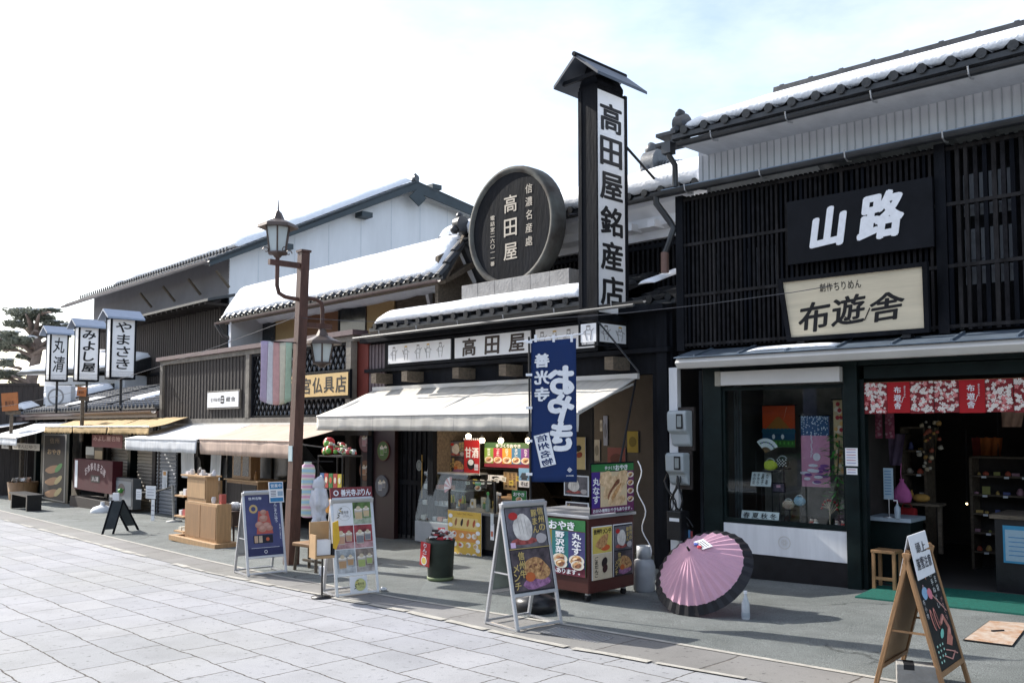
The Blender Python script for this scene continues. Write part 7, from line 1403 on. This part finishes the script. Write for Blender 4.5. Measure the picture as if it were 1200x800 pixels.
snow(sc, F.X(93,.8), F.X(112,.8), (.5, zf_+.16+.65*(zT-zf_-.16)/3.35+.03), (1.3, zf_+.16+1.45*(zT-zf_-.16)/3.35+.03), .08, 4, over=.1, lump=.7, endl=.5, endr=.5, name='snow_patch')
gC = -1.1; mb = MB(); mb.box(xc0, xc1, 3.1, 3.3, gC, zT, DARKR); mb.box(xc0, xc0+.1, 0, 3.1, gC, zf_, BRN); mb.box(xc1-.1, xc1, 0, 3.1, gC, zf_+.1, BRN); mb.box(xc0+.1, xc1-.1, .2, 3.1, 1.75, 1.85, DARKR); mb.box(xc0+.1, xc1-.1, .3, 3.1, gC, F.g(-14,1)+.03, DARKF); mb.build('shop_interior', sc)
mb = MB()
for p in (47, 82, 131, 157, 186): x = F.X(p, .1); MB().box(x-.1, x+.1, .02, .2, gC, zf_-.05, DGRN if p in (47, 82, 157) else BRN).build('post', sc)
SH = mat('beige_shutter', (.30,.26,.21), .5, .1, 3); SHG = mat('grey_shutter', (.22,.23,.25), .5, .1, 3)
for p0, p1, mm, yy, pt in ((133, 154, SH, .12, 505), (164, 185, SH, .1, 505), (187, 209, SHG, .02, 520)):
    a, b = F.X(p0, yy), F.X(p1, yy); zb9 = F.g(a, 0)-.05; zt9 = 1.75; mb = MB(); z = zb9
    while z < zt9: mb.prismx([(yy, z), (yy-.02, z+.03), (yy-.02, z+.055), (yy, z+.085)], a, b, mm); z += .087
    mb.box(a, b, yy+.0, yy+.03, zb9, zt9, mm); mb.build('roller_shutter', sc)
MB().box(F.X(84,.3), F.X(96,.3), .3, .35, gC, 1.7, mat('beige_wall', (.3,.27,.23), .8)).build('wall_panel', sc)
tt = F
def bp(name, lab, cat, p0, p1, yl, fn, back, th=.03):
    x0, z1 = F.pix(*p0, yl); x1, z0 = F.pix(*p1, yl); t = fthing(name, lab, cat, F, (x0+x1)/2, yl, z0); W = (x1-x0)/2; H = z1-z0; MB().box(-W, W, 0, th, 0, H, back).build('board', t); m = MB(); fn(m, W, H, -.006); m.build('print', t); return t
def pblk(m, W, H, y):
    m.rect(-W*.82, W*.82, H*.03, H*.97, y, flat(.3,.28,.25)); m.rect(-W*.74, W*.74, H*.045, H*.955, y-.003, flat(.03,.025,.025)); m.htext('おやき', -W*.5, W*.5, H*.72, H*.07, y-.006, flat(.5,.35,.2), .03); m.htext('信州', -W*.35, W*.35, H*.88, H*.08, y-.006, flat(.35,.25,.15), .0)
    for k in range(3): m.ell(-W*.1, H*(.47-.17*k), W*.5, H*.055, y-.006, flat(.4,.22,.12), 14, .1, .06); m.ell(W*.35, H*(.50-.17*k), W*.28, H*.045, y-.009, flat(.5,.4,.2) if k != 0 else flat(.12,.3,.1), 10, .3)
bp('tall_menu_board', 'tall black menu board with brown bun pictures under the left yellow awning', 'menu board', (49, 506), (79, 592), -.35, pblk, DGRN)
def pred(m, W, H, y):
    s_ = 'MARRAEY'; 
    for k, c in enumerate('お食事処まる清'): a = R(138-16*k); m.ch(c, W*.15+W*.62*cos(a), H*.30+H*.50*sin(a), W*.13, W*.13, y, flat(.55,.45,.45), .02, rot=(a-pi/2)*.6)
    m.rect(-W*.05, W*.4, H*.30, H*.52, y, INK); m.htext('丸清', -W*.0, W*.35, H*.41, H*.14, y-.003, flat(.55,.5,.5), .02); m.rect(-W*.93, -W*.78, H*.05, H*.95, y, PAPER)
bp('red_cloth_stall', 'dark red cloth covered stall front with arched white writing under the yellow awnings', 'stall', (87, 537), (131, 579), -.6, pred, mat('dark_red_cloth', (.06,.005,.01), .8, .15, 3), .25)
x0, z1 = F.pix(82, 579.5, -.62); x1 = F.X(132, -.62); t = fthing('wooden_bench_box', 'brown wooden box base under the dark red cloth', 'box', F, (x0+x1)/2, -.5, F.g(x0,-.5)); MB().box(-(x1-x0)/2, (x1-x0)/2, -.12, .4, 0, z1-F.g(x0,-.5)-.02, BRN).build('box', t)
def pnor(m, W, H, y): m.htext('みよし屋名物', -W*.9, W*.9, H*.70, H*.38, y, flat(.55,.32,.28), .04)
bp('shop_curtain', 'dusty red shop curtain with pale writing hanging under the yellow awnings', 'noren curtain', (108, 509), (143, 525), -.55, pnor, mat('dusty_red_cloth', (.20,.07,.065), .8, .1, 3), .01)
bp('framed_notice', 'pale notice board hanging behind the dusty red curtain', 'notice', (101, 523), (120, 538), -.2, lambda m, W, H, y: (m.rect(-W, W*.0, H*.3, H, y, flat(.5,.48,.42)), m.rect(W*.1, W, 0, H*.7, y, flat(.45,.32,.18))), OLDW)
bp('display_case', 'pale glass case standing behind the far chalkboard', 'display case', (128, 558), (155, 597), -.5, lambda m, W, H, y: (m.rect(-W*.9, W*.9, H*.1, H*.9, y, flat(.2,.215,.23)), m.ell(W*.1, H*.6, W*.3, H*.22, y-.004, flat(.1,.08,.08), 12), m.rect(-W*.9, -W*.6, H*.3, H*.9, y-.004, PAPER)), flat(.10,.105,.11), .2)
bp('door_notice', 'narrow white notice stuck on the grey roller shutter', 'notice', (190.5, 551), (195.5, 573), -.03, lambda m, W, H, y: (m.rect(-W*.6, W*.6, H*.75, H*.95, y, flat(.6,.3,.1)), m.rect(-W*.6, W*.6, H*.1, H*.65, y, flat(.55,.57,.6))), PAPER, .005)
YA = [(54, 86.5), (87.5, 126.5), (128, 176)]
for k, (a, b) in enumerate(YA):
    dx = 14; x0 = F.X(a, -.95); x1 = F.X(b, -.95); t = fthing('shop_awning', ('left','middle','right')[k]+' of three yellow awnings with scalloped edge under the brown fascia', 'awning', F, (x0+x1)/2, 0, 0, 'yellow awnings on the low shop'); h = (x1-x0)/2; zt5 = zf_-.09; zf5 = F.Z(110, 500.5, -.95); zv5 = F.Z(110, 508.5, -.95)
    canvas(t, -h, h, -.06, zt5, -.95, zf5, zv5, CANY, 3, k, scal=.03); MB().tube([(-h, -.95, zf5+.02), (h, -.95, zf5+.02)], .016, ALU, 6).build('front_bar', t); MB().tube([(-h+.05, -.02, zt5-.3), (-h+.05, -.92, zf5-.03)], .014, ALU, 6).build('arm', t)
    MB().box(h-.1, h+.02, -.98, -.05, zf5+.02, zt5+.05, CANY).build('side_flap', t) if 0 else None
# lantern signs
LS = mat('blue_grey_sign_roof', (.22,.27,.36), .4, .1, 4, metal=.2)
for k, (pn, pc0, pc1, pyt, pyb, pyr, post, txt, bold, lab) in enumerate(((53, 57.5, 79, 392, 444, 383, 69, '丸清', .012, 'left'), (86, 91, 115.5, 384, 444, 374, 104.5, 'みよし屋', .035, 'middle'), (123, 128.5, 158, 374, 441, 361, 144, 'やまさき', .018, 'right'))):
    yn = -.5; xn = F.X(pc0, yn); yq_ = yfor(F, pc1, xn); xw = F.X(pn, yn); zt7 = F.Z(pc0, pyt, yn); zb7 = F.Z(pc0, pyb, yn); W = xn-xw; D = yq_-yn
    t = fthing('lantern_sign', 'white lantern shaped sign on a thin post, %s of three over the low tiled roof' % lab, 'sign', F, xn, yn, zf_+.1, 'lantern signs over the low roof'); zz = -(zf_+.1)
    MB().box(-W, 0, 0, D, zb7+zz, zt7+zz, BF_).build('lamp_box', t)
    mb = MB()
    for x in (-W-.01, -.03): 
        for y in (-.012, D-.03): mb.box(x, x+.045, y, y+.045, zb7+zz-.04, zt7+zz+.02, BLK)
    mb.box(-W-.01, .012, -.012, D+.012, zb7+zz-.06, zb7+zz-.02, BLK)
    for q in range(3): mb.box(-W-.004, .006, -.006, D+.006, zb7+zz+.03+.05*q, zb7+zz+.04+.05*q, flat(.3,.3,.3))
    mb.build('frame', t)
    zr7 = zt7+zz+.02; e2 = .2; hr = .20
    MB().prism([(-W/2, zr7+hr), (e2, zr7-.03), (e2, zr7+.02), (-W/2, zr7+hr+.05), (-W-e2, zr7+.02), (-W-e2, zr7-.03)], -.16, D+.16, LS).build('roof', t); MB().prism([(-W, zr7), (0, zr7), (-W/2, zr7+hr)], -.02, D+.02, BLK).build('gable', t)
    m = MB(); m.vtext(txt, 0, zt7+zz-.04, zb7+zz+.18, D*.62, 0, INK, bold, .84, shear=.1); m.build('lettering', t, loc=(.008, D/2, 0), rot=(0,0,R(90)))
    MB().tube([(-W/2, D*.55, .0), (-W/2, D*.55, zb7+zz-.03)], .035, BLACKP, 6).build('post', t)
# ================================================================== big gabled house (E)
yE = 3.6; xE = F.X(243, yE); zE = F.Z(243, 306, yE); yR = yfor(F, 487, xE); zR = F.Z(487, 213, yR); xE0 = F.X(73, yE); yK = yfor(F, 562, xE); zK = F.Z(562, 246, yK)
print('E', xE, zE, yR, zR, xE0, yK, zK)
se = fthing('gabled_house', 'big white gabled house with snowy roof and brown boarded street wall behind the low shops', 'house', F)
mb = MB(); yw = yE+.9; xg = xE-.5
mb.prismx([(yw, 1), (yw, zE+.25), (yR, zR-.35), (yK, zK-.3), (yK+1.5, zK-1.0), (yK+1.5, -1.5), (yw, -1.5)], xg-.1, xg, WHITE); mb.build('gable_wall', se)
mb = MB()
for q in range(9): y = yw+1+q*1.35; mb.box(xg+.001, xg+.008, y, y+.03, 3.0, min(zE+(y-yE)*(zR-zE)/(yR-yE), zR-(y-yR)*(zR-zK)/(yK-yR) if y > yR else 99)-.35, flat(.68,.71,.75))
mb.build('wall_joint', se)
mb = MB(); xbr = F.X(266, yw); mb.box(xE0+1, xg-.1, yw, yw+.1, -1.2, zE-1.1, BRN)
x = xE0+1.1
while x < xg-.2: mb.box(x, x+.03, yw-.02, yw, 1.5, zE-1.1, BRN); x += .2
mb.box(xE0+1, xg+.02, yw-.06, yw+.08, 3.62, 3.74, BLK)
mb.build('board_wall', se); mb = MB(); mb.box(xE0+1, xg-.02, yw+.0, yw+.1, zE-1.1, zE+.42, mat('grey_plaster_band', (.17,.165,.175), .9, .1, 2)); mb.box(xg-.5, xg, yw-.05, yw+.02, 1.0, zE-1.0, BLK); mb.build('upper_band', se)
# mid eave
mb = MB(); mb.prismx([(yw-.9, zE-1.28), (yw-.9, zE-1.2), (yw+.02, zE-.95), (yw+.02, zE-1.05)], xE0+3.0, xg+.4, TILED); x = xE0+3.1
while x < xg+.3: mb.box(x, x+.08, yw-.85, yw, zE-1.35, zE-1.27, BRN); x += .45
mb.build('mid_eave', se)
roof_tiles(se, xE0, xE, (yE, zE), (yR, zR-.02), TILE, .27, .3); roof_tiles(se, xE0, xE, (yK+1.2, zK-.02+(-1.2)*(zR-zK)/(yK-yR)), (yR, zR-.02), TILE, .5, .5, name='rear_roof_tiles', caps=False)
snow(se, xE0+3, xE-.15, (yE+1.2, zE+.08+1.2*(zR-zE)/(yR-yE)), (yR-.1, zR+.02), .25, 15, over=.15, lump=.4, step=.3); snow(se, xE0+3, xE-.15, (yK+1.0, zK+.02-1.0*(zR-zK)/(yK-yR)), (yR+.1, zR+.0), .25, 16, over=.15, lump=.3, step=.3, name='rear_snow')
gutter(se, xE0-.1, xE+.02, yE-.08, zE-.0, mat('pale_gutter', (.22,.2,.2), .5), .07, hang=False)
GD = mat('dark_barge_board', (.045,.06,.07), .5, .2, 2)
mb = MB(); mb.prismx([(yE, zE-.18), (yE, zE+.05), (yR, zR+.02), (yR, zR-.32)], xE-.08, xE, GD); mb.prismx([(yR, zR-.42), (yR, zR+.02), (yK+1.2, zK-1.2*(zR-zK)/(yK-yR)+.04), (yK+1.2, zK-.32-1.2*(zR-zK)/(yK-yR))], xE-.08, xE, GD); mb.build('barge_board', se)
mb = MB(); mb.prismx([(yR-.35, zR-.65), (yR+.1, zR-.95), (yR+.45, zR-.6), (yR, zR-.3)], xE-.03, xE+.03, GD); mb.build('gable_pendant', se)
MB().prismx([(yE+.05, zE-.1), (yR, zR-.25), (yR, zR-.15), (yE+.05, zE-.02)], xg, xE-.09, mat('soffit_grey', (.25,.25,.27), .8)).prismx([(yK+1, zK-.3), (yR, zR-.25), (yR, zR-.15), (yK+1, zK-.2)], xg, xE-.09, mat('soffit_grey', (.25,.25,.27), .8)).build('soffit', se)
for q in range(3): y = yw+1.6+q*3.2; z = zE+(y-yE)*(zR-zE)/(yR-yE); MB().box(xg, xE-.02, y, y+.45, z-.50, z-.32, GD).build('purlin_end', se)
mb = MB()
for k in range(60):
    x = xE0+(xE-xE0)*(k+.5)/60; z = zE+.06; MB().tube([(x, yE+.6, z+.30), (x+.02, yE+.6, z+.47)], .03, TILED, 4).build('snow_guard', se)
tile_end(se, xE-.1, yR, zR+.05, .8, TILE)
t = se; mb = MB(); mb.box(xE0, xg, yw+.1, yK+1.5, -1.5, 3, DARKR); mb.build('inner_mass', se)
for sx in range(4): MB().tube([(xE-.3-2.2*sx, yE+.35, zE-.25), (xE-.3-2.2*sx, yw-.1, zE-.75)], .05, OLDW, 5).build('eave_brace', se)
# ================================================================== far left: small snowy house, fence, stalls, pine
f0 = at_depth(40, 440, 36); hs = thing('snowy_roof_house', 'small pale house with a snow covered roof behind the left lantern sign', 'house', (at_depth(50, 500, 36).x, 36, -1.2), R(-30))
def zz_(py, d=36): return at_depth(60, py, d).z+1.2
MB().box(0, 5, 0, 6, 0, zz_(443), WHITE).build('wall', hs); MB().prismx([(-.9, zz_(440)), (-.9, zz_(437)), (3, zz_(405)), (7, zz_(430)), (7, zz_(434))], -.4, 5.4, TILED).build('roof', hs); snow(hs, -.3, 5.3, (-.8, zz_(437)), (3, zz_(404)), .15, 21, over=.1, lump=.4, step=.25)
for q in range(3): MB().box(.8+q*1.3, 1.8+q*1.3, -.06, -.0, zz_(478), zz_(452), DKW).build('window', hs)
d8 = 31; a = at_depth(-60, 500, d8).x; b = at_depth(44, 500, d8).x; fn = thing('board_fence', 'dark brown vertical board fence at the far left', 'fence', (a, d8, -1)); zt8 = at_depth(20, 450, d8).z+1; mb = MB(); x = 0
while x < b-a: mb.box(x, x+.17, 0, .03, 0, zt8-.05, BRN); x += .18
mb.build('boards', fn); MB().box(0, b-a, -.04, .06, zt8-.05, zt8+.03, BRN).build('rail', fn)
a = at_depth(52, 500, 30); t = thing('air_conditioner', 'white outdoor air conditioner unit beyond the low tiled roof', 'air conditioner', (a.x, 30, at_depth(60, 478, 30).z)); MB().box(0, .85, 0, .35, 0, .75, PAPER).build('case', t, bevel=.02); MB().ring(.35, .38, .22, .28, -.005, flat(.3,.3,.3), 20).build('grille', t); MB().box(-.1, 1, 0, .4, -1.4, -.001, OLDW).build('stand', t)
OR = mat('orange_board', (.42,.15,.05), .6, .15, 4)
for k, (px0, px1, py0, py1, rt) in enumerate(((3, 21, 460, 481, -.08), (90, 100, 453, 464, .06))):
    d = 27.5 if k == 0 else 23.8; a = at_depth(px0, py0, d); b = at_depth(px1, py1, d); t = thing('orange_sign', ('orange wooden board with faded writing at the far left' if k == 0 else 'tiny orange board on the low tiled roof under the middle lantern sign'), 'sign', ((a.x+b.x)/2, d, b.z)); W = (b.x-a.x)/2; H = a.z-b.z
    m = MB().box(-W, W, 0, .04, 0, H, OR); m.htext('善光寺', -W*.6, W*.6, H*.4, H*.3, -.004, flat(.12,.05,.03), .02); m.build('board', t, rot=(0,rt,0)); MB().box(-W*.7, W*.7, .05, .3, -.12, 0.0, OLDW).tube([(0,.1,-1.2),(0,.1,-.1)], .05, OLDW, 6).build('foot', t)
# far left shop
sd = fthing('stall_shop', 'dark open fronted shop with white awnings at the left edge of the street', 'shop building', F); xs = F.X(33, .1); xm = xs-12
mb = MB(); mb.box(xm, xs, 3, 3.2, -1.3, 2.2, DARKR); mb.box(xs-.2, xs-.02, .1, 3, -1.3, 2.1, BRN); mb.box(xm, xs, 0, 3, 1.75, 1.9, BRN); mb.box(xm, xs-.02, -.05, .1, 1.9, 2.15, GUTB); mb.build('shop_interior', sd); mb = MB()
for k in range(4): MB().box(xs-.4-2.3*k, xs-.2-2.3*k, .0, .18, -1.3, 1.75, OLDW).build('post', sd)
mb = MB(); roof_tiles(sd, xm, xs, (-.2, 2.1), (3, 3.0), TILE, .3, .3); snow(sd, xm, xs-.2, (.1, 2.3), (3, 3.1), .25, 31, over=.1, lump=.5, step=.2)
for k, (pf0, pf1, pyf, pyv) in enumerate(((-30, 22, 513, 520), (-60, 3, 503, 510))):
    yf = -1.5-.0*k; x1 = F.X(pf1, yf) if k == 0 else F.X(-1, yf)-2.0; x0 = x1-3.4 if k == 0 else x1-3; t = fthing('shop_awning', ('near' if k == 0 else 'far')+' white awning of the dark open shop at the left edge', 'awning', F, (x0+x1)/2, 0, 0); h = (x1-x0)/2; canvas(t, -h, h, -.0, 1.86, yf, F.Z(pf1, pyf, yf), F.Z(pf1, pyv+2, yf), CANW, 3, k); MB().tube([(-h, yf, F.Z(pf1, pyf, yf)), (h, yf, F.Z(pf1, pyf, yf))], .03, ALU, 6).build('front_bar', t)
bp('writing_cloth', 'cream cloth strip with brushed writing under the white awning at the left edge', 'cloth sign', (2, 518), (46, 528), -.8, lambda m, W, H, y: m.htext('名物そばまんじゅう', -W*.9, W*.9, H*.5, H*.55, y, flat(.1,.08,.08), .01), flat(.5,.46,.4), .01)
# bench, stall tables and goods
p = G(30, 597); t = thing('long_bench', 'long dark wooden bench on the far left pavement', 'bench', p, R(-47)); MB().box(-.85, .85, -.2, .2, .38, .43, BLACKP).build('seat', t)
for sx in (-.7, .7): MB().box(sx-.05, sx+.05, -.17, .17, 0, .38, BLACKP).build('leg', t)
rr = random.Random(17)
for k, (px, py, lab) in enumerate(((6, 586, 'round wooden tub of goods at the left edge of the picture'), (30, 580, 'slatted crate of goods behind the long dark bench'))):
    p = G(px, py); p = p+Vector((.35,.35,0)); t = thing('goods_tub' if k == 0 else 'goods_crate', lab, 'tub' if k == 0 else 'crate', p, R(-47)); h = .55
    (MB().lathe([(.38,0),(.45,h),(.41,h),(.36,.1)], OAK, n=20) if k == 0 else MB().box(-.6, .6, -.35, .35, h-.28, h, OLDW).box(-.55, -.5, -.3, .3, 0, h-.28, OLDW).box(.5, .55, -.3, .3, 0, h-.28, OLDW)).build('tub' if k == 0 else 'crate', t)
    for q in range(14):
        a = rr.uniform(-.35,.35)*(1 if k == 0 else 1.4); b = rr.uniform(-.28,.28); tt = MB().box(-.07, .07, -.05, .05, 0, .10, flat(*rr.choice(((.55,.5,.45), (.5,.3,.2), (.35,.3,.25), (.6,.58,.55)))), Matrix.Rotation(rr.uniform(-.5,.5), 4, 'X') @ Matrix.Rotation(rr.uniform(0,3), 4, 'Z')).build('snack_bag', loc=(p.x+a, p.y+b, p.z+h+.02)); tag(tt, 'small pale snack bag heaped on the far left stall', 'snack bag', 'snack bags on the far left stall')
# pine -----------------------------------------------------------------------------
PD = 42; pb = at_depth(36, 500, PD); NEED = mat('pine_needles', (.19,.20,.16), .8, .4, .8, spec=.1, trans=.25); BARK = mat('pine_bark', (.26,.20,.17), .9, .3, 2, .5)  # needle colour paled and greyed: distance haze is painted into it
pn = thing('pine_tree', 'old pine with reddish trunk, layered branches and snow on its pads, at the far left', 'tree', (pb.x, PD, -1.2)); rr = random.Random(44)
def pp(px, py, dy=0): v = at_depth(px, py, PD+dy); return Vector((v.x-pb.x, dy, v.z+1.2))
mb = MB(); mb.tube([pp(38, 505), pp(34, 460), pp(40, 430), pp(46, 405), pp(38, 385), pp(30, 368)], [.30,.27,.23,.19,.12,.06], BARK, 8)
pads = [(34,372,16,6),(14,402,16,6),(44,386,13,5),(36,405,13,5),(2,438,14,6),(26,450,14,5),(60,364,9,3),(30,366,20,6),(46,366,10,4),(20,380,16,5),(8,392,14,5),(50,372,14,4),(66,379,13,4),(72,392,11,4),(24,398,16,5),(4,408,14,5),(0,425,16,6),(14,438,16,5),(64,405,10,4),(30,418,12,4),(-10,395,14,6),(-14,440,18,7),(82,382,8,3),(8,455,16,5),(52,392,10,4)]
for (px, py, rx, rz_) in pads:
    s_ = pp(40+rr.uniform(-4,6), min(490, py+rr.uniform(8,22))); e_ = pp(px, py+2, rr.uniform(-1.5,1.5)); mb.tube([s_, s_.lerp(e_, .5)+Vector((0,0,.15)), e_], [.12,.08,.04], BARK, 6)
mb.build('trunk', pn); nb = MB(); sn = MB()
for (px, py, rx, rz_) in pads:
    c = pp(px, py, rr.uniform(-1.2,1.2)); ax_, az = rx*PD/FPX*1.0, rz_*PD/FPX*.95
    for k in range(int(380*rx/14)):
        a = rr.uniform(0, 2*pi); r = sqrt(rr.random()); f_ = 1+.45*noise.noise(Vector((a*1.3, px*.1, py*.1))); v = c+Vector((ax_*r*f_*cos(a), ax_*.9*r*f_*sin(a), az*(rr.uniform(-.9,1)*(1-r*.45)+.35*noise.noise(Vector((a, r*3, px)))))); s_ = rr.uniform(.07,.14); d = Vector((rr.uniform(-1,1), rr.uniform(-1,1), rr.uniform(-.2,1))).normalized()
        e = d.cross(Vector((rr.uniform(-1,1), rr.uniform(-1,1), rr.uniform(-1,1)))).normalized()*s_*.33
        nb.quad([v-d*s_, v+e, v+d*s_, v-e], NEED)
    for k in range(4): a = rr.uniform(0, 2*pi); r = rr.random()*.8; sn.blob((c.x+ax_*r*cos(a), c.y+ax_*.7*r*sin(a), c.z+az*.75), rr.uniform(.07,.17), SNOW, k, .5, 8, (1.7,1.4,.35))
nb.build('crown', pn); sn.build('snow', pn)
bpy.context.view_layer.update()
